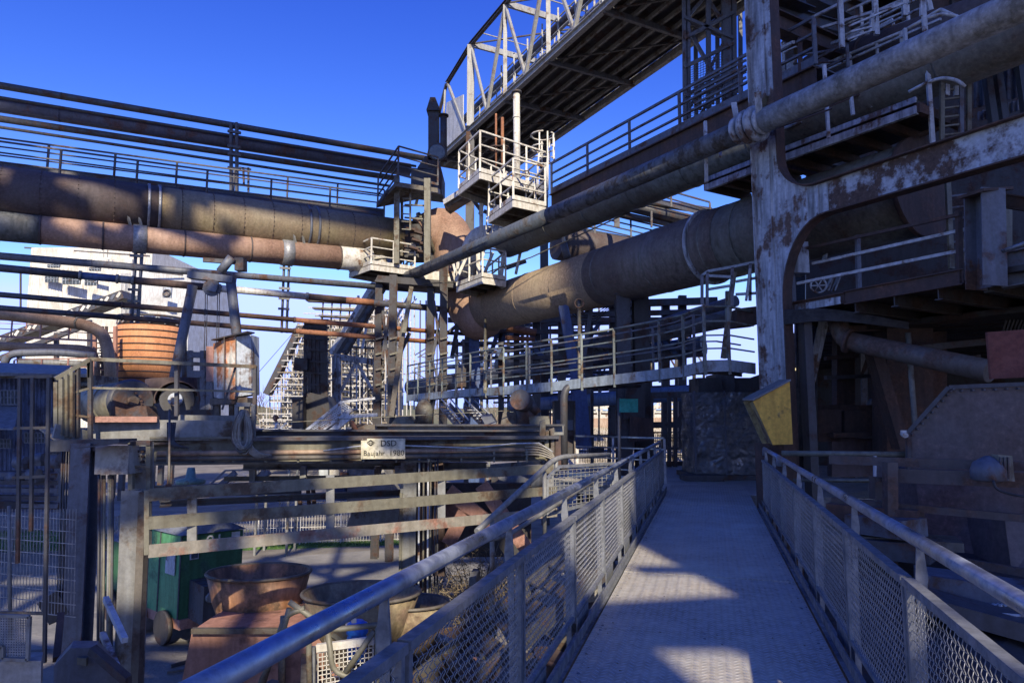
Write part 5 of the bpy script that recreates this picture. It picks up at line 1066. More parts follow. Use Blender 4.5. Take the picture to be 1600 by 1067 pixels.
for px in (470, 484, 492): bar(lg2, 'rusty_leg', rustd, W(px, 800, 12.4), W(px - 4, 750, 12.4), .06, .06)
# middle column
mcn = thing('steel_column', 'middle stout column with lit pale web and thin rods right of the barrier centre', 'steel column', W(650, 900, 11.4))
xb = W(640, 800, 11.4).x; MB().ib((xb, 11.4, GZ), (xb, 11.4, 1.0), .26, .36, .025, V((0, 1, 0))).build('shaft', greyp, mcn); bar(mcn, 'side_shaft', rustd, (W(664, 800, 11.6).x, 11.6, GZ), W(664, 720, 11.6), .22, .2); bar(mcn, 'edge', olive, (W(627, 800, 11.2).x, 11.2, GZ), W(627, 770, 11.2), .04, .04)
for px, m in ((655, pale2), (662, olive), (669, pale2), (673, olive), (680, dark), (684, dark)): tube(mcn, 'rod', m, [(W(px, 880, 10.9).x, 10.9, -1.6), W(px, 716, 10.9)], .016, 6)
poly(mcn, 'rear_plate', rustd, [W(676, 900, 12), W(694, 900, 12), W(692, 720, 12), W(676, 720, 12)], (0, .2, 0))

# ---- machines on top of girder line
tops = thing('geared_motors', 'dusty domed motors, elbow cowl and boxes standing on the right end of the girder', 'motors', W(760, 664, 13))
MB().lathe(W(662, 664, 13), Z, [(0, .16), (.3, .17), (.42, .12), (.5, .03)], 20).build('dome', olive, tops); poly(tops, 'plinth', olive, [W(610, 664, 13), W(650, 664, 13), W(640, 650, 13), W(620, 650, 13)], (0, .4, 0))
tube(tops, 'cowl', dark, bend([W(822, 664, 13), W(822, 630, 13), W(812, 624, 12.6)], .25), .19, 22); tube(tops, 'cowl_mouth', dark, [W(824, 636, 13), W(834, 628, 13)], .22, 22)
poly(tops, 'box', olive, [W(828, 668, 12.8), W(860, 668, 12.8), W(858, 650, 12.8), W(826, 650, 12.8)], (0, .4, 0)); poly(tops, 'box', mud, [W(782, 664, 13), W(806, 664, 13), W(806, 644, 13), W(786, 644, 13)], (0, .4, 0)); poly(tops, 'lid', navy, [W(758, 664, 13), W(776, 662, 13), W(768, 650, 13), W(752, 652, 13)], (0, .4, .05))
tube(tops, 'red_lever', rust, [W(557, 673, 11.4), W(548, 658, 11.4)], .04, 8); poly(tops, 'low_box', mud, [W(545, 676, 11.6), W(592, 676, 11.6), W(588, 663, 11.6), W(552, 663, 11.6)], (0, .5, 0)); bar(tops, 'thin_cable', olive, W(400, 662, 10.6), W(820, 640, 13), .012, .012)

# ================================================================ stair and its railings beside the bridge
st = thing('side_stair', 'stair with pale tube handrails and square mesh gate leading down left from the footbridge', 'stairway', W(860, 800, 8.5))
hr = [W(745, 830, 6.6), W(869, 714, 8.2), W(952, 710, 9.4)]
tube(st, 'handrail', greyp, bend(hr, .25), .03, 12); tube(st, 'handrail', greyp, bend([W(720, 850, 6.3), W(790, 838, 7), W(940, 744, 9)], .2), .024, 10)
for a, b in (((851, 736, 8), (851, 835, 8)), ((769, 812, 6.9), (769, 960, 6.9)), ((869, 716, 8.2), (869, 744, 8.2))): tube(st, 'post', greyp, [W(*a), W(*b)], .025, 10)
gp = [W(855, 804, 8.1), W(855, 748, 8.1), W(873, 729, 8.2), W(958, 724, 9.0), W(958, 776, 9.0)]
for i in range(5): bar(st, 'gate_frame', frame, gp[i], gp[(i + 1) % 5], .035, .035)
gm2 = MB()
for k in range(1, 16): 
    px = 855 + k * 6.6; Yp = 8.1 + .9 * k / 16; top = 748 - (px - 855) if px < 873 else 729 - (px - 873) * .06; gm2.bar(W(px, 804 - k * 1.6, Yp), W(px, top, Yp), .008, .008)
for k in range(11): py = 735 + k * 6.4; gm2.bar(W(855 + max(0, 748 - py), py, 8.1), W(958, py - 6 - k * .9, 9.0), .008, .008)
gm2.build('square_mesh', greyp, st)
for k in range(12):                                      # treads descend to the yard
    q = V((1.15 - .28 * k, 9.0 - .12 * k * 1.0, -.18 - .2 * k)); poly(st, 'tread', mud, [q, q + V((.3, .12, 0)), q + V((-.1, 1.0, 0)), q + V((-.4, .88, 0))], (0, 0, -.03))
bar(st, 'stringer', dark, (1.3, 8.9, -.2), (-2.2, 7.4, -2.6), .04, .2); bar(st, 'stringer', dark, (.9, 9.9, -.2), (-2.6, 8.4, -2.6), .04, .2)
t = thing('rusty_struts', 'two broad rusty lit braces crossing the dark space below the barrier right of centre', 'steel braces', W(760, 800, 12)); 
for a, b in (((752, 757), (828, 865)), ((700, 766), (780, 830)), ((726, 800), (700, 850))): bar(t, 'brace', redox, W(*a, 12), W(*b, 12), .1, .24)
poly(t, 'back_plate', dark2, [W(690, 870, 13.2), W(830, 870, 13.2), W(830, 755, 13.2), W(690, 755, 13.2)], (0, .2, 0)); poly(t, 'red_plate', redox, [W(695, 812, 12.6), W(740, 812, 12.6), W(738, 790, 12.6), W(695, 786, 12.6)], (0, .2, 0))
pr = thing('pale_pipe_end', 'blue-white horizontal vessel end behind the barrier right of the middle column', 'vessel', W(765, 745, 14)); tube(pr, 'vessel', navy, [W(768, 752, 14), W(850, 750, 15)], .22, 22); MB().lathe(W(768, 752, 14), V((-1, 0, 0)), [(0, .22), (.1, .18), (.14, .08)], 20).build('dished_end', pale, pr)
# rails/gangway segments under girder right (660..830, 715..735)
t = thing('low_gangway', 'small grey gangway with posts seen just under the right half of the long girder', 'gangway', W(750, 735, 13.5)); q = [W(660, 738, 13), W(850, 722, 16)]; rail(t, greyp, q, .45, 1.1, (1, .5), .018, .05); poly(t, 'plate', greyp, [q[0], q[1], q[1] + V((0, .8, 0)), q[0] + V((0, .8, 0))], (0, 0, -.04))

# ================================================================ yard: fence, locomotive, buckets
def paling(name, label, a, b, h, npan, m, post=.05, rows=3, step=.11):
    t = thing(name, label, 'fence', a)
    for k in range(npan + 1): q = lerp(a, b, k / npan); bar(t, 'post', m, q, q + Z * h * 1.03, post, post)
    for k in range(npan):
        p_, q_ = lerp(a, b, k / npan), lerp(a, b, (k + 1) / npan); mb = MB(); n = int((q_ - p_).length / step)
        for j in range(1, n): c = lerp(p_, q_, j / n); mb.bar(c + Z * .05, c + Z * h, .014, .014)
        for r_ in range(rows): z_ = .1 + (h - .15) * r_ / (rows - 1); mb.bar(p_ + Z * z_, q_ + Z * z_, .016, .02)
        mb.build('bar_panel', m, t)
    return t
def onG(px, py): return G(px, py, GZ)
fm = paint('white_fence_paint', (.50, .50, .47), (.3, .28, .24), .2, 3)
A, B2 = V((-13.5, 27.8, GZ)), V((-3.9, 29.6, GZ)); paling('bar_fence', 'white vertical bar fence along the sunlit yard road behind the barrier', A, B2, 1.35, 6, fm)
A, B2 = V((-26, 25.0, GZ)), V((-13.6, 27.7, GZ)); paling('bar_fence', 'blue-grey bar fence in front of the grass at the left edge', A, B2, 1.35, 7, greyp)
def palpanel(): pass
A, B2 = V((-11, 33, GZ)), V((-2, 34.5, GZ)); paling('bar_fence', 'second pale bar fence farther back behind the yard road', A, B2, 1.2, 4, greyp)
# locomotive
lo = thing('shunting_locomotive', 'green shunting locomotive with grey curved roof and white number 91 in the yard', 'locomotive', (W(281, 900, 16.2).x, 16.2, GZ))
c0 = V((W(281, 900, 16.2).x, 16.2, 0)); cF = V((W(377, 900, 17.2).x, 17.2, 0)); cS = V((W(165, 900, 18.8).x, 18.8, 0)); fx = (cF - c0); sxx = (cS - c0)
zt_, zm = W(281, 838, 16.2).z, W(281, 968, 16.2).z
poly(lo, 'cab_side', lit_green, [c0 + Z * zm, c0 + sxx * .48 + Z * zm, c0 + sxx * .48 + Z * zt_, c0 + Z * zt_], (.02, .03, 0)); poly(lo, 'cab_front', green, [c0 + Z * zm, cF + Z * zm, cF + Z * zt_, c0 + Z * zt_], -sxx.normalized() * -.03)
poly(lo, 'hood_side', green, [c0 + sxx * .5 + Z * zm, cS + Z * zm, cS + Z * (zt_ - .5), c0 + sxx * .5 + Z * (zt_ - .5)], fx * .9); poly(lo, 'cab_body', green, [c0 + sxx * .03 + fx * .03 + Z * zm, c0 + sxx * .46 + fx * .03 + Z * zm, c0 + sxx * .46 + fx * .03 + Z * zt_, c0 + sxx * .03 + fx * .03 + Z * zt_], fx * .94)
b = MB(); vs = []
for s_ in (-.03, 1.04):
    for k in range(11): u_ = k / 10; vs.append(c0 + fx * (u_ * 1.06 - .03) + sxx * s_ * .5 + Z * (zt_ + .02 + .26 * math.sin(math.pi * u_)))
b.add(vs, [(k, k + 1, 12 + k, 11 + k) for k in range(10)] + [tuple(range(10, -1, -1)), tuple(range(11, 22))], True).build('cab_roof', loroof, lo)
b = MB(); vs = []
for s_ in (1.04, 2.05):
    for k in range(11): u_ = k / 10; vs.append(c0 + fx * (u_ * .96 - .03) + sxx * s_ * .5 + Z * (zt_ - .5 + .3 * math.sin(math.pi * u_)))
b.add(vs, [(k, k + 1, 12 + k, 11 + k) for k in range(10)] + [tuple(range(10, -1, -1)), tuple(range(11, 22))], True).build('hood_roof', loroof, lo)
nF = V((fx.y, -fx.x, 0)).normalized(); nS = V((-sxx.y, sxx.x, 0)).normalized(); nS = nS if nS.dot(EYE - c0) > 0 else -nS
wm = paint('faded_white_number', (.55, .56, .52), (.03, .09, .05), .3, 5)
text(lo, '91', c0 + fx * .52 + Z * (zt_ - .33) + nF * .02, .42, wm, fx, 'number'); poly(lo, 'white_square', wm, [c0 + fx * .80 + Z * (zt_ - .33) + nF * .01, c0 + fx * .94 + Z * (zt_ - .33) + nF * .01, c0 + fx * .94 + Z * (zt_ - .03) + nF * .01, c0 + fx * .80 + Z * (zt_ - .03) + nF * .01], nF * .012)
w_ = poly(lo, 'cab_window', pale2, [c0 + sxx * .05 + Z * (zt_ - .9) + nS * .02, c0 + sxx * .16 + Z * (zt_ - .9) + nS * .02, c0 + sxx * .16 + Z * (zt_ - .3) + nS * .02, c0 + sxx * .05 + Z * (zt_ - .3) + nS * .02], nS * .02)
poly(lo, 'front_window', pale2, [c0 + fx * .13 + Z * (zt_ - .55) + nF * .02, c0 + fx * .27 + Z * (zt_ - .55) + nF * .02, c0 + fx * .27 + Z * (zt_ - .2) + nF * .02, c0 + fx * .13 + Z * (zt_ - .2) + nF * .02], nF * .02); poly(lo, 'front_pane', glass, [c0 + fx * .15 + Z * (zt_ - .52) + nF * .05, c0 + fx * .25 + Z * (zt_ - .52) + nF * .05, c0 + fx * .25 + Z * (zt_ - .23) + nF * .05, c0 + fx * .15 + Z * (zt_ - .23) + nF * .05], nF * .01)
poly(lo, 'engine_box', dark, [c0 + fx * .15 + Z * zm + nF * .01, c0 + fx * .95 + Z * zm + nF * .01, c0 + fx * .95 + Z * (zm + .85) + nF * .01, c0 + fx * .15 + Z * (zm + .85) + nF * .01], nF * .9); MB().lathe(c0 + fx * .25 + Z * (zm + .6) + nF * .92, nF, [(0, .12), (.06, .10)], 18).build('headlight', greyp, lo)
poly(lo, 'frame', redox, [c0 - sxx * .02 + Z * (zm - .22), c0 + sxx * 1.05 + Z * (zm - .22), c0 + sxx * 1.05 + Z * zm, c0 - sxx * .02 + Z * zm], fx)
for k in (.12, .45, .85):
    MB().lathe(c0 + sxx * k + Z * (GZ + .38) + nS * .05, nS, [(0, .38), (.1, .38)], 24).build('wheel', dark2, lo)
    MB().lathe(c0 + sxx * k + Z * (GZ + .38) + fx - nS * .05, -nS, [(0, .38), (.1, .38)], 24).build('wheel', dark2, lo)
MB().ring(c0 + sxx * .12 + Z * (zt_ - .35) + nS * .04, nS, .12, .02, 16, 5).build('ring_emblem', wm, lo)
for k in (.0, .5, 1): bar(lo, 'corner_trim', dark, c0 + sxx * .5 * k + Z * zm + nS * .012, c0 + sxx * .5 * k + Z * zt_ + nS * .012, .03, .02)
# buckets
def bucket(label, cx_, cy_, Y, r, h, rb, m, sq=1.0):
    c = W(cx_, cy_, Y); t = thing('rusty_bucket', label, 'bucket', c - Z * h, 'rusty tapered buckets')
    prof_o = [(0, rb), (h * .5, rb + (r - rb) * .62), (h, r)]; b = MB(); n = 36; vs = []
    rings = prof_o + [(h, r - .03), (h * .5, rb + (r - rb) * .6 - .04), (.04, rb - .04)]
    for d_, rr_ in rings:
        for j in range(n): a_ = 2 * math.pi * j / n; vs.append(c - Z * h + V((rr_ * math.cos(a_) * 1.15, rr_ * math.sin(a_) * .9 * sq, d_)))
    fs = [(i * n + j, i * n + (j + 1) % n, (i + 1) * n + (j + 1) % n, (i + 1) * n + j) for i in range(5) for j in range(n)]; b.add(vs, fs, True); b.add([], [])
    b.f.append(list(range(n))[::-1]); b.sm.append(False); b.f.append([5 * n + j for j in range(n)]); b.sm.append(False)
    b.build('shell', m, t); rp_ = [c + V((r * 1.15 * math.cos(2 * math.pi * k / 36), r * .9 * sq * math.sin(2 * math.pi * k / 36), 0)) for k in range(37)]; tube(t, 'rim', mud, rp_, .022, 6); return t
bm1 = paint('orange_brown_bucket', (.33, .15, .07), (.10, .06, .035), .45, 2.2, streak=1.2, soft=.06); bm2 = paint('olive_bucket', (.22, .17, .09), (.12, .08, .05), .5, 3, streak=1.0, soft=.08)
bucket('orange-brown rusty tapered bucket with dark inside in front of the locomotive', 405, 893, 9.6, .60, .78, .38, bm1)
bucket('dusty olive bucket with rolled rim partly behind the near left handrail', 565, 925, 8.6, .62, .85, .25, bm2)
bucket('small dusty bucket half hidden between the near left handrail and the middle column', 640, 940, 8.8, .42, .55, .25, bm2)
rb_ = thing('red_oxide_tank', 'big flat red oxide steel tank below the orange-brown bucket', 'tank', W(350, 1060, 8.4)); poly(rb_, 'front_plate', redox, [W(195, 1500, 8.4), W(545, 1500, 8.4), W(548, 985, 8.4), W(300, 985, 8.4)], (0, 1.6, 0)); bar(rb_, 'top_angle', mud, W(300, 985, 8.35), W(548, 985, 8.35), .06, .06)
for px in (440, 512): bar(rb_, 'rib', mud, W(px, 1100, 8.3), W(px, 985, 8.3), .07, .05)
for a, b in (((520, 990), (548, 1010)), ((530, 1030), (556, 1060))): bar(rb_, 'rib', olive, W(*a, 8.2), W(*b, 8.2), .05, .05)
fr_ = thing('tube_frame', 'olive tubular frame with crossing struts in front of the dusty olive bucket', 'tube frame', W(520, 1040, 6.6))
for p_ in ([(440, 1100), (442, 962)], [(476, 900 + 50), (446, 960), (400, 1100)], [(484, 1100), (482, 985), (500, 972), (516, 984), (590, 976)], [(590, 976), (590, 1100)], [(500, 973), (452, 940)], [(512, 985), (520, 1050), (560, 1060)], [(585, 985), (540, 1050)], [(452, 950), (438, 1000), (392, 1100)]): tube(fr_, 'strut', olive, bend([W(x, y, 6.8) for x, y in p_], .1, 3), .028, 8)
bv = thing('blue_valve', 'bright blue cylinder valve with round head seen just above the near left handrail', 'valve', W(557, 1010, 7.2)); MB().lathe(W(557, 1030, 7.2), Z, [(0, .10), (.22, .10), (.24, .085), (.26, .11), (.34, .11), (.38, .06)], 20).build('body', valveblue, bv); bar(bv, 'tag', white, W(553, 973, 7.08), W(553, 966, 7.08), .05, .01)
tube(bv, 'collar', white, [W(557, 977, 7.2), W(557, 974, 7.2)], .112, 20)
mbk = thing('mesh_basket', 'pale square-mesh guard basket below the blue valve', 'guard basket', W(530, 1060, 6.9)); b = MB()
for k in range(14): b.bar(W(497 + k * 6.6, 1120, 6.9), W(497 + k * 6.6, 1020 - k * 1.3, 6.9), .008, .008)
for k in range(14): b.bar(W(497, 1020 + k * 7, 6.9), W(584, 1004 + k * 7, 6.9), .008, .008)
b.build('mesh', white, mbk); bar(mbk, 'frame', white, W(495, 1012, 6.9), W(584, 1000, 6.9), .05, .07); bar(mbk, 'frame', frame, W(488, 1120, 6.9), W(488, 1010, 6.9), .06, .05)

# scrap and machinery under the bridge at the left
sm = thing('ground_machinery', 'jumble of dusty flanges, beams and plates seen through the left parapet mesh', 'machinery', (0, 8, GZ))
rnd = random.Random(3)
for k in range(90):
    x = rnd.uniform(-3.0, 1.2); y = rnd.uniform(4.6, 12); z_ = rnd.uniform(-3.0, -1.2) if k % 3 else rnd.uniform(-2.2, -.9)
    if x > .3 * (y - 1): continue
    m = rnd.choice((mud, olive, greyp, dark, olivepipe, rustd, concrete, mud)); a_ = rnd.uniform(0, 3.1); L = rnd.uniform(.3, 1.4)
    d_ = V((math.cos(a_), math.sin(a_), rnd.uniform(-.15, .15))) * L / 2
    if k % 4 == 0: MB().lathe((x, y, z_), (rnd.uniform(-.3, .3), rnd.uniform(-.3, .3), 1), [(0, .3), (.06, .3), (.06, .12), (.3, .12), (.3, .22), (.35, .22)], 18).build('flange', m, sm)
    elif k % 4 == 1: tube(sm, 'pipe_piece', m, [V((x, y, z_)) - d_, V((x, y, z_)) + d_], rnd.uniform(.03, .1), 12)
    else: (MB().ib(V((x, y, z_)) - d_, V((x, y, z_)) + d_, .12, .16, .015) if k % 2 else MB().bar(V((x, y, z_)) - d_, V((x, y, z_)) + d_, rnd.uniform(.1, .5), rnd.uniform(.05, .3))).build('beam_piece', m, sm)
poly(sm, 'floor', mud, [(-3.5, 4.2, -3.1), (.2, 4.2, -3.1), (2.3, 12, -3.1), (-3.5, 12, -3.1)], (0, 0, -.3))
for k in range(14): q = (-.9 + .13 * k, 5.0 + .45 * k, -1.6); bar(sm, 'grating_step', mud, q, (q[0] + 1.0, q[1] - .3, q[2]), .04, .22)
# bush (many thin twigs)
bt = MB(); bc = W(745, 880, 12.5)
for k in range(5200):
    a_ = rnd.uniform(0, 6.28); rr_ = rnd.random() ** .5; c = bc + V((rr_ * math.cos(a_) * 1.15, rr_ * math.sin(a_) * .9, -.9 + rnd.uniform(0, 1.25) * (1.1 - rr_ * .75)))
    d_ = V((rnd.gauss(0, 1), rnd.gauss(0, 1), rnd.gauss(.2, .8))).normalized() * rnd.uniform(.06, .2); s_ = V((rnd.gauss(0, 1), rnd.gauss(0, 1), rnd.gauss(0, 1))).normalized() * .007
    bt.add([c - s_, c + s_, c + d_ + s_ * .3], [(0, 1, 2)])
bu = thing('dry_shrub', 'tangled dry brown shrub under the side stair right of the middle column', 'shrub', bc - Z * 1.0); bt.build('twigs', foliage, bu, 'stuff')
for k in range(40):
    a_ = rnd.uniform(0, 6.28); e_ = bc + V((math.cos(a_) * rnd.uniform(.3, 1.1), math.sin(a_) * .8, rnd.uniform(-.3, .3))); tube(bu, 'stem', twig, [bc - Z * 1.4 + V((.3 * math.cos(a_), .2, 0)), lerp(bc - Z * .9, e_, .5), e_], [.014, .010, .004], 5)

# ================================================================ left edge frames
lf2 = thing('gate_frame', 'tall rusty open steel gate frame in front of the blue shed at the left', 'gate frame', W(55, 800, 6.6))
for px, y1_, y0_ in ((31, 590, 880), (51, 590, 830), (76, 590, 1035)): bar(lf2, 'upright', dark, W(px - (y0_ - 700) * .02, y0_, 6.6), W(px, y1_, 6.6), .028, .028)
for a, b in (((27, 589), (82, 588)), ((22, 669), (76, 668)), ((20, 746), (74, 744)), ((0, 957), (72, 958))): bar(lf2, 'cross_bar', mud, W(*a, 6.6), W(*b, 6.6), .026, .026)
wf = thing('wire_fence', 'thin galvanised wire mesh fence panel at the lower left edge', 'wire fence', W(30, 950, 8)); b = MB()
for k in range(36): b.bar(W(-60 + k * 5, 960, 8), W(-56 + k * 5, 795, 8), .005, .005)
for k in range(9): b.bar(W(-60, 800 + k * 18, 8), W(118, 812 + k * 19, 8), .008, .008)
b.build('wires', steelm, wf); tube(wf, 'post', greyp, [W(16, 1000, 8), W(14, 790, 8)], .02, 8)
mp_ = thing('mesh_gate_panel', 'small pale framed mesh panel at the bottom left corner', 'mesh panel', W(20, 1030, 5.6)); b = MB()
for k in range(16): b.bar(W(-20 + k * 4, 1030, 5.6), W(-20 + k * 4, 962, 5.6), .006, .006)
for k in range(17): b.bar(W(-20, 964 + k * 4, 5.6), W(44, 965 + k * 4, 5.6), .006, .006)
b.build('mesh', steelm, mp_); [bar(mp_, 'frame', greyp, W(*a, 5.58), W(*b_, 5.58), .025, .025) for a, b_ in (((-20, 961), (46, 963)), ((46, 963), (43, 1031)), ((43, 1031), (4, 1029)), ((4, 1029), (4, 1010)), ((4, 1010), (-20, 1010)))]
cbk = thing('concrete_base', 'stained concrete block at the bottom left corner', 'concrete block', W(20, 1090, 5.6)); poly(cbk, 'block', concrete, [W(-60, 1300, 5.6), W(60, 1300, 5.6), W(64, 1032, 5.6), W(-60, 1034, 5.6)], (-.12, .2, 0))
tk = thing('machine_trolley', 'dark rope sheave housing in the bottom left corner right of the concrete block', 'machine housing', W(130, 1060, 6.4)); poly(tk, 'housing', navy, [W(82, 1200, 6.4), W(196, 1200, 6.4), W(186, 1052, 6.4), W(150, 1012, 6.4), (W(110, 1012, 6.4)), W(84, 1040, 6.4)], (-.1, .2, 0)); poly(tk, 'housing_side', dark, [W(140, 1012, 6.3), W(196, 1060, 6.3), W(196, 1075, 6.3), W(136, 1022, 6.3)], (0, .1, 0)); poly(tk, 'plate', olive, [W(120, 1038, 6.36), W(134, 1040, 6.36), W(134, 1028, 6.36), W(120, 1027, 6.36)], (0, .03, 0)); bar(tk, 'rusty_arm', rustd, W(88, 1030, 6.6), W(95, 960, 6.9), .06, .08)
for a, b in (((165, 935), (195, 1000)), ((160, 990), (190, 1060))): bar(tk, 'stair_rail', pale2, W(*a, 7), W(*b, 6.4), .05, .05)

# ================================================================ background left
bd = thing('white_plant_building', 'tall white plant building with corrugated side and small windows in the left background', 'building', (-70, 105, GZ))
def face(p, name, m, x0_, x1_, y0_, y1_, Y, dep, Y2=None):
    Y2 = Y2 or Y; a, b = W(x0_, y0_, Y), W(x1_, y0_, Y2); a.z = b.z = min(a.z, b.z); c, d = V((b.x, b.y, W(x1_, y1_, Y2).z)), V((a.x, a.y, W(x0_, y1_, Y).z)); return poly(p, name, m, [a, b, c, d], (0, dep, 0))
face(bd, 'wall', bwhite, 28, 188, 700, 405, 100, 20, 104); face(bd, 'upper_block', bwhite, 40, 232, 500, 387, 101, 18, 106); face(bd, 'corrugated_wall', corr, 188, 285, 700, 424, 102, 18, 105)
cr_ = MB()
for k in range(48): px = 189 + k * 2; q0_, q1_ = W(px, 640, 101.9 + k * .06), W(px, 427, 101.9 + k * .06); cr_.bar(q0_, q1_, .09, .12)
cr_.build('corrugation', corr, bd, 'stuff')
for (x0_, x1_, y0_, y1_, n) in ((70, 89, 441, 430, 4), (97, 124, 444, 431, 5), (132, 151, 446, 435, 4), (74, 92, 418, 413, 4), (139, 156, 423, 418, 4), (192, 218, 483, 462, 6)):
    wn = face(bd, 'window', glass, x0_, x1_, y0_, y1_, 99.6, .3)
    for k in range(n + 1): px = x0_ + (x1_ - x0_) * k / n; bar(wn, 'mullion', pale, W(px, y0_, 99.5), W(px, y1_, 99.5), .07, .05)
    bar(wn, 'transom', pale, W(x0_, (y0_ + y1_) / 2, 99.5), W(x1_, (y0_ + y1_) / 2, 99.5), .05, .07)
bar(bd, 'downpipe', dark, W(32, 480, 99.8), W(32, 420, 99.8), .2, .2); face(bd, 'vent_frame', pale, 253, 267, 465, 449, 101.2, .3)
MB().ring(W(260, 458, 101), V((0, 1, 0)), .5, .12, 20, 5).build('vent_ring', dark, bd); bar(bd, 'roof_edge', dark, W(38, 387, 100.9), W(234, 400, 105.9), .25, .2); bar(bd, 'wall_edge', dark, W(232, 424, 101.6), W(286, 430, 104), .2, .2)
for px in (162, 168): bar(bd, 'antenna', greyp, W(px, 402, 101), W(px, 386, 101), .08, .08)
bar(bd, 'lower_roof_line', olive, W(200, 482, 101), W(280, 487, 103), .2, .3)
ic = thing('inclined_conveyor_gallery', 'sloping conveyor gallery with dark and white chequered side in front of the white building', 'conveyor gallery', W(60, 530, 80))
a, b = W(-40, 552, 80), W(200, 462, 80); bar(ic, 'gallery_wall', dark, a, b, 2.4, 1.0)
for k in range(26): q = lerp(a, b, (k + .5) / 26) - V((0, 1.25, 0)); bar(ic, 'light_panel', bwhite if k % 3 else navy, q - V((.25, 0, .28)), q + V((.1, 0, .30)), .05, .32)
bar(ic, 'lower_chord', dark, W(-40, 575, 78), W(130, 510, 78), .5, .5)
for px, y0_ in ((30, 545), (88, 520), (140, 500)): bar(ic, 'leg', dark, W(px, 600, 79), W(px, y0_, 79), .4, .4)
tk = thing('orange_tank', 'round orange tank with dark hoops in the left background', 'tank', W(230, 600, 45)); c = W(230, 602, 45); r_ = 50 / F * 45
hgt = W(230, 512, 45).z - c.z; prof = [(0, r_ * .93), (hgt * .5, r_ * .99), (hgt * .96, r_ * 1.0), (hgt, r_ * .93)]; MB().lathe(c, Z, prof, 48).build('shell', orange, tk)
for k in range(8): z_ = hgt * (.1 + .115 * k); MB().ring(c + Z * z_, Z, r_ * (.94 + .06 * min(1, z_ / hgt * 1.4)) + .01, .045, 48, 5).build('hoop', rustd, tk)
for k in range(14):
    a0 = math.pi * (1 + k / 14); a1 = math.pi * (1 + (k + 1) / 14); p_ = c + V((math.cos(a0) * r_ * .95, math.sin(a0) * r_ * .95, hgt)); q_ = c + V((math.cos(a1) * r_ * .95, math.sin(a1) * r_ * .95, hgt)); bar(tk, 'top_lattice', pale2, p_ + Z * (.1 if k % 2 else .55), q_ + Z * (.55 if k % 2 else .1), .08, .06)
MB().ring(c + Z * (hgt + .6), Z, r_ * .96, .08, 40, 5).build('top_ring', dark, tk); MB().lathe(c + Z * (hgt + .0), Z, [(0, r_ * .9), (.5, r_ * .86)], 40).build('dark_cap', dark2, tk)
for k in range(6): a_ = k * 1.047 + .3; bar(tk, 'leg', dark, c + V((math.cos(a_) * r_ * .8, math.sin(a_) * r_ * .8, .05)), V((c.x + math.cos(a_) * r_ * .8, c.y + math.sin(a_) * r_ * .8, GZ)), .3, .3)
bk_ = thing('caged_stair_tower', 'rusty brown ladder tower with railings left of the orange tank', 'ladder tower', W(163, 600, 42))
for px in (148, 160, 166, 180): bar(bk_, 'upright', redox if px in (148, 180) else rustd, W(px, 605, 42), W(px, 510, 42), .2 if px in (148, 180) else .12, .15)
for k in range(11): bar(bk_, 'rung', rustd, W(148, 520 + 8 * k, 42), W(180, 520 + 8 * k, 42), .06, .08)
for k in range(4): MB().ring(W(167, 548 + 9 * k, 41.5), Z, .4, .04, 16, 4).build('hoop', dark, bk_)
rail(bk_, redox, [W(146, 592, 41), W(182, 592, 41)], 1.1, .8, (1, .5), .04, .2); bar(bk_, 'landing', dark, W(146, 595, 41.5), W(182, 595, 41.5), 1.2, .15)
op = paint('yellow_brown_pipe', (.27, .17, .09), (.16, .09, .05), .4, .6, soft=.12); 
t = thing('elbow_pipe', 'brown pipe running in from the left edge and turning down beside the orange tank', 'pipe', W(80, 500, 40)); tube(t, 'pipe', op, bend([W(-40, 486, 38), W(158, 510, 40), W(172, 560, 40), W(172, 605, 40)], 1.6, 8), .33, 22); MB().lathe(W(120, 505, 39.6), V((1, .1, -.05)), [(0, .36), (.1, .36)], 20).build('joint_band', olive, t)
t = thing('brown_pipe', 'second brown pipe below the elbow pipe at the left edge', 'pipe', W(80, 542, 40)); tube(t, 'pipe', op, bend([W(-40, 540, 38), W(140, 546, 40), W(148, 560, 40), W(150, 605, 40)], .8, 6), .26, 20)
t = thing('grey_duct', 'dark grey looping duct under the brown pipes at the left edge', 'duct', W(60, 560, 36)); tube(t, 'pipe', navy, bend([W(5, 575, 36), W(12, 552, 36), W(90, 550, 36.5), W(148, 556, 37)], .7, 6), .2, 16); tube(t, 'pipe', greyp, [W(30, 565, 36), W(150, 570, 37)], .18, 16)
t = thing('pipe_bridge_railing', 'thin rusty railing along the pipes left of the ladder tower', 'railing', W(60, 530, 39)); rail(t, redox, [W(-30, 526, 38), W(150, 534, 40)], 1.0, 1.6, (1, .5), .03, .12); rail(t, redox, [W(20, 590, 34), W(145, 586, 36)], .9, 1.2, (1, .5), .03, .1); rail(t, redox, [W(-30, 512, 41), W(110, 516, 42)], .6, 2, (1, .5), .025, 0)
sh = thing('blue_shed', 'long blue-shaded corrugated shed with small-paned windows at the left edge', 'shed', W(40, 800, 22))
corrug(sh, 'wall', blueshed, W(-90, 735, 21), W(92, 735, 23.5), W(92, 592, 23.5), W(-90, 590, 21), 26, .04); poly(sh, 'roof', bluep if False else loroof, [W(-90, 584, 20.6), W(92, 588, 23), W(110, 574, 30), W(-90, 566, 28)], (0, 0, .08)); poly(sh, 'canopy', loroof, [W(-90, 670, 20), W(22, 672, 20.5), W(30, 636, 22), W(-90, 632, 22)], (0, 0, .05)); poly(sh, 'side_wall', blueshed, [W(-90, 735, 21.3), W(92, 735, 23.8), W(92, 800, 23.8), W(-90, 800, 21.3)], (0, .3, 0))
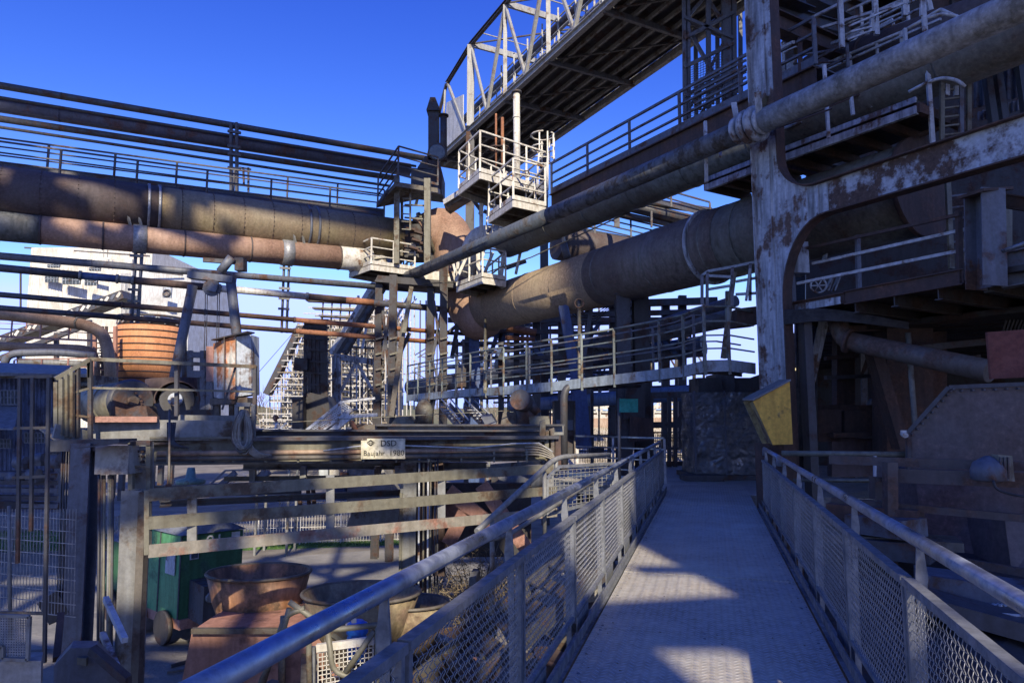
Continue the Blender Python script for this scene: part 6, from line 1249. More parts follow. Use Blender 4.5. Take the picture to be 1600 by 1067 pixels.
for (x0_, x1_, y0_, y1_, n) in ((1, 28, 632, 610, 5), (38, 70, 692, 676, 6), (0, 16, 700, 686, 3)):
    wn = face(sh, 'window', glass, x0_, x1_, y0_, y1_, 21.9, .06)
    for k in range(n + 1): px = x0_ + (x1_ - x0_) * k / n; bar(wn, 'mullion', loroof, W(px, y0_, 21.85), W(px, y1_, 21.85), .025, .03)
    for k in range(3): py = y0_ + (y1_ - y0_) * k / 2; bar(wn, 'transom', loroof, W(x0_, py, 21.85), W(x1_, py, 21.85), .03, .025)
bar(sh, 'edge_post', navy, W(92, 800, 23.4), W(92, 590, 23.4), .2, .2); bar(sh, 'base_beam', dark, W(-60, 788, 19), W(96, 790, 21), .2, .2)
for k in range(5): bar(sh, 'ledge', dark if k % 2 else navy, W(-60, 740 + k * 12, 19.5), W(90, 742 + k * 12, 20.6), .3, .12)
for (px, py, s_) in ((32, 722, .35), (60, 716, .3), (84, 720, .4), (20, 745, .3), (52, 742, .35), (84, 700, .35)): tube(sh, 'machine_part', navy, [W(px - 8, py, 20), W(px + 8, py, 20)], s_ * .5, 12); poly(sh, 'machine_block', dark, [W(px - 9, py + 12, 19.9), W(px + 4, py + 12, 19.9), W(px + 4, py, 19.9), W(px - 9, py, 19.9)], (0, .4, 0))
gpm = thing('grey_pale_roofs', 'low pale roof slabs behind the blue shed', 'roof', W(60, 580, 32)); [poly(gpm, 'roof_slab', olive if k % 2 else concrete, [W(x0_, y_, 31), W(x1_, y_, 31), W(x1_ - 6, y_ - 9, 33), W(x0_ + 8, y_ - 9, 33)], (0, 0, -.15)) for k, (x0_, x1_, y_) in enumerate(((-20, 30, 582), (20, 80, 586), (70, 140, 584), (96, 146, 598)))]
poly(gpm, 'support_wall', mud, [W(-20, 640, 31.5), W(146, 640, 31.5), W(146, 586, 31.5), W(-20, 584, 31.5)], (0, 2, 0))
# A-frame
af = thing('a_frame_hoist', 'dark blue A-frame hoist with pulley housing above the crane platform', 'hoist frame', W(330, 600, 19.5))
tube(af, 'leg', navy, [V((W(262, 650, 19.5).x, 19.5, GZ)) if False else W(262, 640, 19.5), W(301, 446, 19.5)], .14, 14); tube(af, 'leg', navy, [W(374, 560, 19.5), W(360, 436, 19.5)], .14, 14); tube(af, 'leg', navy, [W(344, 425, 19.5), W(362, 402, 19.5)], .13, 12)
bar(af, 'head_beam', navy, W(296, 430, 19.5), W(366, 438, 19.5), .3, .2); tube(af, 'pulley_housing', navy, [W(331, 450, 19.2), W(331, 450, 19.7)], .24, 20); bar(af, 'pulley_cheek', navy, W(321, 448, 19.3), W(342, 452, 19.3), .3, .22); bar(af, 'cross_arm', dark, W(317, 406, 19.4), W(382, 411, 19.8), .12, .12); poly(af, 'motor_box', dark, [W(366, 422, 19.6), W(380, 422, 19.6), W(380, 402, 19.6), W(366, 402, 19.6)], (0, .3, 0)); bar(af, 'post', dark, W(288, 600, 20), W(288, 520, 20), .1, .1)
for px in (321, 324, 340, 343): tube(af, 'rope', dark, [W(px, 455, 19.4), W(px - 2, 560, 19.4)], .012, 5)
# beams behind between tank and cabinet
t = thing('dark_rack', 'dark beams and posts between the orange tank and the rusted cabinet', 'steel rack', W(305, 600, 30)); [bar(t, 'beam', navy, W(285, y_, 30), W(322, y_ + 1, 30), .3, h_) for y_, h_ in ((554, .25), (568, .15), (584, .3))]; [bar(t, 'post', navy, W(px, 640, 30), W(px, 548, 30), .25, .2) for px in (287, 296, 318, 326)]; poly(t, 'back_plate', dark, [W(240, 660, 31), W(335, 660, 31), W(335, 590, 31), W(240, 590, 31)], (0, .4, 0))
# ================================================================ scaffold, black tower, inclined bridge, white portal
sc_ = thing('scaffolding', 'dense silver scaffolding climbing under the distant inclined gallery', 'scaffolding', W(500, 680, 60))
rnd2 = random.Random(11); sfm = plain('scaffold_tube', (.50, .49, .46), .5, .2); sfd = plain('scaffold_tube_brown', (.22, .18, .13), .6); ledg = 0
def topy(px): return max(690 - (px - 392) * 2.5, 500 if px < 560 else 470)
for k in range(44):
    px = 400 + k * 5.6 + rnd2.uniform(-1, 1); Y = rnd2.choice((58, 61, 64)); ty = max(topy(px), 470 if px > 590 else 470) + rnd2.uniform(-6, 6); bar(sc_, 'standard', sfm if k % 4 else sfd, W(px, 700, Y), W(px, ty, Y), .09, .09)
for r_ in range(24):
    py = 692 - r_ * 9.2
    for s_ in range(3):
        x0_ = max(398, 392 + (690 - py) / 2.5) + rnd2.uniform(-6, 6); x1_ = 636
        if x0_ < x1_ - 10:
            xa = rnd2.uniform(x0_, (x0_ + x1_) / 2) if s_ else x0_; xb_ = xa + rnd2.uniform(40, 120); bar(sc_, 'ledger', sfm if (r_ + s_) % 3 else sfd, W(xa, py + s_ * 2, 57.8 + s_ * 3), W(min(xb_, x1_), py + s_ * 2 + 1, 57.8 + s_ * 3), .08, .12 if s_ else .08)
for k in range(60): px = rnd2.uniform(410, 620); py = rnd2.uniform(max(topy(px), 480), 690); bar(sc_, 'brace', sfm, W(px, py, 59), W(px + rnd2.choice((-18, 18)), min(700, py + 22), 59), .06, .06)
for k in range(36): px = 402 + rnd2.uniform(0, 200); py = rnd2.uniform(max(topy(px), 470) + 5, 688); bar(sc_, 'plank', olive if k % 2 else sfm, W(px, py, 58.5), W(px + rnd2.uniform(14, 34), py + 1, 58.5), .8, .08)
gl = thing('inclined_gallery', 'dark sloping gallery roof edge above the scaffolding at centre left', 'gallery', W(450, 560, 60)); bar(gl, 'roof', dark, W(418, 616, 60), W(472, 508, 60), 1.0, .55); bar(gl, 'guy_wire', dark, W(395, 592, 60), W(458, 520, 60), .04, .04)
bh = thing('bunker_hall', 'dark grey sloping bunker hall standing behind the scaffolding', 'hall', W(540, 690, 68))
poly(bh, 'hall_body', paint('grey_bunker_cladding', (.07, .07, .065), (.05, .045, .04), .4, .4, soft=.1, streak=.8), [W(400, 760, 68), W(604, 760, 68), W(604, 482, 68), W(560, 492, 68), W(474, 520, 68)], (0, 10, 0))
for k in range(9): bar(bh, 'cladding_rib', mud, W(440 + 19 * k, 700, 67.8), W(440 + 19 * k, (570 if k == 0 else 530 - 5 * k), 67.8), .2, .2)
for k in range(6): bar(bh, 'ledge', greyp, W(440 - k * 6, 560 + 22 * k, 67.7), W(603, 560 + 22 * k, 67.7), .4, .25)
bt_ = thing('black_gear_tower', 'black narrow machine tower of upright bars in front of the scaffolding', 'machine tower', W(492, 660, 32))
for px in (476, 484, 491, 498, 505, 511): bar(bt_, 'upright', dark2, W(px, 680, 32), W(px + (492 - px) * .15, 500, 32), .16, .2)
for k in range(9): bar(bt_, 'cross_bar', dark2, W(474, 510 + k * 18, 31.9), W(514, 512 + k * 18, 31.9), .12, .1)
poly(bt_, 'housing', dark2, [W(462, 700, 31.5), W(524, 700, 31.5), W(512, 620, 31.5), W(480, 612, 31.5)], (0, 1.5, 0)); poly(bt_, 'hoist_box', dark2, [W(458, 578, 31.6), W(480, 578, 31.6), W(480, 560, 31.6), W(460, 558, 31.6)], (0, 1, 0)); bar(bt_, 'cap', dark2, W(484, 502, 32), W(514, 503, 32), .5, .2); bar(bt_, 'footing', dark, W(455, 622, 31), W(474, 622, 31), .5, .12); bar(bt_, 'left_post', dark2, W(467, 700, 31), W(467, 622, 31), .5, .4)
hg = thing('hanging_hoses', 'dark hoses and a small pulley hanging beside the large winch drum platform', 'hoses', W(265, 720, 8))
tube(hg, 'chain', mud, [W(265, 640, 9), W(264, 756, 8.2)], .014, 6); tube(hg, 'weight', rustd, [W(263, 756, 8.2), W(263, 770, 8.2)], .035, 8)
for k in range(5): tube(hg, 'hose', cablek, bend([W(262 + 3 * k, 660, 9.4), W(262 + 2 * k, 690 + k, 9.3), W(275 + 5 * k, 700, 9.3)], .1, 3), .012, 5)
ib_ = thing('inclined_truss', 'dark inclined truss rising from the white portal towards the overhead bridge', 'truss', W(560, 540, 36))
for o_, m in ((0, pale2), (8, navy), (20, dark)): bar(ib_, 'chord', m, W(518 + o_, 552, 36 + o_ * .05), W(604 + o_ * 1.2, 400 if o_ else 414, 34 + o_ * .05), .25, .3)
for k in range(9): f_ = k / 9; bar(ib_, 'web_bar', navy, W(518 + 86 * f_, 552 - 138 * f_, 36), W(538 + 86 * (f_ + .05), 552 - 145 * (f_ + .02), 36.5), .12, .12)
for (a, b) in (((560, 540), (560, 462)), ((585, 560), (640, 460)), ((560, 500), (600, 520)), ((566, 545), (578, 480))): bar(ib_, 'brace', pale2, W(*a, 38), W(*b, 38), .12, .12)
for k in range(7): bar(ib_, 'gallery_floor', mud, W(480 + 10 * k, 470 + k * 12, 42), W(560 + 9 * k, 474 + k * 12, 42), .6, .1); bar(ib_, 'strut', olive, W(500 + k * 14, 560, 42), W(505 + k * 14, 470, 42), .08, .08)
wp = thing('white_portal', 'pale grey portal frame with an A-shaped brace in front of the scaffolding', 'portal frame', W(555, 680, 34)); 
for (a, b, w_) in (((526, 690), (526, 556), .38), ((586, 690), (586, 560), .2), ((522, 557), (588, 566), .3), ((530, 616), (557, 565), .14), ((583, 612), (557, 565), .14), ((528, 628), (586, 622), .16)): bar(wp, 'member', pale2 if w_ < .2 else pale, W(*a, 34), W(*b, 34), w_, w_)
ws = thing('grey_stairway', 'pale grey mesh-sided stairway descending left behind the girder', 'stairway', W(540, 680, 24))
for (a, b, w_) in (((472, 678), (534, 628), .1), ((487, 682), (550, 640), .12), ((500, 688), (548, 650), .2), ((534, 628), (586, 622), .08), ((548, 650), (590, 648), .12), ((398, 670), (472, 672), .06), ((398, 680), (480, 684), .06), ((425, 682), (448, 660), .06)): bar(ws, 'stringer' if w_ > .1 else 'handrail', pale2, W(*a, 24), W(*b, 24), w_, w_)
b = MB()
for k in range(26): f_ = k / 25; b.bar(W(472 + 62 * f_, 678 - 50 * f_, 24), W(487 + 62 * f_, 683 - 45 * f_, 24), .03, .03)
for k in range(4): b.bar(W(475 + 3 * k, 679 + k, 24), W(537 + 3 * k, 630 + 3 * k, 24), .02, .02)
for k in range(20): b.bar(W(400 + 4 * k, 672, 24), W(400 + 4 * k, 686, 24), .02, .02)
b.build('infill_mesh', pale2, ws)
for (x0_, x1_) in ((689, 718), (725, 760)):
    s2 = thing('blue_stair_flight', 'steep blue-edged stair flight ' + ('left' if x0_ < 700 else 'right') + ' one of the two behind the girder right of centre', 'stair flight', W(x0_, 665, 20)); [bar(s2, 'stringer', navy, W(x0_ + o_, 634, 20), W(x1_ + o_, 668, 18), .05, .18) for o_ in (0, 14)]; [bar(s2, 'tread', pale2, W(x0_ + (x1_ - x0_) * k / 7, 636 + 4.4 * k, 19.5 - k * .2), W(x0_ + 14 + (x1_ - x0_) * k / 7, 636 + 4.4 * k, 19.5 - k * .2), .2, .03) for k in range(8)]; [bar(s2, 'handrail', pale2, W(x0_ + o_, 622, 20), W(x1_ + o_, 656, 18), .03, .03) for o_ in (0, 14)]
# stair/rails at lower left-mid (330..410, 720..760)
t = thing('mesh_stair', 'mesh-sided blue-grey stair seen under the left part of the long girder', 'stairway', W(370, 745, 16)); [bar(t, 'handrail', navy, W(a, b_, 16), W(c_, d_, 16), w_, w_) for a, b_, c_, d_, w_ in ((325, 760, 352, 735, .04), (340, 762, 368, 738, .12), (376, 768, 412, 734, .05), (385, 770, 420, 736, .14), (352, 735, 412, 733, .04))]; b = MB(); [b.bar(W(345 + 2 * k, 760 - 1.7 * k, 16), W(352 + 3 * k, 762 - 1.7 * k, 16), .012, .012) for k in range(18)]; b.build('infill_mesh', pale2, t)
t = thing('green_pump', 'greenish pump with handwheel under the long girder at left', 'pump', W(297, 770, 14)); MB().lathe(W(297, 762, 14), Z, [(0, .2), (.1, .28), (.16, .28), (.2, .1), (.4, .07)], 18).build('body', paint('pale_green_pump', (.12, .22, .18), (.1, .08, .05), .3, 3), t); tube(t, 'stem', pale2, [W(298, 752, 14), W(298, 733, 14)], .04, 10)
# ================================================================ far side: bank, wall, lattice girder
o = MB().add([(2, 44, GZ + .01), (24, 44, GZ + .01), (30, 62, .6), (4, 62, .6)], [(0, 1, 2, 3)]).build('embankment', gm_bank); o['kind'] = 'structure'
fw = thing('far_wall', 'long brown retaining wall with pale coping beyond the platform', 'wall', (14, 62, -1)); poly(fw, 'wall', paint('brown_wall', (.28, .18, .13), (.4, .33, .25), .4, .6, soft=.1), [(2, 62, .3), (34, 62, .3), (34, 62, 1.9), (2, 62, 1.9)], (0, .5, 0)); bar(fw, 'coping', bwhite, (2, 61.9, 1.98), (34, 61.9, 1.98), .7, .14)
wl = thing('white_lattice_girder', 'white lattice girder bridge seen brightly beyond the dark columns', 'lattice girder', W(1040, 650, 50)); 
for y_ in (624, 636, 650): bar(wl, 'chord', white, W(880, y_ + 1, 50), W(1110, y_ - 1, 50), .2, .25)
for k in range(22): x_ = 884 + k * 10.4; bar(wl, 'lattice_bar', white, W(x_, 650 if k % 2 else 625, 50), W(x_ + 10.4, 625 if k % 2 else 650, 50), .12, .14)
for px in (900, 1010, 1080): bar(wl, 'leg', white, V((W(px, 650, 50).x, 50, GZ)), W(px, 650, 50), .3, .3)
ff = thing('far_frame', 'dark open frame with railings and lattice brace left of the wrapped block', 'steel frame', W(1050, 720, 22.6))
for px in (1018, 1046, 1055, 1087): bar(ff, 'post', dark, W(px, 735, 22.6), W(px, 618, 22.6), .12, .12)
bar(ff, 'beam', dark, W(1015, 664, 22.6), W(1090, 663, 22.6), .1, .2); bar(ff, 'beam', dark, W(1000, 618, 22.6), W(1095, 616, 22.6), .2, .2); bar(ff, 'brace', dark, W(1056, 662, 22.6), W(1084, 620, 22.6), .08, .12)
for y_ in (676, 684, 700, 712, 722): bar(ff, 'rail', dark, W(1016, y_, 22.5), W(1090, y_ - 1, 22.5), .04, .04)
f2 = thing('far_frame', 'dark open door frame left of the teal sign against the bright bank', 'steel frame', W(950, 720, 22)); [bar(f2, 'post', dark, W(px, 730, 22), W(px, 638 if px > 940 else 600, 22), w_, w_) for px, w_ in ((952, .08), (964, .08), (925, .1))]; bar(f2, 'beam', dark, W(950, 638, 22), W(966, 638, 22), .08, .08); [bar(f2, 'rail', dark, W(905, y_, 22), W(965, y_, 22), .04, .04) for y_ in (680, 705, 715)]; poly(f2, 'low_boxes', navy, [W(920, 715, 23), W(944, 715, 23), W(944, 700, 23), W(920, 700, 23)], (0, .5, 0))
b = MB(); [b.bar(W(905 + k * 2.6, 722, 22.8), W(905 + k * 2.6, 678, 22.8), .02, .02) for k in range(70)]; b.build('mesh_infill', dark, f2)
# undergrowth on the bank
b = MB()
for k in range(4500):
    u_, v_ = rnd.random(), rnd.random(); x = 2 + 24 * u_; y = 44 + 18 * v_; z_ = GZ + v_ * 4.2; h = rnd.uniform(.1, .5); a_ = rnd.random() * 6.28
    b.add([(x - .02, y, z_), (x + .02, y, z_), (x + .2 * math.cos(a_), y + .2 * math.sin(a_), z_ + h)], [(0, 1, 2)])
o = b.build('dry_grass', foliage, None, 'stuff'); solo(o, 'dry pale grass stems covering the far embankment', 'dry grass')
# bare trees
def baretree(label, base, h, seed, spread=.5):
    r_ = random.Random(seed); t = thing('bare_tree', label, 'tree', base, 'bare winter trees'); tr = MB(); cr = MB()
    def br(p, d, L, rad, lev):
        q = p + d * L; (tr if lev < 2 else cr).tube([p, lerp(p, q, .5) + V((r_.gauss(0, .03), 0, r_.gauss(0, .02))) * L, q], [rad, rad * .8, rad * .6], 5 if lev < 2 else 3, False)
        if lev >= 5: return
        for k in range(3 if lev < 3 else 3):
            nd = (d + V((r_.gauss(0, spread), r_.gauss(0, spread), r_.uniform(-.05, .45)))).normalized(); br(lerp(p, q, r_.uniform(.55, 1)), nd, L * r_.uniform(.6, .78), rad * .58, lev + 1)
    br(V(base), V((0, 0, 1)), h * .3, h * .018, 0); tr.build('trunk', twig, t); cr.build('crown', twig, t)
for k, (px, Y, h, lb) in enumerate(((412, 90, 13, 'bare winter tree just right of the rusted cabinet'), (402, 100, 10, 'smaller bare winter tree behind the first beside the rusted cabinet'), (690, 110, 12, 'distant bare tree seen low behind the trestle tower'), (1000, 90, 9, 'distant bare tree above the far wall near the teal sign'), (770, 100, 11, 'distant bare tree low behind the gangway rails'), (925, 100, 9, 'distant bare tree left of the dark columns'))): baretree(lb, (W(px, 650, Y).x, Y, GZ), h, 20 + k)
# far low hills / woodland belt
b = MB(); r_ = random.Random(5); n = 80; vs = []
for k in range(n + 1): x = -500 + 1000 * k / n; vs += [(x, 420, GZ - 1), (x, 430, GZ + 9 + 5 * mnoise.noise(V((x * .02, 3, 0))) + 2 * r_.random())]
b.add(vs, [(2 * k, 2 * k + 2, 2 * k + 3, 2 * k + 1) for k in range(n)]); o = b.build('hills', groundmat('far_woodland', (.05, .06, .05), (.08, .085, .06), (.12, .11, .08), .05)); o['kind'] = 'structure'

# ================================================================ person on the far stair
def person(label, loc, face):
    t = thing('person', label, 'person', loc)
    # joint name: (x, y, z, radius); x to the person's left, y forward
    J = {'pel': (0, 0, .93, .125), 'abd': (0, .03, 1.08, .125), 'chest': (0, .09, 1.28, .145), 'nk': (0, .13, 1.43, .055), 'hd': (0, .17, 1.54, .085), 'hd2': (0, .19, 1.64, .085),
         'hl': (.1, 0, .88, .095), 'kl': (.11, .06, .50, .06), 'al': (.11, 0, .09, .04), 'tl': (.12, .15, .035, .035), 'hr': (-.1, 0, .88, .095), 'kr': (-.11, .14, .52, .06), 'ar': (-.11, .1, .12, .04), 'tr': (-.12, .25, .06, .035),
         'sl': (.18, .09, 1.37, .06), 'el': (.24, .10, 1.10, .042), 'wl': (.22, .30, .96, .030), 'sr': (-.18, .09, 1.37, .06), 'er': (-.25, .14, 1.11, .042), 'wr': (-.20, .36, 1.0, .030)}
    E = [('pel', 'abd'), ('abd', 'chest'), ('chest', 'nk'), ('nk', 'hd'), ('hd', 'hd2'), ('pel', 'hl'), ('hl', 'kl'), ('kl', 'al'), ('al', 'tl'), ('pel', 'hr'), ('hr', 'kr'), ('kr', 'ar'), ('ar', 'tr'), ('chest', 'sl'), ('sl', 'el'), ('el', 'wl'), ('chest', 'sr'), ('sr', 'er'), ('er', 'wr')]
    for sd, wj in ((1, 'wl'), (-1, 'wr')):
        w = V(J[wj][:3]); J['p' + wj] = (*(w + V((0, .06, -.01))), .03); E.append((wj, 'p' + wj))
        for k, (dx, ln) in enumerate(((-.027, .055), (-.009, .07), (.009, .066), (.027, .05))):
            a = 'f%d%s' % (k, wj); J[a] = (*(w + V((dx, .10, -.015))), .0095); b = a + 'b'; J[b] = (*(w + V((dx, .10 + ln, -.045))), .008); E += [('p' + wj, a), (a, b)]
        a = 'th' + wj; J[a] = (*(w + V((-.04 * sd, .055, -.02))), .011); J[a + 'b'] = (*(w + V((-.055 * sd, .09, -.04))), .009); E += [('p' + wj, a), (a, a + 'b')]
    ks = list(J); me = bpy.data.meshes.new('body'); me.from_pydata([J[k][:3] for k in ks], [(ks.index(a), ks.index(b)) for a, b in E], [])
    o = bpy.data.objects.new('body', me); C.objects.link(o); md = o.modifiers.new('s', 'SKIN'); o.modifiers.new('u', 'SUBSURF').levels = 1
    for i, k in enumerate(ks): r_ = J[k][3]; me.skin_vertices[0].data[i].radius = (r_, r_); me.skin_vertices[0].data[i].use_root = (i == 0)
    me2 = bpy.data.meshes.new_from_object(o.evaluated_get(bpy.context.evaluated_depsgraph_get())); bpy.data.objects.remove(o)
    skin = plain('skin', (.42, .24, .17), .5); shirt = plain('white_shirt', (.75, .74, .70), .8); jeans = plain('dark_trousers', (.05, .06, .09), .8); hairm = plain('ginger_brown_hair', (.16, .07, .03), .6); shoe = plain('shoe', (.03, .03, .03), .6)
    for m in (skin, shirt, jeans, shoe): me2.materials.append(m)
    for p in me2.polygons:
        c = p.center; p.use_smooth = True
        arm = abs(c.x) > .17 and c.z > .9
        p.material_index = 3 if c.z < .07 else 2 if (c.z < .96 and not arm and abs(c.x) < .2 and c.y < .25) else 0 if (c.z > 1.41 and abs(c.x) < .09) or (arm and c.z < 1.12) or (c.y > .27 and c.z > .85) else 1
    b = bpy.data.objects.new('body', me2); C.objects.link(b); b.parent = t
    def sub_(name, mb, m):
        q = mb.build(name, m, None); q.parent = t; return q
    sub_('hair', MB().lathe((0, .155, 1.60), (0, -.15, 1), [(-.05, .098), (0, .108), (.06, .098), (.10, .06), (.115, .01)], 14), hairm)
    sub_('nose', MB().tube([(0, .262, 1.61), (0, .29, 1.575)], [.008, .015], 6), skin)
    for s_ in (-1, 1): sub_('eye', MB().lathe((.033 * s_, .262, 1.615), (0, 1, 0), [(0, .012), (.008, .009)], 8), shoe); sub_('ear', MB().lathe((.092 * s_, .18, 1.59), (s_, 0, 0), [(0, .02), (.012, .024)], 8), skin)
    sub_('mouth', MB().bar((-.022, .268, 1.545), (.022, .268, 1.545), .008, .008), dullred)
    t.rotation_euler = (0, 0, face); return t
pl = W(437, 660, 27); person('person in a white shirt with ginger hair on the distant stairway below the scaffolding', (pl.x, 27, 1.72 - 1.75), R(100))
ld = thing('stair_landing', 'small grey landing under the person on the distant stairway', 'landing', (pl.x, 27, -.03)); box(ld, 'plate', greyp, (pl.x, 27, -.09), 1.4, 1.2, .06)
for dx in (-.6, .6):
    for dy in (-.5, .5): bar(ld, 'leg', greyp, (pl.x + dx, 27 + dy, GZ), (pl.x + dx, 27 + dy, -.09), .08, .08)
# ================================================================ more upper right pipework
up2 = thing('small_bore_pipes', 'bundle of thin pale and rusty pipes threading between the upper walkway and brown duct', 'pipes', W(1400, 120, 12.5))
for a, b, r_, m in (((1226, 200, 13.5), (1440, 128, 11.9), .03, pale2), ((1236, 176, 13.8), (1300, 152, 13.2), .04, olive), ((1345, 100, 13.4), (1346, 168, 12.6), .035, navy), ((1366, 92, 13.4), (1362, 165, 12.5), .05, olive), ((1250, 60, 14), (1252, 200, 14), .05, rustd), ((1203, 62, 13.4), (1206, 230, 13.4), .05, rustd), ((1214, 40, 13.6), (1214, 150, 13.6), .03, olive), ((1520, 180, 11.4), (1436, 212, 11.8), .05, rustd), ((1240, 88, 14.2), (1320, 76, 15), .03, navy), ((1240, 100, 14.2), (1330, 96, 15), .02, dark)):
    tube(up2, 'pipe', m, [W(*a), W(*b)], r_, 10)
for px in (1264, 1310, 1352, 1400): MB().lathe(G(px, 700, 0) * 0 + W(px, 262 - (px - 1100) * .18, 12.6), Z, [(0, .05), (.05, .05)], 8).build('pipe_clamp', rustd, up2) if False else None
vl = thing('drain_valve', 'rusty drain valve with small wheel under the large gas main near the centre', 'valve', W(905, 480, 18.5)); tube(vl, 'stem', olive, [W(905, 470, 18.9), W(906, 606, 15.9)], .05, 8); MB().ring(W(905, 474, 18.4), V((0, -1, 0)), .12, .02).build('wheel', rustd, vl)
vl = thing('drain_pipe', 'thin olive drain pipe dropping from the low point of the large gas main', 'pipe', W(758, 500, 24)); tube(vl, 'pipe', olive, [W(758, 498, 24.6), W(758, 612, 18)], .05, 8)
# cables sagging across the gap
cs = thing('sagging_cables', 'thin dark cables sagging between the blue trestle and the dark columns', 'cables', W(920, 490, 23))
for k in range(4): tube(cs, 'cable', cablek, [W(885, 472 + 3 * k, 23), W(905, 486 + 5 * k, 22.5), W(930, 490 + 4 * k, 22), W(962, 470 + 2 * k, 20)], .015, 5)

# ================================================================ dense steel behind the gangway and right of the column
rq = random.Random(21)
dr2 = thing('distant_pipe_rack', 'far tangle of thin dark posts, pipes and braces beneath the large gas main', 'pipe rack', W(900, 600, 38))
for k in range(26):
    px = 700 + k * 16 + rq.uniform(-5, 5); bar(dr2, 'post', rq.choice((dark, navy, dark, olive)), W(px, 690, 38), W(px, 500 + rq.uniform(-25, 40), 38), rq.uniform(.08, .2), .12)
for k in range(22):
    py = 490 + k * 7 + rq.uniform(-2, 2); xa = rq.uniform(690, 900); xb_ = xa + rq.uniform(90, 240); m = rq.choice((dark, navy, bluep, dark, rust if k % 5 == 0 else dark))
    tube(dr2, 'pipe', m, [W(xa, py, 37.5 + (k % 3)), W(xb_, py - rq.uniform(1, 9), 36 + (k % 3))], rq.uniform(.04, .13), 8)
for k in range(18):
    px = rq.uniform(700, 1080); py = rq.uniform(500, 600); bar(dr2, 'brace', rq.choice((dark, navy)), W(px, py, 37.8), W(px + rq.choice((-26, 26)), py + 44, 37.8), .09, .09)
dl = thing('distant_lattice', 'thin pale lattice steelwork behind the trestle tower at left centre', 'lattice', W(600, 560, 46))
for k in range(16):
    px = 548 + k * 9; bar(dl, 'upright', rq.choice((dark, pale2, navy)), W(px, 640, 46), W(px + rq.uniform(-2, 2), 462 + rq.uniform(0, 40), 46), .09, .09)
for k in range(26):
    px = rq.uniform(540, 680); py = rq.uniform(465, 620); bar(dl, 'lattice_bar', rq.choice((dark, mud, pale2)), W(px, py, 46.2), W(px + rq.choice((-18, 18, 30)), py + rq.uniform(6, 26), 46.2), .07, .07)
fp_ = thing('furnace_platforms', 'stacked dark service platforms with railings and ladder behind the brown duct at upper right', 'platforms', W(1330, 60, 19))
for k, (xa, ya, xb_, yb_, Y) in enumerate(((1225, 118, 1420, 40, 18), (1230, 62, 1400, -10, 19), (1250, 168, 1400, 112, 17.5))):
    a, b = W(xa, ya, Y), W(xb_, yb_, Y * .86); b.z = a.z; q = V((.5, .9, 0)) * 1.2
    poly(fp_, 'deck', dark2, [a, b, b + q, a + q], (0, 0, -.06)); bar(fp_, 'edge_channel', pale2 if k == 2 else navy, a - Z * .1, b - Z * .1, .06, .16); rail(fp_, pale2 if k != 1 else navy, [a, b], 1.0, 1.1, (1, .66, .33), .028, .1)
    for j in range(4): bar(fp_, 'joist', rustd, lerp(a, b, j / 3) - Z * .18, lerp(a, b, j / 3) + q - Z * .18, .1, .18)
for px in (1232, 1300, 1378): bar(fp_, 'column', dark, W(px, 260, 18.6), W(px, -60, 18.6), .22, .22)
for a, b in (((1232, 190), (1300, 90)), ((1300, 190), (1232, 90)), ((1300, 120), (1378, 20)), ((1378, 140), (1300, 30))): bar(fp_, 'brace', rustd, W(*a, 18.7), W(*b, 18.7), .1, .08)
for s_ in (1268, 1280): bar(fp_, 'ladder_stile', pale2, W(s_, 190, 17.3), W(s_ - 4, 40, 17.3), .05, .04)
for k in range(14): bar(fp_, 'rung', pale2, W(1268 - k * .28, 184 - k * 10.5, 17.3), W(1280 - k * .28, 184 - k * 10.5, 17.3), .025, .025)
# clutter round the buckets
cl_ = thing('yard_clutter', 'scattered rods, offcuts and dark hoses on the yard round the rusty buckets', 'scrap', (-4, 12, GZ))
for k in range(60):
    x = rq.uniform(-7, -.8); y = rq.uniform(10.6, 16); a_ = rq.uniform(0, 3.14); L = rq.uniform(.15, .7); d_ = V((math.cos(a_), math.sin(a_), 0)) * L
    bar(cl_, 'offcut', rq.choice((mud, rustd, olive, dark, redox)), V((x, y, GZ + .05)) - d_, V((x, y, GZ + .05)) + d_, rq.uniform(.03, .14), rq.uniform(.02, .09))
for k in range(6):
    x = rq.uniform(-5, -2); y = rq.uniform(10.5, 14); tube(cl_, 'hose', cablek, bend([(x, y, GZ + .03), (x + .8, y + .5, GZ + .03), (x + 1.1, y - .4, GZ + .03), (x + 2, y + .1, GZ + .03)], .4, 5), .022, 6)

# ================================================================ unseen blockers added behind the camera (throw the shade)
bf = thing('added_shade_wall', 'unseen wall panels on legs added behind the camera to cast shade', 'building', (12, -45, GZ))  # added out of view, its panels laid out to cast the shade
yb = -45; ox, oz = 33 * .15 / .81, 33 * .55 / .81       # far pieces stand where the sun line from y = -12 meets y = -45
for lx in (9, 18, 25, -14): bar(bf, 'support_leg', rustd, (lx + ox, yb - .5, GZ), (lx + ox, yb - .5, 12 + oz), 1.2, 1.2)
def wp_(x0_, x1_, z0_, z1_): poly(bf, 'shade_panel', rustd, [(x0_ + ox, yb, max(z0_, 8) + oz), (x1_ + ox, yb, max(z0_, 8) + oz), (x1_ + ox, yb, z1_ + oz), (x0_ + ox, yb, z1_ + oz)], (0, -.6, 0))
wp_(8.6, 26, GZ, 38); wp_(5.9, 8.6, GZ, 19.0); wp_(7.5, 8.6, 19.0, 34.0); wp_(-24, -1.0, GZ, 14.7); wp_(-24, -9.8, 14.7, 36); wp_(-9.8, -5.4, 20.5, 29.5); wp_(-24, 1.2, 38.5, 42); wp_(1.2, 5.0, 37.6, 42.5)
gt = thing('added_shade_gantry', 'unseen beams and sheets added close behind the camera to shape sun patches', 'gantry', (0, -12, GZ))  # added beams and sheets, shaped to cut the sun into patches
yg = -12
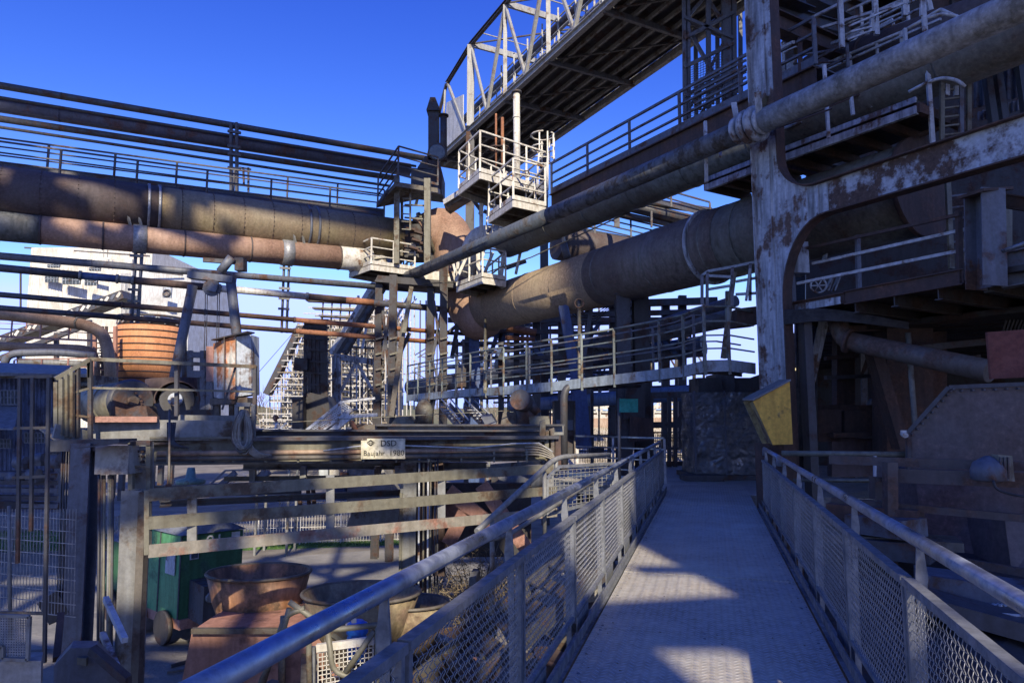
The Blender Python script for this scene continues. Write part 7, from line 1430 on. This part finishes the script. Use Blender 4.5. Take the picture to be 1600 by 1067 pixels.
def np_(x0_, x1_, z0_, z1_, y_=-12): poly(gt, 'shade_sheet', rustd, [(x0_, y_, z0_), (x1_, y_, z0_), (x1_, y_, z1_), (x0_, y_, z1_)], (0, -.08, 0))
for c in ((3.1, 3.85, 6, 12.2), (3.85, 4.75, 6, 9.75), (3.85, 4.2, 9.75, 11.6), (4.5, 4.75, 9.75, 11.0), (3.85, 5.9, 11.6, 12.2), (4.75, 5.9, 6, 11.6), (5.5, 5.9, 12.2, 15.0), (-1.0, 1.4, 6, 12.9), (1.4, 3.1, 6, 11), (4.95, 5.5, 13.2, 13.45)): np_(*c)
poly(gt, 'shade_sheet', rustd, [(-9.2, yg, 31.3), (3.2, yg, 35.2), (3.2, yg, 38), (-9.2, yg, 36)], (0, -.08, 0))
rg = random.Random(8)
for i in range(10):
    for j in range(7):
        if rg.random() < .62: x_ = -10.4 + i * .72 + (j % 2) * .2; z_ = 28.6 + j * .66; np_(x_, x_ + .715, z_, z_ + .655)
def gb2(a, b, w_): bar(gt, 'shade_beam', rustd, (a[0], yg - .3, a[1]), (b[0], yg - .3, b[1]), .3, w_, V((0, 0, 1)) if abs(a[0] - b[0]) > .3 else V((0, 1, 0)))
for a, b, w_ in (((-9.8, 19.4), (5.9, 19.4), .5), ((-9.8, 15.6), (4.4, 15.9), .38), ((3.0, 12.2), (5.9, 12.6), .35), ((-5.4, 24.5), (5.0, 24.0), .7), ((-5.4, 28.2), (4.4, 28.2), .5), ((-4.6, 30.6), (4.0, 30.6), .4),
    ((-6, 12.6), (-1.5, 19.4), .6), ((-1.5, 19.4), (2.6, 12.2), .55), ((-9, 19.4), (-6, 12.6), .5), ((2.6, 10.4), (5.2, 19.4), .45), ((0.2, 19.4), (5, 24), .5), ((-4.6, 19.4), (0.2, 24.5), .5), ((-4.6, 24.5), (-1, 28.2), .45), ((-1, 28.2), (3, 24), .45),
    ((.6, 8), (.6, 31), .35), ((-3.4, 8), (-3.4, 31), .45), ((4.3, 19), (4.3, 28), .35), ((5.95, GZ), (5.95, 24), .4), ((-9.9, GZ), (-9.9, 36), .5), ((3.1, GZ), (3.1, 13), .2),
    ((-9, 16.5), (4.2, 13.6), .32), ((-5.2, 17.9), (-1.4, 17.7), .6), ((1.6, 15.9), (1.6, 19.4), .9), ((-3, 21), (5.9, 22.2), .5), ((-7.6, 14.7), (-7.6, 20.5), 1.0), ((-2.4, 14), (-.2, 16.6), .7), ((2.2, 16.8), (4.2, 16.8), .5), ((-9, 26), (5, 26.2), .3), ((-5, 13.2), (1, 14.4), .3), ((-8, 17.6), (-5.6, 15), .6), ((-2.2, 22.6), (3.6, 18), .35)): gb2(a, b, w_)
